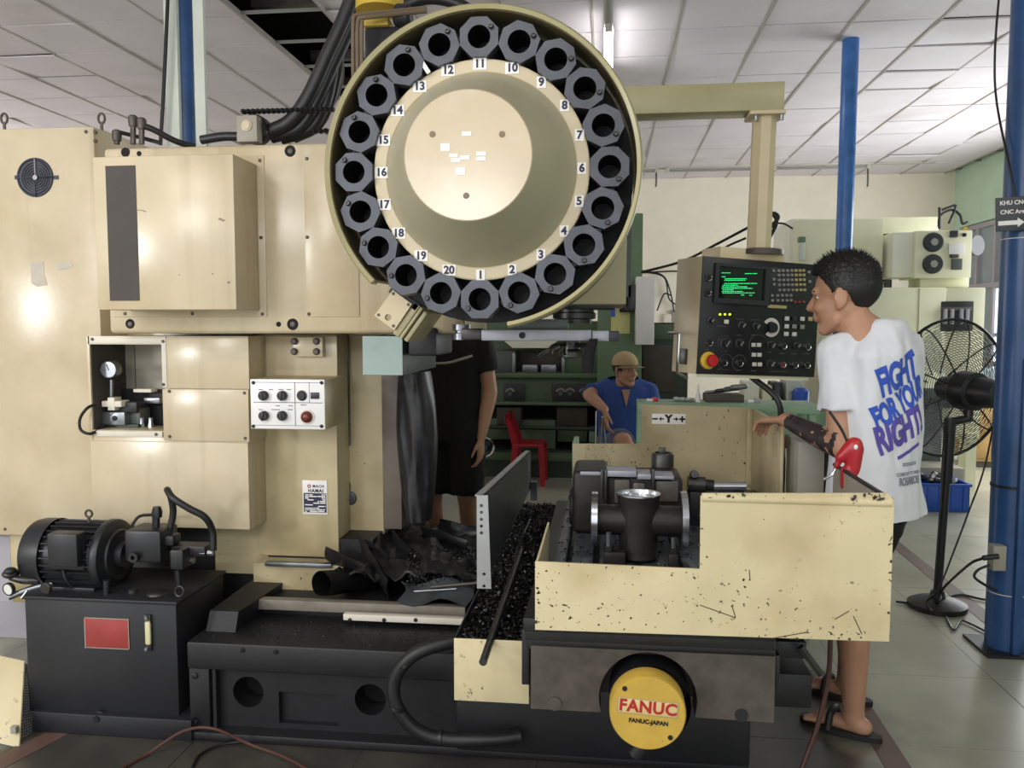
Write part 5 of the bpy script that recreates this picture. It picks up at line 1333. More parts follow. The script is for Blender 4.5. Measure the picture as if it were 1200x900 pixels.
for s, z in (('KHU CNC', .046), ('CNC Area', .008)):
    text('sign_text', s, .024, (0, 0, 0), 'white_label', sn_, bold=.0006, M_=RSG @ Matrix.Translation((-.05, -.001, z)) @ FACE)
b = NB(); plate(b, [(-.112, -.046), (-.035, -.046), (-.035, -.057), (-.008, -.037), (-.035, -.017), (-.035, -.028), (-.112, -.028)], [], -.0015, 0); b.transform(RSG); obj('arrow', b, 'white_label', sn_)
# left pillar boxed with pale boards
pl_, xl_ = pillar(216, 4.0, .052, 'blue_dark', 'blue steel pillar boxed by pale boards rising behind the ram', 0, 80)
for x0, x1 in ((193, 208), (227, 239)):
    a, b_, c, d = rect(x0, -40, x1, 170, 3.92); obj('side_board', box(NB(), a, b_, 3.92, 3.945, .0, CEIL+.1), 'white_board', pl_)
tag(obj('drop_cable', tube(NB(), [P(197, -10, 3.88), P(194, 60, 3.88), P(191, 120, 3.88), P(188, 170, 3.88)], .009, 8), 'cable'), 'black cable running down beside the boxed blue pillar', 'cable')
tag(obj('drop_cable', tube(NB(), [P(1172, -20, 3.9), P(1166, 60, 3.9), P(1168, 120, 3.9), P(1184, 200, 3.78), P(1190, 232, 3.76)], .005, 8), 'cable'), 'thin black cable hanging down to the direction sign', 'cable')

# ============================================================ pedestal fan
fb_ = F(1098, 712); fx, fy = fb_.x, fb_.y
fan = thing('pedestal_fan', 'black industrial pedestal fan with a round wire cage beside the blue pillar', 'fan', (fx, fy, 0))
obj('base', lathe(NB(), [(.14, 0), (.14, .025), (.11, .04), (.04, .055), (.03, .09), (0, .09)], (fx, fy, 0), (0, 0, 1), 36), 'cast_dark', fan)
zf = P(1110, 462, fy).z
obj('pole', tube(NB(), [(fx, fy, .08), (fx+.03, fy, zf-.16)], .021, 14, False), 'fan_black', fan)
obj('sleeve', tube(NB(), [(fx+.022, fy, zf-.45), (fx+.03, fy, zf-.12)], .028, 14, False), 'fan_black', fan)
fc = P(1113, 455, fy+.12); rF = .355
DF = Vector((-.375, .927, .03)).normalized()      # blowing away from the camera to the left
CF = Vector((fc.x, fy+.12, fc.z))
a, u, w = frame_of(DF)
def fr_(r, ang, h): return CF + DF*h + (u*math.cos(ang) + w*math.sin(ang))*r
obj('cage_rim', tube(NB(), [fr_(rF, 2*PI*i/48, 0) for i in range(49)], .008, 8, False), 'fan_black', fan)
cage = NB()
for k in range(22):
    r = .085 + (rF-.085)*k/22; h = -.085*math.sqrt(max(0, 1-(r/rF)**2.5))
    tube(cage, [fr_(r, 2*PI*i/40, h) for i in range(41)], .0018, 4, False)
    h = .085*math.sqrt(max(0, 1-(r/rF)**2.5))
    tube(cage, [fr_(r, 2*PI*i/40, h) for i in range(41)], .0015, 4, False)
cg = obj('wire_rings', cage, 'fan_black', fan, smooth=0)
for k in range(9):
    an = 2*PI*k/9
    for s in (-1, 1): obj('cage_spoke', tube(NB(), [fr_(rF*t, an, s*.085*math.sqrt(max(0, 1-t**2.5))) for t in (.2, .4, .6, .8, .93, 1)], .004, 6), 'fan_black', fan)
mb = obj('motor', lathe(NB(), [(.05, -.32), (.065, -.31), (.075, -.24), (.075, -.18), (.095, -.17), (.1, -.09), (.09, -.06), (0, -.06)], CF, DF, 30), 'fan_black', fan)
for k in range(12):
    an = 2*PI*k/12; obj('motor_rib', tube(NB(), [fr_(.012, an, -.323), fr_(.048, an, -.323)], .004, 5, False), 'panel_mid', mb)
obj('motor_hub', lathe(NB(), [(.02, -.05), (.06, -.045), (.06, .04), (0, .045)], CF, DF, 24), 'fan_black', fan)
for k in range(3):
    b = NB(); G = []
    for i in range(8):
        r = .05 + .26*i/7
        G.append([fr_(r, 2*PI*k/3 + (-.42 + .84*j/6)*(1 - .15*i/7), -.02 + .05*(j/6)) for j in range(7)])
    sheet(b, G); bmesh.ops.solidify(b, geom=b.faces[:], thickness=.002); obj('blade', b, 'blade_clear', fan)
obj('tilt_bracket', tube(NB(), [(fx+.03, fy, zf-.14), CF - DF*.13 + Vector((0, 0, -.14)), CF - DF*.13 + Vector((0, 0, -.06))], .022, 10, False), 'fan_black', fan)
tag(obj('fan_cord', tube(NB(), [CF - DF*.3, P(1160, 520, fy-.1), P(1150, 560, fy-.1), P(1135, 600, fy-.1), P(1120, 640, fy-.1), P(1100, 690, fy-.12), F(1086, 705, .05), F(1092, 716, .05)], .0045, 8), 'cable'), 'black power cord hanging from the fan motor to its base', 'cable')
tag(obj('plug_cord', tube(NB(), [P(1152, 654, 3.72), P(1135, 662, 3.8), F(1105, 690, .12), F(1100, 705, .06), F(1080, 708, .01), F(1050, 705, .01)], .006, 8), 'cable'), 'black cord running from the outlet plug past the fan base', 'cable')
tag(obj('outlet_cord', tube(NB(), [P(1160, 662, 3.72), P(1146, 668, 3.72), P(1142, 676, 3.72), P(1152, 684, 3.72), P(1168, 692, 3.74)], .006, 8), 'cable'), 'short black cord curling under the outlet on the pillar', 'cable')
tag(obj('extension_cable', tube(NB(), [F(1100, 702, .008), F(1125, 697, .008), F(1150, 702, .008), F(1180, 706, .008)], .006, 8), 'cable'), 'black cord lying on the floor between the fan and the pillar', 'cable')
tag(obj('extension_cable', tube(NB(), [F(1106, 715, .008), F(1112, 730, .008), F(1118, 738, .008), F(1125, 728, .008), F(1135, 730, .008), F(1165, 745, .008)], .005, 8), 'cable'), 'tangled black cord lying on the floor in front of the fan base', 'cable')

# ============================================================ background
# --- bench with clutter behind the rear guard
yb = 3.80
bzt = P(820, 474, yb).z
bn = thing('tool_bench', 'pale green bench top behind the cream rear guard', 'bench', (P(820, 480, yb).x, yb+.35, 0))
bxa, bxb = P(748, 475, yb).x, P(962, 475, yb).x
obj('top', box(NB(), bxa, bxb, yb+.01, yb+.26, bzt-.04, bzt, .004), 'bench_green', bn)
for x in (bxa+.015, bxb-.03):
    for y in (yb+.02, yb+.22): obj('leg', box(NB(), x-.014, x+.014, y, y+.03, 0, bzt-.04), 'bench_green', bn)
def onb(px, Y): return P(px, 480, Y).x
y_ = yb + .12
bxo = tag(obj('brown_tray', box(NB(), onb(827, y_), onb(872, y_), y_, y_+.14, bzt, bzt+.035, .004), 'lathe_brown'), 'brown tray of small tools on the green bench', 'tray')
for k, (px, h) in enumerate(((835, .03), (848, .045), (858, .055), (866, .03))):
    xx = onb(px, y_+.05); b = NB(); capsule(b, (xx-.03, y_+.06, bzt+.04+.008*k), (xx+.03, y_+.08, bzt+.045+.008*k), .008+.002*k)
    tag(obj('hand_tool', b, ('steel', 'steel_dark', 'lathe_grey', 'steel')[k]), ('bright short tool', 'dark stubby tool', 'grey thicker tool', 'bright thick tool')[k] + ' lying in the brown tray', 'tool')
tag(crumple('grey_cloth', [[Vector((onb(790 + 4*i, y_), y_ + .02*j, bzt+.012 + .006*((i+j) % 2))) for i in range(7)] for j in range(5)], 'glass_grey', amp=.006), 'folded grey cloth on the green bench', 'cloth')
xx = onb(818, y_); tag(obj('small_bottle', lathe(NB(), [(.012, 0), (.012, .035), (.004, .045), (.003, .085), (0, .085)], (xx, y_, bzt), (0, 0, 1), 14), 'white_paint'), 'small white oil bottle with thin spout on the bench', 'bottle')
for k, px in enumerate((762, 768, 880, 888)):
    xx = onb(px, y_); b = box(NB(), xx-.015, xx+.015, y_, y_+.03, bzt, bzt+.012+.006*(k % 2), .003)
    tag(obj('small_part', b, ('white_paint', 'estop_red', 'white_label', 'lavender_grey')[k]), ('white', 'red', 'pale paper-white', 'lavender-grey')[k] + ' small part lying on the green bench', 'part')

# --- green lathe
YL = 7.7
lt = thing('green_lathe', 'large dark green lathe with dial plates in the background', 'lathe', (P(640, 500, YL).x, YL+.4, 0))
def lpb(nm, x0, y0, x1, y1, dy, dep, m, par=None, bev=.01): return obj(nm, pbox(NB(), x0, y0, x1, y1, YL+dy, dep, bev), m, par or lt)
obj('base', box(NB(), P(440, 540, YL).x, P(748, 540, YL).x, YL+.05, YL+.9, 0, P(600, 528, YL).z), 'lathe_dark', lt)
lpb('toe_rail', 480, 530, 690, 540, .0, .1, 'lathe_green')
obj('back_panel', box(NB(), P(440, 400, YL).x, P(748, 400, YL).x, YL+.45, YL+.9, .2, P(600, 376, YL).z), 'lathe_green', lt)
lpb('apron', 480, 443, 748, 472, .12, .4, 'lathe_green'); lpb('ledge', 480, 437, 705, 443, .02, .5, 'lathe_green')
lpb('carriage', 520, 411, 604, 438, .1, .35, 'lathe_grey'); lpb('dark_recess', 604, 412, 660, 437, .3, .1, 'lathe_brown')
lpb('spindle_face', 660, 407, 740, 437, .15, .3, 'lathe_green')
for x in (612, 634): lpb('chuck_jaw', x, 427, x+18, 437, .15, .12, 'steel')
lpb('front_rail', 658, 413, 662, 438, .1, .1, 'steel'); lpb('front_rail', 600, 413, 604, 438, .08, .05, 'steel')
hood = NB(); q = [P(590, 400, YL), P(652, 400, YL), P(643, 408, YL), P(600, 408, YL)]
loft(hood, [[(p.x, YL+.05, p.z) for p in q], [(p.x, YL+.4, p.z) for p in q]]); obj('hood', hood, 'cnc_pale', lt)
for x0, x1, ds in ((590, 615, (598,)), (647, 693, (657, 668, 684))):
    dp = lpb('dial_plate', x0, 450, x1, 471, .09, .04, 'panel_mid', bev=.004)
    for x in ds:
        c = P(x, 461, YL+.085); obj('dial', tube(NB(), [(c.x + .04*math.cos(t), c.y, c.z + .04*math.sin(t)) for t in [2.8 - .35*i for i in range(8)]], .012, 6), 'key_grey', dp)
        obj('dial_knob', lathe(NB(), [(.022, 0), (.02, .04), (0, .04)], c, (0, -1, 0), 12), 'lathe_grey', dp)
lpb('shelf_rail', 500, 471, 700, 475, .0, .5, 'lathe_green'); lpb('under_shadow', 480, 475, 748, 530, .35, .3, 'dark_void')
for x0, y0, x1, y1, m in ((582, 477, 611, 500, 'lathe_brown'), (607, 492, 651, 532, 'lathe_green'), (652, 477, 688, 500, 'lathe_brown'), (653, 500, 688, 518, 'lathe_green'), (560, 490, 608, 515, 'lathe_green'), (690, 502, 720, 519, 'bench_green'), (715, 478, 748, 530, 'lathe_dark')):
    lpb('housing', x0, y0, x1, y1, .1 + .05*(x0 % 3), .3, m)
# --- green cabinet with chart and white box
gcx = thing('green_cabinet', 'upright green cabinet with a yellow wall chart behind the machine head', 'cabinet', (P(745, 400, 7.2).x, 7.4, 0))
obj('body', box(NB(), P(700, 400, 7.2).x, P(752, 400, 7.2).x, 7.2, 7.6, .0, P(730, 250, 7.2).z, .01), 'cabinet_green', gcx)
obj('chart', pbox(NB(), 716, 360, 738, 391, 7.19, .008), 'paper_yellow', gcx)
obj('chart_tab', pbox(NB(), 716, 352, 721, 371, 7.185, .008), 'blue_plastic', gcx)
obj('screen_bar', pbox(NB(), 726, 354, 744, 366, 7.1, .06, .01), 'panel_black', gcx)
wb = tag(obj('white_box', pbox(NB(), 745, 324, 767, 404, 6.9, .25, .006), 'white_paint'), 'tall white enclosure hanging beside the green cabinet', 'enclosure')
lg2 = thing('dark_green_machine', 'low dark green machine casing behind the seated person', 'machine', (P(780, 500, 7.9).x, 8.1, 0))
obj('casing', box(NB(), P(752, 450, 7.9).x, P(806, 450, 7.9).x, 7.9, 8.6, 0, P(780, 378, 7.9).z, .015), 'lathe_dark', lg2)
obj('casing_top', pbox(NB(), 766, 380, 794, 398, 7.89, .03, .01), 'lathe_green', lg2)
obj('rust_panel', pbox(NB(), 753, 405, 790, 460, 7.88, .04, .01), 'lathe_brown', lg2)
sk = thing('wall_socket', 'grey socket pair on the pale wall with loose black wires', 'socket', (P(787, 372, 12.3).x, 12.38, P(787, 378, 12.38).z))
obj('socket_box', pbox(NB(), 778, 368, 787, 379, 12.33, .07, .01), 'white_strip', sk); obj('socket_box', pbox(NB(), 787, 363, 796, 379, 12.33, .07, .01), 'grey_box', sk)
for pts in ([(745, 316), (775, 322), (785, 340), (790, 366)], [(748, 320), (782, 318), (800, 318)], [(752, 318), (778, 325), (784, 350), (796, 358), (800, 356)], [(770, 364), (778, 345), (786, 346)]):
    obj('wire', tube(NB(), [P(x, y, 12.3) for x, y in pts], .012, 6), 'cable', sk)
ps = thing('photo_holder', 'white wall unit with a small picture beside the pendant', 'wall unit', (P(798, 430, 8).x, 8.0, P(798, 434, 8).z))
obj('plate', pbox(NB(), 792, 402, 800, 434, 8.0, .03, .004), 'white_paint', ps); obj('picture', pbox(NB(), 794, 406, 799, 424, 7.99, .012), 'lathe_brown', ps)
obj('hang_post', box(NB(), P(796, 420, 8).x-.02, P(796, 420, 8).x+.02, 8.03, 8.07, 0, P(796, 380, 8).z), 'rim_olive', ps)
# machine with tidy things behind pendant, just above the bench
mb_ = thing('tool_cart', 'pale green tool cart with parts behind the bench and the pendant', 'cart', (P(890, 500, 5.2).x, 5.4, 0))
obj('cart_body', box(NB(), P(868, 500, 5.2).x, P(968, 500, 5.2).x, 5.2, 5.75, .0, P(900, 478, 5.2).z, .006), 'bench_green', mb_)
obj('cart_drawer', pbox(NB(), 920, 520, 958, 600, 5.18, .02, .004), 'cnc_pale', mb_)
obj('cart_recess', pbox(NB(), 912, 510, 935, 525, 5.17, .02, .004), 'panel_black', mb_)
for x0, y0, x1, y1, m in ((872, 447, 890, 478, 'cnc_pale'), (893, 452, 905, 480, 'cnc_cream'), (906, 448, 917, 482, 'panel_black'), (921, 446, 942, 476, 'white_board')):
    obj('cart_item', pbox(NB(), x0, y0, x1, y1, 5.3, .2, .01), m, mb_)
tag(obj('blue_can', lathe(NB(), [(.05, 0), (.05, .1), (.03, .12), (0, .12)], (P(938, 473, 5.25).x, 5.25, P(900, 478, 5.2).z + .001), (0, 0, 1), 18), 'blue_plastic'), 'small blue can standing on the tool cart', 'can')

# --- cream CNC machine at the right
YC = 7.6
cn = thing('cream_cnc_machine', 'pale cream enclosed milling machine behind the operator and fan', 'machine', (P(1050, 450, YC).x, YC+.6, 0))
obj('lower_body', box(NB(), P(960, 450, YC).x, P(1105, 450, YC).x, YC, YC+1.3, .12, P(1040, 337, YC).z, .01), 'cnc_cream', cn)
obj('side_body', box(NB(), P(1105.5, 450, YC).x, P(1152, 450, YC).x, YC+.02, YC+.6, .45, P(1120, 337, YC).z, .01), 'cnc_cream', cn)
obj('panel_seam', pbox(NB(), 1073.5, 338, 1074.5, 540, YC-.004, .01), 'rim_olive', cn)
obj('upper_body', box(NB(), P(935, 300, YC+.3).x, P(1035, 300, YC+.3).x, YC+.3, YC+1.3, P(980, 340, YC).z, P(980, 256, YC+.3).z, .02), 'cnc_cream', cn)
obj('upper_wing', box(NB(), P(925, 300, YC+.5).x, P(950, 300, YC+.5).x, YC+.5, YC+1.3, P(930, 340, YC).z, P(940, 256, YC+.5).z, .02), 'cnc_pale', cn)
obj('head_beam', box(NB(), P(1030, 280, YC+.8).x, P(1100, 280, YC+.8).x, YC+.8, YC+1.2, P(1060, 280, YC+.8).z, P(1060, 254, YC+.8).z, .02), 'cnc_cream', cn)
obj('dark_gap', pbox(NB(), 1032, 274, 1046, 337, YC+.6, .2), 'panel_mid', cn)
obj('gap_strut', pbox(NB(), 1040, 275, 1044, 337, YC+.5, .05), 'lathe_grey', cn)
eb = obj('electrics_box', pbox(NB(), 1072, 270, 1139, 326, YC+.1, .4, .01), 'cnc_cream', cn)
obj('box_cover', pbox(NB(), 1046, 272, 1072, 325, YC+.15, .35, .01), 'cnc_pale', eb)
for px, py in ((1093, 284), (1092.5, 309.5)):
    c = P(px, py, YC+.1); f_ = obj('cooling_fan', lathe(NB(), [(.085, 0), (.085, .02), (.075, .03), (.03, .032), (.03, .04), (0, .04)], c, (0, -1, 0), 28, cap=False), 'panel_mid', cn)
    obj('fan_hub', lathe(NB(), [(.032, .04), (.03, .048), (0, .048)], c, (0, -1, 0), 16, cap=False), 'key_grey', f_)
for x0, y0, x1, y1, m in ((1114, 270, 1123, 278, 'panel_mid'), (1129, 273, 1133, 277, 'panel_black'), (1112, 285, 1131, 298, 'white_paint'), (1116, 303, 1128, 316, 'lathe_grey'), (1114, 298, 1124, 302, 'lathe_brown')):
    obj('plate', pbox(NB(), x0, y0, x1, y1, YC+.075, .03, .005), m, eb)
tri = NB(); q = [P(1128, 269.5, YC+.09), P(1135, 269.5, YC+.09), P(1131.5, 264.5, YC+.09)]
obj('warning_triangle', plate(NB(), [(p.x, p.z) for p in q], [], YC+.085, YC+.095), 'estop_yellow', eb)
obj('side_fan', lathe(NB(), [(.09, 0), (.09, .05), (0, .05)], P(1140, 288, YC+.35), (.5, -.86, 0), 24), 'panel_mid', cn)
obj('stand_plate', pbox(NB(), 1078, 326, 1136, 337, YC+.2, .3, .01), 'cnc_cream', cn)
for pts in ([(1100, 266), (1102, 253), (1115, 246), (1125, 252), (1128, 262), (1134, 260)], [(1104, 246), (1112, 243), (1120, 242), (1112, 262)], [(1101, 243), (1101, 268)]):
    obj('loose_cable', tube(NB(), [P(x, y, YC+.3) for x, y in pts], .012, 6), 'cable', cn)
obj('lamp_tower', pbox(NB(), 937, 279, 944, 305, YC+.2, .06, .01), 'white_board', cn); obj('lamp_tower_cap', pbox(NB(), 936.5, 277, 944.5, 284, YC+.19, .08, .01), 'cabinet_green', cn)
wn = obj('window_recess', pbox(NB(), 1102.5, 353, 1141, 388, YC-.006, .02, .01), 'panel_mid', cn)
for px in (1108, 1116, 1127, 1134): obj('regulator', pbox(NB(), px-2, 362, px+2.5, 380, YC-.03, .03, .006), 'lavender_grey', wn)
obj('window_bar', pbox(NB(), 1104, 360, 1139, 364, YC-.02, .02, .004), 'cable_grey', wn)
obj('dark_window', pbox(NB(), 1056, 470, 1104, 545, YC-.01, .02, .01), 'lathe_grey', cn)
obj('sump', box(NB(), P(1050, 560, YC).x, P(1110, 560, YC).x, YC-.35, YC+.1, 0, P(1080, 540, YC).z, .01), 'grey_box', cn)
obj('leg', box(NB(), P(1128, 560, YC).x, P(1140, 560, YC).x, YC-.05, YC+.1, 0, .5), 'cnc_cream', cn)
obj('cross_rail', pbox(NB(), 1020, 455, 1120, 478, YC-.25, .05, .004), 'lathe_grey', cn)
# --- bench grinder / clutter seen through the fan cage
cl = thing('wooden_crate', 'light wooden cabinet against the right wall behind the fan', 'cabinet', (P(1158, 530, 8.8).x, 9.0, 0))
obj('body', box(NB(), P(1142, 500, 8.8).x, P(1182, 500, 8.8).x, 8.8, 9.3, .06, P(1160, 470, 8.8).z, .01), 'wood', cl)
obj('foot', box(NB(), P(1146, 500, 8.8).x, P(1178, 500, 8.8).x, 8.82, 9.25, 0, .06), 'lathe_brown', cl)
obj('door', box(NB(), P(1143.5, 500, 8.8).x, P(1162, 500, 8.8).x, 8.785, 8.8, .1, P(1160, 474, 8.8).z, .004), 'wood', cl)
obj('door', box(NB(), P(1163, 500, 8.8).x, P(1181, 500, 8.8).x, 8.785, 8.8, .1, P(1160, 474, 8.8).z, .004), 'wood', cl)
tag(obj('glass_case', pbox(NB(), 1148, 432, 1180, 469, 8.85, .35, .01), 'glass_grey'), 'grey glass-fronted case standing on the wooden cabinet', 'case')
# --- blue crates
def crate(x0, x1, py, Y, label, hgt=.22):
    a, b_ = P(x0, py, Y).x, P(x1, py, Y).x; t = thing('blue_crate', label, 'crate', ((a+b_)/2, Y+.2, 0), 'blue crates on the floor by the cream machine')
    obj('bottom', box(NB(), a+.01, b_-.01, Y+.01, Y+.39, 0.001, .01), 'blue_plastic', t)
    for q in ((a, b_, Y, Y+.008), (a, b_, Y+.392, Y+.4), (a, a+.008, Y, Y+.4), (b_-.008, b_, Y, Y+.4)): obj('side_wall', box(NB(), q[0], q[1], q[2], q[3], .001, hgt, .002), 'blue_plastic', t)
    rb_ = NB(); box(rb_, a-.012, b_+.012, Y-.012, Y, hgt-.02, hgt); box(rb_, a-.012, a, Y, Y+.412, hgt-.02, hgt); box(rb_, b_, b_+.012, Y, Y+.412, hgt-.02, hgt); box(rb_, a, b_, Y+.4, Y+.412, hgt-.02, hgt); obj('rim', rb_, 'blue_plastic', t)
    for k in range(4): 
        x = a + (b_-a)*(k+.5)/4; obj('rib', box(NB(), x-.006, x+.006, Y-.008, Y, .02, hgt-.02), 'blue_plastic', t)
    b = NB(); 
    for k in range(14): 
        c = Vector((random.uniform(a+.06, b_-.06), Y+random.uniform(.06, .34), hgt-.03 + random.uniform(0, .05))); capsule(b, c, c+Vector((random.gauss(0, .04), random.gauss(0, .04), .02)), .025, .02, 8)
    st = obj('scrap', b, 'steel_dark', t); st['kind'] = 'stuff'
yc_ = F(1110, 600).y
crate(1080, 1136, 590, yc_, 'blue plastic crate of scrap on the floor behind the fan stand'); crate(1030, 1060, 590, yc_+.05, 'blue plastic crate half hidden behind the operator', .20)

# --- red plastic chair
YK = 7.3
kx = P(618, 540, YK).x
rc_ = thing('red_chair', 'red plastic chair standing empty before the green lathe', 'chair', (kx, YK+.2, 0))
zs = P(618, 521, YK).z; X0, X1 = P(600, 521, YK).x, P(637, 521, YK).x
obj('seat', box(NB(), X0, X1, YK, YK+.38, zs-.025, zs, .01), 'red_plastic', rc_)
for x, y in ((X0, YK), (X1-.05, YK), (X0, YK+.33), (X1-.05, YK+.33)): 
    b = NB(); dx = -.03 if x == X0 else .02
    loft(b, [[(x+dx, y, 0), (x+.045+dx, y, 0), (x+.045+dx, y+.045, 0), (x+dx, y+.045, 0)], [(x, y, zs-.02), (x+.055, y, zs-.02), (x+.055, y+.05, zs-.02), (x, y+.05, zs-.02)]]); obj('leg', b, 'red_plastic', rc_)
ztb = P(592, 487, YK).z; xt = P(591, 487, YK).x
for y in (YK+.01, YK+.33):
    b = NB(); q = [(X0+.0, zs-.02), (X0+.07, zs-.02), (xt+.03, ztb), (xt, ztb+.01)]; plate(b, q, [], y, y+.04); obj('back_post', b, 'red_plastic', rc_)
obj('back_rail', box(NB(), xt, xt+.03, YK+.01, YK+.37, ztb-.08, ztb+.01, .008), 'red_plastic', rc_)
for k in range(3): 
    y = YK+.09+.09*k; b = NB(); q = [(X0+.02, zs-.02), (X0+.04, zs-.02), (xt+.022, ztb-.05), (xt+.006, ztb-.05)]; plate(b, q, [], y, y+.04); obj('back_slat', b, 'red_plastic', rc_)
# --- lamps
def batten(name, label, x0, x1, y0, y1, z, lit, grp=None):
    t = thing(name, label, 'lamp', ((x0+x1)/2, (y0+y1)/2, z), grp)
    alongx = (x1-x0) > (y1-y0)
    if alongx: box_ = box(NB(), x0, x1, y0-.03, y0+.03, z+.03, z+.09, .005); tb2 = tube(NB(), [(x0+.03, y0, z), (x1-.03, y0, z)], .016, 12, False)
    else: box_ = box(NB(), x0-.03, x0+.03, y0, y1, z+.035, z+.09, .005); tb2 = tube(NB(), [(x0, y0+.03, z), (x0, y1-.03, z)], .032, 12, False)
    obj('batten', box_, 'lamp_batten', t)
    for e in (.2, .8): obj('hanger', cyl(NB(), (x0+(x1-x0)*e, y0+(y1-y0)*e, z+.08), (x0+(x1-x0)*e, y0+(y1-y0)*e, CEIL+.01), .006, seg=6), 'lamp_batten', t)
    obj('tube', tb2, 'tube_lit' if lit else 'lamp_off', t)
    for e in (0, 1):
        c = ((x0 + (x1-x0)*e), (y0 + (y1-y0)*e)); obj('end_holder', box(NB(), c[0]-.025, c[0]+.025, c[1]-.025, c[1]+.025, z-.02, z+.04, .004), 'lamp_batten', t)
    return t
lx = P(713, 50, 5.6).x
batten('tube_lamp', 'lit fluorescent tube on the ceiling above the tool drum', lx, lx, 5.75, 6.95, CEIL-.13, True)
batten('tube_lamp', 'unlit fluorescent batten in line with the lit tube', lx, lx, 4.3, 5.6, CEIL-.13, False)
yl_ = 11.5
for x0, x1, lab in ((P(752, 198, yl_).x-1.0, P(770, 198, yl_).x, 'unlit fluorescent batten on the far wall beside the tool drum'), (P(782, 197, yl_).x, P(895, 197, yl_).x, 'unlit fluorescent batten on the far wall left of the pendant post'), (P(907, 198, yl_).x, P(1018, 198, yl_).x, 'unlit fluorescent batten on the far wall behind the slim blue pillar')):
    batten('tube_lamp', lab, x0, x1, yl_, yl_, P(850, 199, yl_).z, False, 'far wall battens')
XX = P(920, 193, yl_)
ra = thing('lamp_rail', 'long pale rail carrying the far wall lamps', 'rail', (P(920, 193, yl_).x, yl_+.05, P(920, 193, yl_).z))
obj('rail', box(NB(), P(745, 193, yl_).x, P(1098, 193, yl_).x, yl_+.04, yl_+.1, P(920, 194, yl_).z, P(920, 189, yl_).z), 'lamp_batten', ra)
for px in (769, 1017): obj('pull_cord', tube(NB(), [P(px, 193, yl_+.05), P(px, 212, yl_), P(px-.5, 219, yl_)], .012, 6), 'cable_grey', ra)
for px in (800, 920, 1040): obj('hanger', cyl(NB(), P(px, 191, yl_+.07), (P(px, 191, yl_+.07).x, yl_+.07, CEIL+.01), .008, seg=6), 'lamp_batten', ra)
tag(obj('ceiling_hanger', box(NB(), lx-.06, lx+.06, 4.95, 5.1, CEIL-.02, CEIL+.25), 'steel_dark'), 'dark hanger plate above the unlit batten in the ceiling', 'hanger')
# far-left yellow wall-side cabinets so the space behind the column is closed
fm = thing('far_machine', 'dark green machine bulk standing behind the machining center', 'machine', (-2.6, 7.6, 0))
obj('bulk', box(NB(), -4.4, -2.45, 7.2, 8.3, 0, 1.9, .02), 'lathe_dark', fm)
obj('bulk_top', box(NB(), -3.9, -2.6, 7.3, 8.2, 1.9, 2.1, .02), 'lathe_green', fm)

hw = P(568, 524, YL-.1); obj('handwheel', tube(NB(), [(hw.x + .09*math.cos(t*PI/10), YL-.12, hw.z + .09*math.sin(t*PI/10)) for t in range(21)], .012, 6, False), 'chrome', lt)
obj('handwheel_shaft', tube(NB(), [(hw.x, YL-.13, hw.z), (hw.x, YL+.12, hw.z)], .03, 10, False), 'lathe_grey', lt)
obj('feed_rod', cyl(NB(), P(566, 500, YL), P(700, 503, YL), .02, seg=10), 'lathe_dark', lt)
bkx = F(526, 566); bk = thing('blue_bottle', 'small blue bottle on the floor behind the person in black', 'bottle', (bkx.x, bkx.y, 0))
obj('bottle', lathe(NB(), [(.07, 0), (.07, .12), (.03, .16), (0, .16)], (bkx.x, bkx.y, 0), (0, 0, 1), 20), 'blue_plastic', bk)
obj('cap', lathe(NB(), [(.03, .155), (.03, .19), (0, .19)], (bkx.x, bkx.y, 0), (0, 0, 1), 14), 'white_paint', bk)

# ============================================================ people
# local frame of every figure: +X forward, +Y left, +Z up
def head_into(bm, HM):
    """skull, jaw, nose, lips, brow, ears and neck stub; HM: head frame, origin at head centre"""
    t = NB()
    ell(t, (-.012, 0, .032), (.096, .074, .084)); ell(t, (.030, 0, -.030), (.060, .058, .082)); ell(t, (.0, 0, -.035), (.062, .064, .06))
    capsule(t, (.062, -.014, -.096), (.062, .014, -.096), .022); capsule(t, (.02, -.045, -.07), (.06, -.015, -.095), .020); capsule(t, (.02, .045, -.07), (.06, .015, -.095), .020)
    capsule(t, (.083, 0, .012), (.104, 0, -.026), .008, .0135); ell(t, (.092, .012, -.030), (.012, .009, .008)); ell(t, (.092, -.012, -.030), (.012, .009, .008))
    capsule(t, (.076, -.032, .022), (.076, .032, .022), .0135); ell(t, (.06, .034, -.028), (.028, .02, .022)); ell(t, (.06, -.034, -.028), (.028, .02, .022))
    capsule(t, (.088, -.016, -.053), (.088, .016, -.053), .0075); capsule(t, (.086, -.014, -.065), (.086, .014, -.065), .008)
    for s in (-1, 1):
        R = Matrix.Rotation(s*.35, 3, 'Z'); ell(t, (-.004, s*.077, -.008), (.021, .007, .033), R); ell(t, (.004, s*.073, -.035), (.010, .007, .010))
    capsule(t, (-.02, 0, -.06), (-.048, 0, -.165), .052, .057)
    t.transform(HM); me = bpy.data.meshes.new('h'); t.to_mesh(me); t.free(); bm.from_mesh(me); bpy.data.meshes.remove(me)
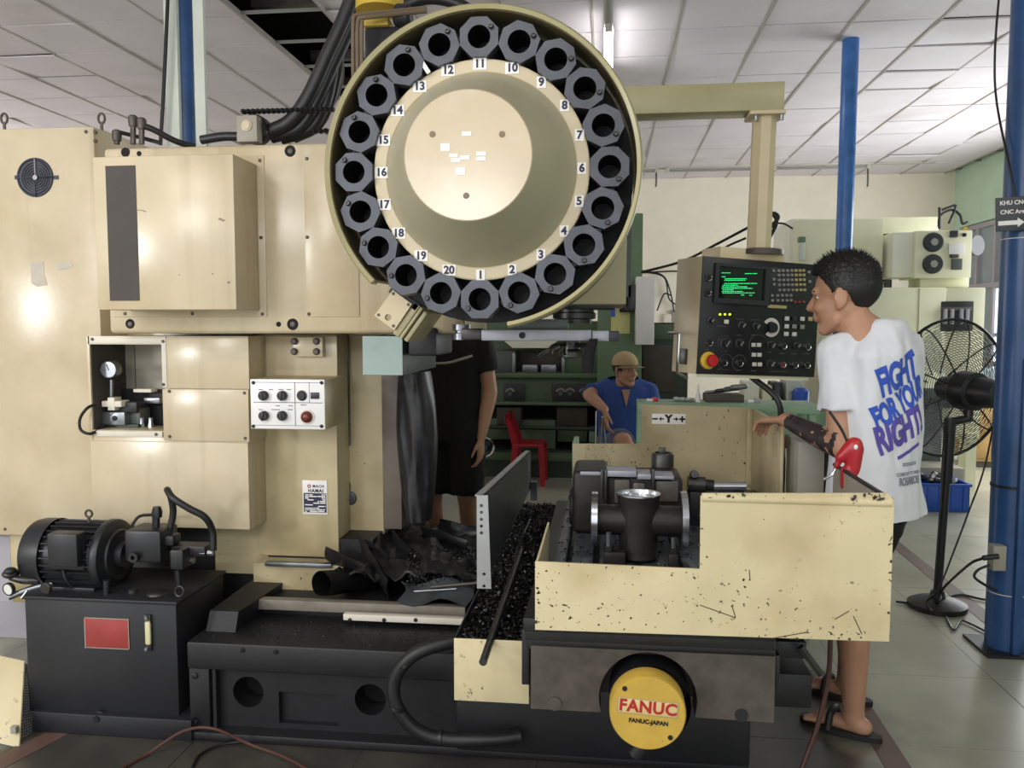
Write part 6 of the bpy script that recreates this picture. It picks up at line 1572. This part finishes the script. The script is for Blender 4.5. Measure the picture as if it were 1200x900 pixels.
def hand_into(bm, wrist, dirv, palmn, L=.185, curl=.5, splay=.10, side=1, thumb_out=.6):
    """palm and five fingers; dirv wrist->fingers, palmn = palm normal, side=+1 thumb towards dirv x palmn"""
    d = Vector(dirv).normalized(); n_ = Vector(palmn); n_ = (n_ - d*n_.dot(d)).normalized(); s = d.cross(n_).normalized()*side
    w = Vector(wrist); pl_ = L*.50
    for k, o in enumerate((-.030, -.010, .011, .030)):
        capsule(bm, w + s*o*.6, w + d*pl_ + s*o, .0145, .0125, 10)
    lens = (.056, .070, .078, .072)          # little .. index
    for k, o in enumerate((-.032, -.0105, .0115, .033)):
        q = w + d*pl_*.97 + s*o; ang = curl*.45; dd = (d + s*o*splay*18*.15)
        for j, fr in enumerate((.45, .32, .23)):
            v = (dd*math.cos(ang) + n_*math.sin(ang)).normalized(); e = q + v*lens[k]*fr*1.25
            capsule(bm, q, e, .0092 - .0007*j, .0086 - .0007*j, 10); q = e; ang += curl
    q = w + d*pl_*.28 + s*.028; v = (d*.75 + s*thumb_out + n_*.25).normalized(); e = q + v*.042; capsule(bm, q, e, .0135, .011, 10)
    v = (d*.95 + s*.2 + n_*.35).normalized(); e2 = e + v*.032; capsule(bm, e, e2, .0105, .0095, 10); capsule(bm, e2, e2 + v*.022, .0095, .008, 10)
def foot_into(bm, ank, fwd):
    f = Vector(fwd).normalized(); a = Vector(ank)
    capsule(bm, a, a + Vector((0, 0, -.03)), .038, .036); capsule(bm, a - f*.035 + Vector((0, 0, -.045)), a + f*.11 + Vector((0, 0, -.052)), .031, .026)
    s = Vector((-f.y, f.x, 0))
    for k, o in enumerate((-.030, -.013, .004, .021, .036)):
        capsule(bm, a + f*.10 + s*o*.8 + Vector((0, 0, -.056)), a + f*(.165 - .008*abs(k-3.2)) + s*o + Vector((0, 0, -.062)), .011, .010, 8)
def ring_(c, rx, ry, yaw=0, n=28, pw=2.0):
    out = []
    for i in range(n):
        t = 2*PI*i/n; ca, sa = math.cos(t), math.sin(t)
        x = rx*math.copysign(abs(ca)**(2/pw), ca); y = ry*math.copysign(abs(sa)**(2/pw), sa)
        out.append(Vector((c[0] + x*math.cos(yaw) - y*math.sin(yaw), c[1] + x*math.sin(yaw) + y*math.cos(yaw), c[2])))
    return out
def cut(bm, p, n_):   # remove what lies on the side of n_
    bmesh.ops.bisect_plane(bm, geom=bm.verts[:] + bm.edges[:] + bm.faces[:], plane_co=Vector(p), plane_no=Vector(n_), clear_outer=True)
def wrinkle(bm, amp, sc, seed=0):
    bm.normal_update()
    off = Vector((seed*3.1, seed*1.7, seed))
    for v in bm.verts:
        q = v.co*sc + off; q.z *= .45
        v.co += v.normal*amp*(noise.noise(q) + .5*noise.noise(q*2.3))
def cloth(name, bm, m, parent, MW, th=.003, amp=.004, sc=9, seed=1):
    wrinkle(bm, amp, sc, seed); wrinkle(bm, amp*.4, sc*2.6, seed+7); bm.transform(MW)
    return obj(name, bm, m, parent, smooth=60)
def hair_cap(HM, line, thick, seed, jag=.006):
    t = NB(); bmesh.ops.create_icosphere(t, subdivisions=6, radius=1)
    dl = []
    for v in t.verts:
        d = v.co.copy(); base = Vector((-.012 + d.x*.0975, d.y*.0755, .032 + d.z*.0855))
        if base.z < .03 and base.x < .03: base += Vector((-.004, 0, 0))
        if base.z < line(base.x, base.y): dl.append(v)
        th = thick(base) + jag*max(0, base.z/.1)*(noise.noise(d*26 + Vector((seed, 0, 0))) + .6*noise.noise(d*55))
        v.co = base + d*max(.001, th)
    bmesh.ops.delete(t, geom=dl, context='VERTS')
    bmesh.ops.solidify(t, geom=t.faces[:], thickness=.004); t.transform(HM); return t
def eyes(HM, parent):
    for s in (-1, 1):
        b = NB(); ell(b, (.0715, s*.030, .003), (.006, .010, .0045)); b.transform(HM); e = obj('eye', b, 'eye_white', parent)
        b = NB(); ell(b, (.0755, s*.030, .003), (.0035, .0055, .0048)); b.transform(HM); obj('iris', b, 'ink_black', e)
        b = NB(); capsule(b, (.0875, s*.016, .022), (.078, s*.046, .023), .0035, .0025); b.transform(HM); obj('eyebrow', b, 'hair', parent)

# ---------------------------------------------------------- operator in the white T-shirt
HEAD = math.radians(129.5)
opx, opy = .90, 2.90
op = thing('person', 'person in white printed T-shirt and sandals working at the control pendant', 'person', (opx, opy, 0))
MW = Matrix.Translation((opx, opy, 0)) @ Matrix.Rotation(HEAD, 4, 'Z'); MI = MW.inverted()
def L_(p): return MI @ Vector(p)
fa = F(1000, 852); fb2 = F(978, 816)
ankL = L_((.875, 2.955, .085)); ankR = L_((.93, 3.24, .085))
hipL, hipR = Vector((-.01, .09, .90)), Vector((-.01, -.09, .90))
kneeL = (hipL + ankL)/2 + Vector((.04, 0, .02)); kneeR = (hipR + ankR)/2 + Vector((.05, 0, .02))
shL, shR = Vector((.055, .155, 1.36)), Vector((.0, -.15, 1.37))
elL = L_(P(986, 524, 2.82)); wrL = L_(P(921, 492, 3.06))
elR = Vector((.10, -.165, 1.08)); wrR = Vector((.30, -.12, 1.02))
hc_ = P(989, 347, 2.88)
HM = Matrix.Translation(L_(hc_)) @ Matrix.Rotation(math.radians(154) - HEAD, 4, 'Z') @ Matrix.Rotation(math.radians(6), 4, 'Y') @ Matrix.Scale(1.07, 4)
b = NB()
head_into(b, HM)
nb_ = Vector((-.02, 0, 1.43)); capsule(b, nb_ + Vector((0, 0, -.04)), HM @ Vector((-.03, 0, -.09)), .062, .056)
loft(b, [ring_((0, 0, .86), .10, .15), ring_((0, 0, 1.0), .105, .15), ring_((-.005, 0, 1.2), .10, .145), ring_((-.01, 0, 1.34), .09, .15), ring_((-.015, 0, 1.42), .06, .10)])
for h, k, a in ((hipL, kneeL, ankL), (hipR, kneeR, ankR)):
    capsule(b, h, k, .082, .056); capsule(b, k, k.lerp(a, .35) + Vector((-.018, 0, 0)), .054, .056); capsule(b, k.lerp(a, .35) + Vector((-.018, 0, 0)), a, .056, .036)
    foot_into(b, a, (math.cos(math.radians(146)-HEAD), math.sin(math.radians(146)-HEAD), 0))
for s, e, w in ((shL, elL, wrL), (shR, elR, wrR)):
    capsule(b, s + Vector((0, 0, -.012)), e, .042, .041); capsule(b, e, e.lerp(w, .4), .042, .040); capsule(b, e.lerp(w, .4), w, .040, .027)
tip = L_(P(882, 503, 3.22)); hand_into(b, wrL, (tip - wrL) + Vector((0, 0, .03)), L_(Vector((opx, opy, 0)) + Vector((0, -.15, -1))) , curl=.55, side=-1, thumb_out=.35)
hand_into(b, wrR, (1, .3, 0), (0, 0, -1), curl=.5, side=1)
body = remesh(b, .0055, 5, .5); body.transform(MW)
bo = obj('body', body, 'skin_operator', op, smooth=180)
# tattoo over the forearm: assign by position along the arm
me = bo.data; me.materials.append(MAT['tattoo'])
off = root_loc(op); eW, wW = MW @ elL, MW @ wrL
for p in me.polygons:
    c = p.center + off; t = (c - eW).dot(wW - eW)/(wW - eW).length_squared
    dist = (c - eW.lerp(wW, max(0, min(1, t)))).length
    if -.02 < t < .92 and dist < .065 and noise.noise(c*16) > -.30 - .8*max(0, .5-abs(t-.55)) and noise.noise(c*60) > -.55: p.material_index = 1
eyes(MW @ HM, op)
def line(x, y):
    if x > .055: z = .070
    elif x > .022: z = .018 + (x-.022)/.033*.052
    elif x > -.022: z = .012
    else: z = max(-.060, .012 - (-.022-x)*3.0)
    return z + .004*noise.noise(Vector((x*120, y*120, 3)))
def thk(p):
    t = max(0, min(1, (p.z-.045)/.06)); return .003 + .013*t + .010*t*max(0, min(1, (p.x+.02)/.08))
hb_ = hair_cap(MW @ HM, line, thk, 2, .006)
rh_ = random.Random(4); HH = MW @ HM
for k in range(2600):
    d = Vector((rh_.gauss(0, 1), rh_.gauss(0, 1), rh_.gauss(0, 1))).normalized()
    bs = Vector((-.012 + d.x*.0975, d.y*.0755, .032 + d.z*.0855))
    if bs.z < line(bs.x, bs.y) + .004: continue
    tt = max(0, min(1, (bs.z-.04)/.07)); Lh = .004 + .020*tt*rh_.uniform(.5, 1.1)
    bs = bs + d*thk(bs)*.8; gd = (d + Vector((.25*tt, 0, .5*tt)) + Vector((rh_.gauss(0, .18), rh_.gauss(0, .18), rh_.gauss(0, .18)))).normalized()
    s1 = gd.cross(Vector((.3, .5, .8))).normalized()*.0022; s2 = gd.cross(s1).normalized()*.0022
    v = [hb_.verts.new(HH @ (bs + s1)), hb_.verts.new(HH @ (bs - s1*.5 + s2)), hb_.verts.new(HH @ (bs - s1*.5 - s2)), hb_.verts.new(HH @ (bs + gd*Lh))]
    for q in ((0, 1, 3), (1, 2, 3), (2, 0, 3)): hb_.faces.new([v[i] for i in q])
obj('hair', hb_, 'hair', op, smooth=180)
# T-shirt
def tshirt(shL, shR, elL, elR, hem, chest, waist, hemr, slv, neckc, seedz):
    b = NB()
    loft(b, [ring_((-.005, 0, hem), *hemr, pw=2.4), ring_((-.005, 0, (hem+1.12)/2), *waist, pw=2.4), ring_((-.008, 0, 1.12), *waist, pw=2.3), ring_((-.012, 0, 1.25), *chest, pw=2.3), ring_((-.018, 0, 1.35), chest[0]*.93, chest[1]*1.02, pw=2.2), ring_((-.018, 0, 1.40), chest[0]*.72, chest[1]*.82), ring_((-.02, 0, 1.44), .072, .095), ring_((neckc.x, neckc.y, neckc.z), .064, .07)])
    for s, e in ((shL, elL), (shR, elR)):
        m_ = s.lerp(e, slv); capsule(b, Vector((-.02, s.y*.3, 1.405)), s + Vector((0, 0, .008)), .052, .054); ell(b, s + Vector((0, 0, -.005)), (.063, .063, .063)); cyl(b, s + Vector((0, 0, -.005)), m_, .063, .072)
    b = remesh(b, .008, 6, .5)
    cut(b, (0, 0, hem+.012), (0, 0, -1))
    cut(b, neckc + Vector((0, 0, -.004)), (.28, 0, 1))
    return b
nk = Vector((-.02, 0, 1.462))
sh_b = tshirt(shL, shR, elL, elR, .80, (.115, .168), (.122, .162), (.138, .182), .62, nk, 1)
shirt = cloth('t_shirt', sh_b, 'shirt_white', op, MW, amp=.014, sc=7, seed=1)
# printed lettering on the back, wrapped onto the cloth
dg = bpy.context.evaluated_depsgraph_get()
mwv = [v.co + off for v in shirt.data.vertices]; bvh = BVHTree.FromPolygons(mwv, [p.vertices[:] for p in shirt.data.polygons])
BN = MW.to_3x3() @ Vector((-1, 0, 0)); BR = MW.to_3x3() @ Vector((0, -1, 0))   # back normal; reading right = wearer's right
def printed(name, s, size, dx, dz, m, bold=.004, rot=0, shear=.25, sx=.8, sy=1.0, spacing=.95):
    bm = text_bm(s, size, bold, depth=0, shear=shear, spacing=spacing)
    bmesh.ops.triangulate(bm, faces=bm.faces); 
    for _ in range(3):
        lg = [e for e in bm.edges if e.calc_length() > .008]
        if lg: bmesh.ops.subdivide_edges(bm, edges=lg, cuts=1); bmesh.ops.triangulate(bm, faces=bm.faces)
    R2 = Matrix.Rotation(rot, 2); C0 = Vector((opx, opy, 0))
    for v in bm.verts:
        q = R2 @ Vector((v.co.x*sx, v.co.y*sy)); p = C0 + BR*(q.x+dx) + Vector((0, 0, q.y+dz)) + BN*.5
        h = bvh.ray_cast(p, -BN, 1.0)
        v.co = (h[0] + BN*.0022) if h[0] is not None else p - BN*.36
    return obj(name, bm, m, op, smooth=0, fixn=False)
if True:
    printed('print_text', 'FIGHT', .098, -.060, 1.285, 'print_blue', .0045, rot=.42, sx=.62, sy=1.25)
    printed('print_text', 'FOR YOUR', .080, -.042, 1.195, 'print_blue', .004, rot=.50, sx=.62, sy=1.25)
    printed('print_text', 'RIGHT!', .098, -.044, 1.105, 'print_violet', .0045, rot=.40, sx=.66, sy=1.25)
    printed('print_text', '_____', .06, -.015, 1.062, 'print_violet', .004, rot=.40, sx=.7, sy=1)
    printed('print_text', '=====', .03, .0, .995, 'print_grey', .0006, sx=.9, shear=0)
    printed('print_text', 'COMFORT TO WEAR', .016, .0, .965, 'print_grey', .0004, sx=.9, shear=0)
    printed('print_text', 'ROSARIOIS', .028, .0, .94, 'print_grey', .0008, sx=.85, sy=1.3, shear=0)
# shorts
def shorts(hipL, hipR, kL, kR, fac, waistz, r0=.115, r1=.098, g=1.0):
    b = NB(); loft(b, [ring_((-.01, 0, waistz), .118*g, .165*g), ring_((-.01, 0, waistz-.12), .128*g, .172*g), ring_((-.01, 0, waistz-.2), .11*g, .15*g)])
    for h, k in ((hipL, kL), (hipR, kR)): ell(b, h + Vector((0, 0, -.02)), (r0, r0, r0)); cyl(b, h + Vector((0, 0, -.02)), h.lerp(k, fac), r0, r1)
    return remesh(b, .009, 5)
cloth('shorts', shorts(hipL, hipR, kneeL, kneeR, .86, .93, .086, .088, .70), 'shorts_black', op, MW, amp=.006, seed=3)
for a, nm in ((ankL, 'sandal'), (ankR, 'sandal')):
    an = math.radians(146) - HEAD; f = Vector((math.cos(an), math.sin(an), 0)); s = Vector((-f.y, f.x, 0)); b = NB(); out = []
    for t in range(24):
        tt = 2*PI*t/24; x = .045 + .145*math.cos(tt); y = (.052 if math.cos(tt) > 0 else .042)*math.sin(tt); out.append(a + f*x + s*y)
    loft(b, [[(p.x, p.y, .001) for p in out], [(p.x, p.y, .02) for p in out]]); b.transform(MW); sd = obj(nm, b, 'sandal', op)
    b = tube(NB(), [a + f*.07 + s*.055 + Vector((0, 0, -.07)), a + f*.07 + s*.03 + Vector((0, 0, -.018)), a + f*.07 - s*.03 + Vector((0, 0, -.018)), a + f*.07 - s*.055 + Vector((0, 0, -.07))], .013, 8); b.transform(MW); obj('strap', b, 'sandal', sd)

# ---------------------------------------------------------- person in black behind the column
hx_, hy_ = P(527, 450, 4.5).x, 4.5
pb = thing('person', 'person in black T-shirt and black shorts standing behind the column', 'person', (hx_, hy_, 0))
MW2 = Matrix.Translation((hx_, hy_, 0)) @ Matrix.Rotation(math.radians(-100), 4, 'Z')
b = NB(); HM2 = Matrix.Translation((.02, .0, 1.555)) @ Matrix.Rotation(math.radians(-55), 4, 'Z')
head_into(b, HM2); capsule(b, (-.02, 0, 1.38), (-.01, 0, 1.47), .06, .055)
loft(b, [ring_((0, 0, .84), .10, .15), ring_((0, 0, 1.0), .105, .14), ring_((0, 0, 1.2), .11, .16), ring_((-.01, 0, 1.32), .10, .175), ring_((-.015, 0, 1.40), .06, .1)])
J = dict(hL=Vector((0, .09, .88)), hR=Vector((0, -.09, .88)), kL=Vector((.02, .11, .47)), kR=Vector((.02, -.10, .47)), aL=Vector((-.02, .12, .085)), aR=Vector((-.02, -.11, .085)), sL=Vector((-.01, .185, 1.335)), sR=Vector((-.01, -.185, 1.335)), eL=Vector((-.03, .225, 1.08)), eR=Vector((-.03, -.23, 1.08)), wL=Vector((.05, .20, .84)), wR=Vector((.05, -.2, .84)))
for k in 'LR':
    h, kn, a = J['h'+k], J['k'+k], J['a'+k]; capsule(b, h, kn, .08, .055); capsule(b, kn, kn.lerp(a, .35) + Vector((-.018, 0, 0)), .052, .055); capsule(b, kn.lerp(a, .35) + Vector((-.018, 0, 0)), a, .055, .036); foot_into(b, a, (1, 0, 0))
    s, e, w = J['s'+k], J['e'+k], J['w'+k]; capsule(b, s, e, .052, .042); capsule(b, e, e.lerp(w, .4), .043, .040); capsule(b, e.lerp(w, .4), w, .040, .027)
    hand_into(b, w, (.1, 0, -1), (0, -1 if k == 'L' else 1, 0), curl=.4, side=(-1 if k == 'L' else 1))
bd = remesh(b, .007, 5); bd.transform(MW2); obj('body', bd, 'skin', pb, smooth=180); eyes(MW2 @ HM2, pb)
obj('hair', hair_cap(MW2 @ HM2, lambda x, y: (.075 if x > .055 else (.01 if x > -.02 else -.05)), lambda p: .006 + .012*max(0, p.z/.1), 5), 'hair', pb, smooth=180)
cloth('t_shirt', tshirt(J['sL'], J['sR'], J['eL'], J['eR'], .80, (.125, .19), (.122, .175), (.128, .18), .55, Vector((-.015, 0, 1.43)), 2), 'shirt_black', pb, MW2, amp=.008, seed=4)
st2 = NB(); tube(st2, [P(508, 426, hy_-.17), P(525, 425, hy_-.19), P(540, 421, hy_-.17), P(553, 417, hy_-.12)], .008, 6); obj('shirt_stripe', st2, 'grey_box', pb)
cloth('shorts', shorts(J['hL'], J['hR'], J['kL'], J['kR'], .90, .98), 'shorts_black', pb, MW2, amp=.008, seed=6)
for k in 'LR':
    a = J['a'+k]; b = NB(); box(b, a.x-.09, a.x+.19, a.y-.045, a.y+.045, .001, .02, .008); b.transform(MW2); obj('sandal', b, 'sandal', pb)

# ---------------------------------------------------------- seated person in the blue shirt
sx_, sy_ = P(730, 470, 6.0).x, 6.0
ps_ = thing('person', 'seated person in blue polo shirt and tan cap before the green lathe', 'person', (sx_, sy_, 0))
MW3 = Matrix.Translation((sx_, sy_, 0)) @ Matrix.Rotation(math.radians(-82), 4, 'Z'); MI3 = MW3.inverted()
dz = -.37                                      # seated: everything above the hip drops
hq = MI3 @ P(733, 433, 5.93)
HM3 = Matrix.Translation(hq) @ Matrix.Rotation(math.radians(28), 4, 'Z') @ Matrix.Rotation(math.radians(4), 4, 'Y')
b = NB(); head_into(b, HM3); capsule(b, (0, 0, 1.40+dz), HM3 @ Vector((-.03, 0, -.1)), .062, .055)
loft(b, [ring_((0, 0, .86+dz), .12, .16), ring_((0, 0, 1.0+dz), .12, .16), ring_((0, 0, 1.2+dz), .115, .165), ring_((0, 0, 1.32+dz), .10, .18), ring_((0, 0, 1.40+dz), .06, .1)])
S = dict(hL=Vector((.0, .09, .90+dz)), hR=Vector((.0, -.09, .92+dz)), kL=Vector((.40, .12, .56)), kR=Vector((.36, -.05, .66)), aL=Vector((.36, .12, .09)), aR=Vector((.55, .05, .42)), sL=Vector((0, .19, 1.34+dz)), sR=Vector((0, -.19, 1.34+dz)), eL=Vector((.06, .24, 1.07+dz)), eR=MI3 @ P(690, 463, 5.85), wL=Vector((.26, .14, .95+dz)), wR=MI3 @ P(709, 480, 5.68))
for k in 'LR':
    h, kn, a = S['h'+k], S['k'+k], S['a'+k]; capsule(b, h, kn, .085, .06); capsule(b, kn, kn.lerp(a, .35), .054, .056); capsule(b, kn.lerp(a, .35), a, .056, .036); foot_into(b, a, (1, 0, 0))
    s, e, w = S['s'+k], S['e'+k], S['w'+k]; capsule(b, s, e, .054, .044); capsule(b, e, e.lerp(w, .4), .044, .041); capsule(b, e.lerp(w, .4), w, .041, .028)
hand_into(b, S['wR'], (.25, .05, -1), (0, 1, -.2), curl=.45, side=1); hand_into(b, S['wL'], (1, -.3, -.1), (0, 0, -1), curl=.4, side=1)
bd = remesh(b, .0065, 4); bd.transform(MW3); obj('body', bd, 'skin', ps_, smooth=180); eyes(MW3 @ HM3, ps_)
obj('hair', hair_cap(MW3 @ HM3, lambda x, y: (.05 if x > .04 else (-.005 if x > -.01 else -.045)), lambda p: .005, 9, .002), 'hair', ps_, smooth=180)
b = NB(); 
T3 = [Vector((v.x, v.y, v.z-dz)) for v in (S['sL'], S['sR'], S['eL'], S['eR'])]
sb3 = tshirt(*T3, .86, (.13, .195), (.13, .178), (.14, .185), .6, Vector((-.01, 0, 1.44)), 3)
sb3.transform(Matrix.Translation((0, 0, dz))); sh3 = cloth('polo_shirt', sb3, 'shirt_blue', ps_, MW3, amp=.007, seed=8)
for s in (-1, 1):
    b = NB(); A = [Vector((.055, s*.012, 1.345+dz)), Vector((.01, s*.075, 1.435+dz)), Vector((.03, s*.085, 1.405+dz)), Vector((.095, s*.05, 1.32+dz))]
    loft(b, [A, [v + Vector((.008, 0, -.004)) for v in A]]); b.transform(MW3); obj('collar', b, 'shirt_blue', ps_)
b = NB(); A = [Vector((.128, -.03, 1.36+dz)), Vector((.128, .03, 1.36+dz)), Vector((.142, 0, 1.24+dz))]; loft(b, [A, [v + Vector((.006, 0, 0)) for v in A]]); b.transform(MW3); obj('open_neck', b, 'skin', ps_)
b = NB(); ell(b, (.138, .10, 1.23+dz), (.006, .028, .018)); b.transform(MW3); obj('chest_badge', b, 'teal_paint', ps_)
cloth('shorts', shorts(S['hL'], S['hR'], S['kL'], S['kR'], .85, .99+dz, .12, .10), 'shorts_grey', ps_, MW3, amp=.006, seed=10)
# cap: crown, brim, button
cc = NB(); bmesh.ops.create_uvsphere(cc, u_segments=32, v_segments=20, radius=1)
for v in cc.verts: v.co = Vector((-.012 + v.co.x*.106, v.co.y*.084, .045 + v.co.z*.085))
cut(cc, (0, 0, .032), (.12, 0, -1)); bmesh.ops.solidify(cc, geom=cc.faces[:], thickness=.003); cc.transform(MW3 @ HM3); cap_ = obj('cap', cc, 'cap_tan', ps_, smooth=80)
G = []
for i in range(9):
    t = -1.15 + 2.3*i/8; row = []
    for j in range(5): r = .09 + .075*j/4*(1-.25*abs(t/1.15)**2); row.append(Vector((-.012 + r*math.cos(t)*1.06, r*math.sin(t)*.85, .042 - .012*j/4 - .012*(t/1.15)**2)))
    G.append(row)
bb = NB(); sheet(bb, G); bmesh.ops.solidify(bb, geom=bb.faces[:], thickness=.004); bb.transform(MW3 @ HM3); obj('brim', bb, 'cap_tan', cap_)
for k in 'LR':
    a = S['a'+k]; b = NB(); box(b, a.x-.09, a.x+.19, a.y-.045, a.y+.045, a.z-.088, a.z-.07, .006); b.transform(MW3); obj('sandal', b, 'sandal', ps_)
# folding chair under the seated person
fc_ = thing('folding_chair', 'chrome folding chair with blue seat under the seated person', 'chair', (sx_, sy_, 0))
zs = .42
obj('seat', box(NB(), sx_-.2, sx_+.2, sy_-.2, sy_+.2, zs-.03, zs, .01), 'blue_plastic', fc_)
for x in (sx_-.19, sx_+.19):
    obj('leg', tube(NB(), [(x, sy_-.22, 0), (x, sy_+.18, .80)], .011, 8, False), 'chrome', fc_)
    obj('leg', tube(NB(), [(x, sy_+.22, 0), (x, sy_-.16, zs)], .011, 8, False), 'chrome', fc_)
obj('backrest', box(NB(), sx_-.19, sx_+.19, sy_+.16, sy_+.18, .62, .80, .008), 'blue_plastic', fc_)
# stand the hand rests on: tubular chair turned beside the person
qx = P(706, 500, 5.66); ft2 = thing('tubular_stool', 'chrome tubular stool beside the seated person under the resting hand', 'stool', (qx.x, 5.66, 0))
zt2 = P(706, 489, 5.66).z
for dx, tx in ((-.06, 0), (.07, .0)): obj('leg', tube(NB(), [(qx.x+dx*1.4, 5.66, 0), (qx.x+tx, 5.66, zt2)], .009, 8, False), 'chrome', ft2)
for dy in (.28,): 
    for dx in (-.06, .07): obj('leg', tube(NB(), [(qx.x+dx*1.4, 5.66+dy, 0), (qx.x, 5.66+dy, zt2)], .009, 8, False), 'chrome', ft2)
obj('top_bar', tube(NB(), [(qx.x, 5.66, zt2), (qx.x, 5.94, zt2)], .010, 8, False), 'chrome', ft2)
obj('cross_bar', tube(NB(), [(qx.x-.05, 5.66, .42), (qx.x+.06, 5.66, .42)], .008, 8, False), 'chrome', ft2)
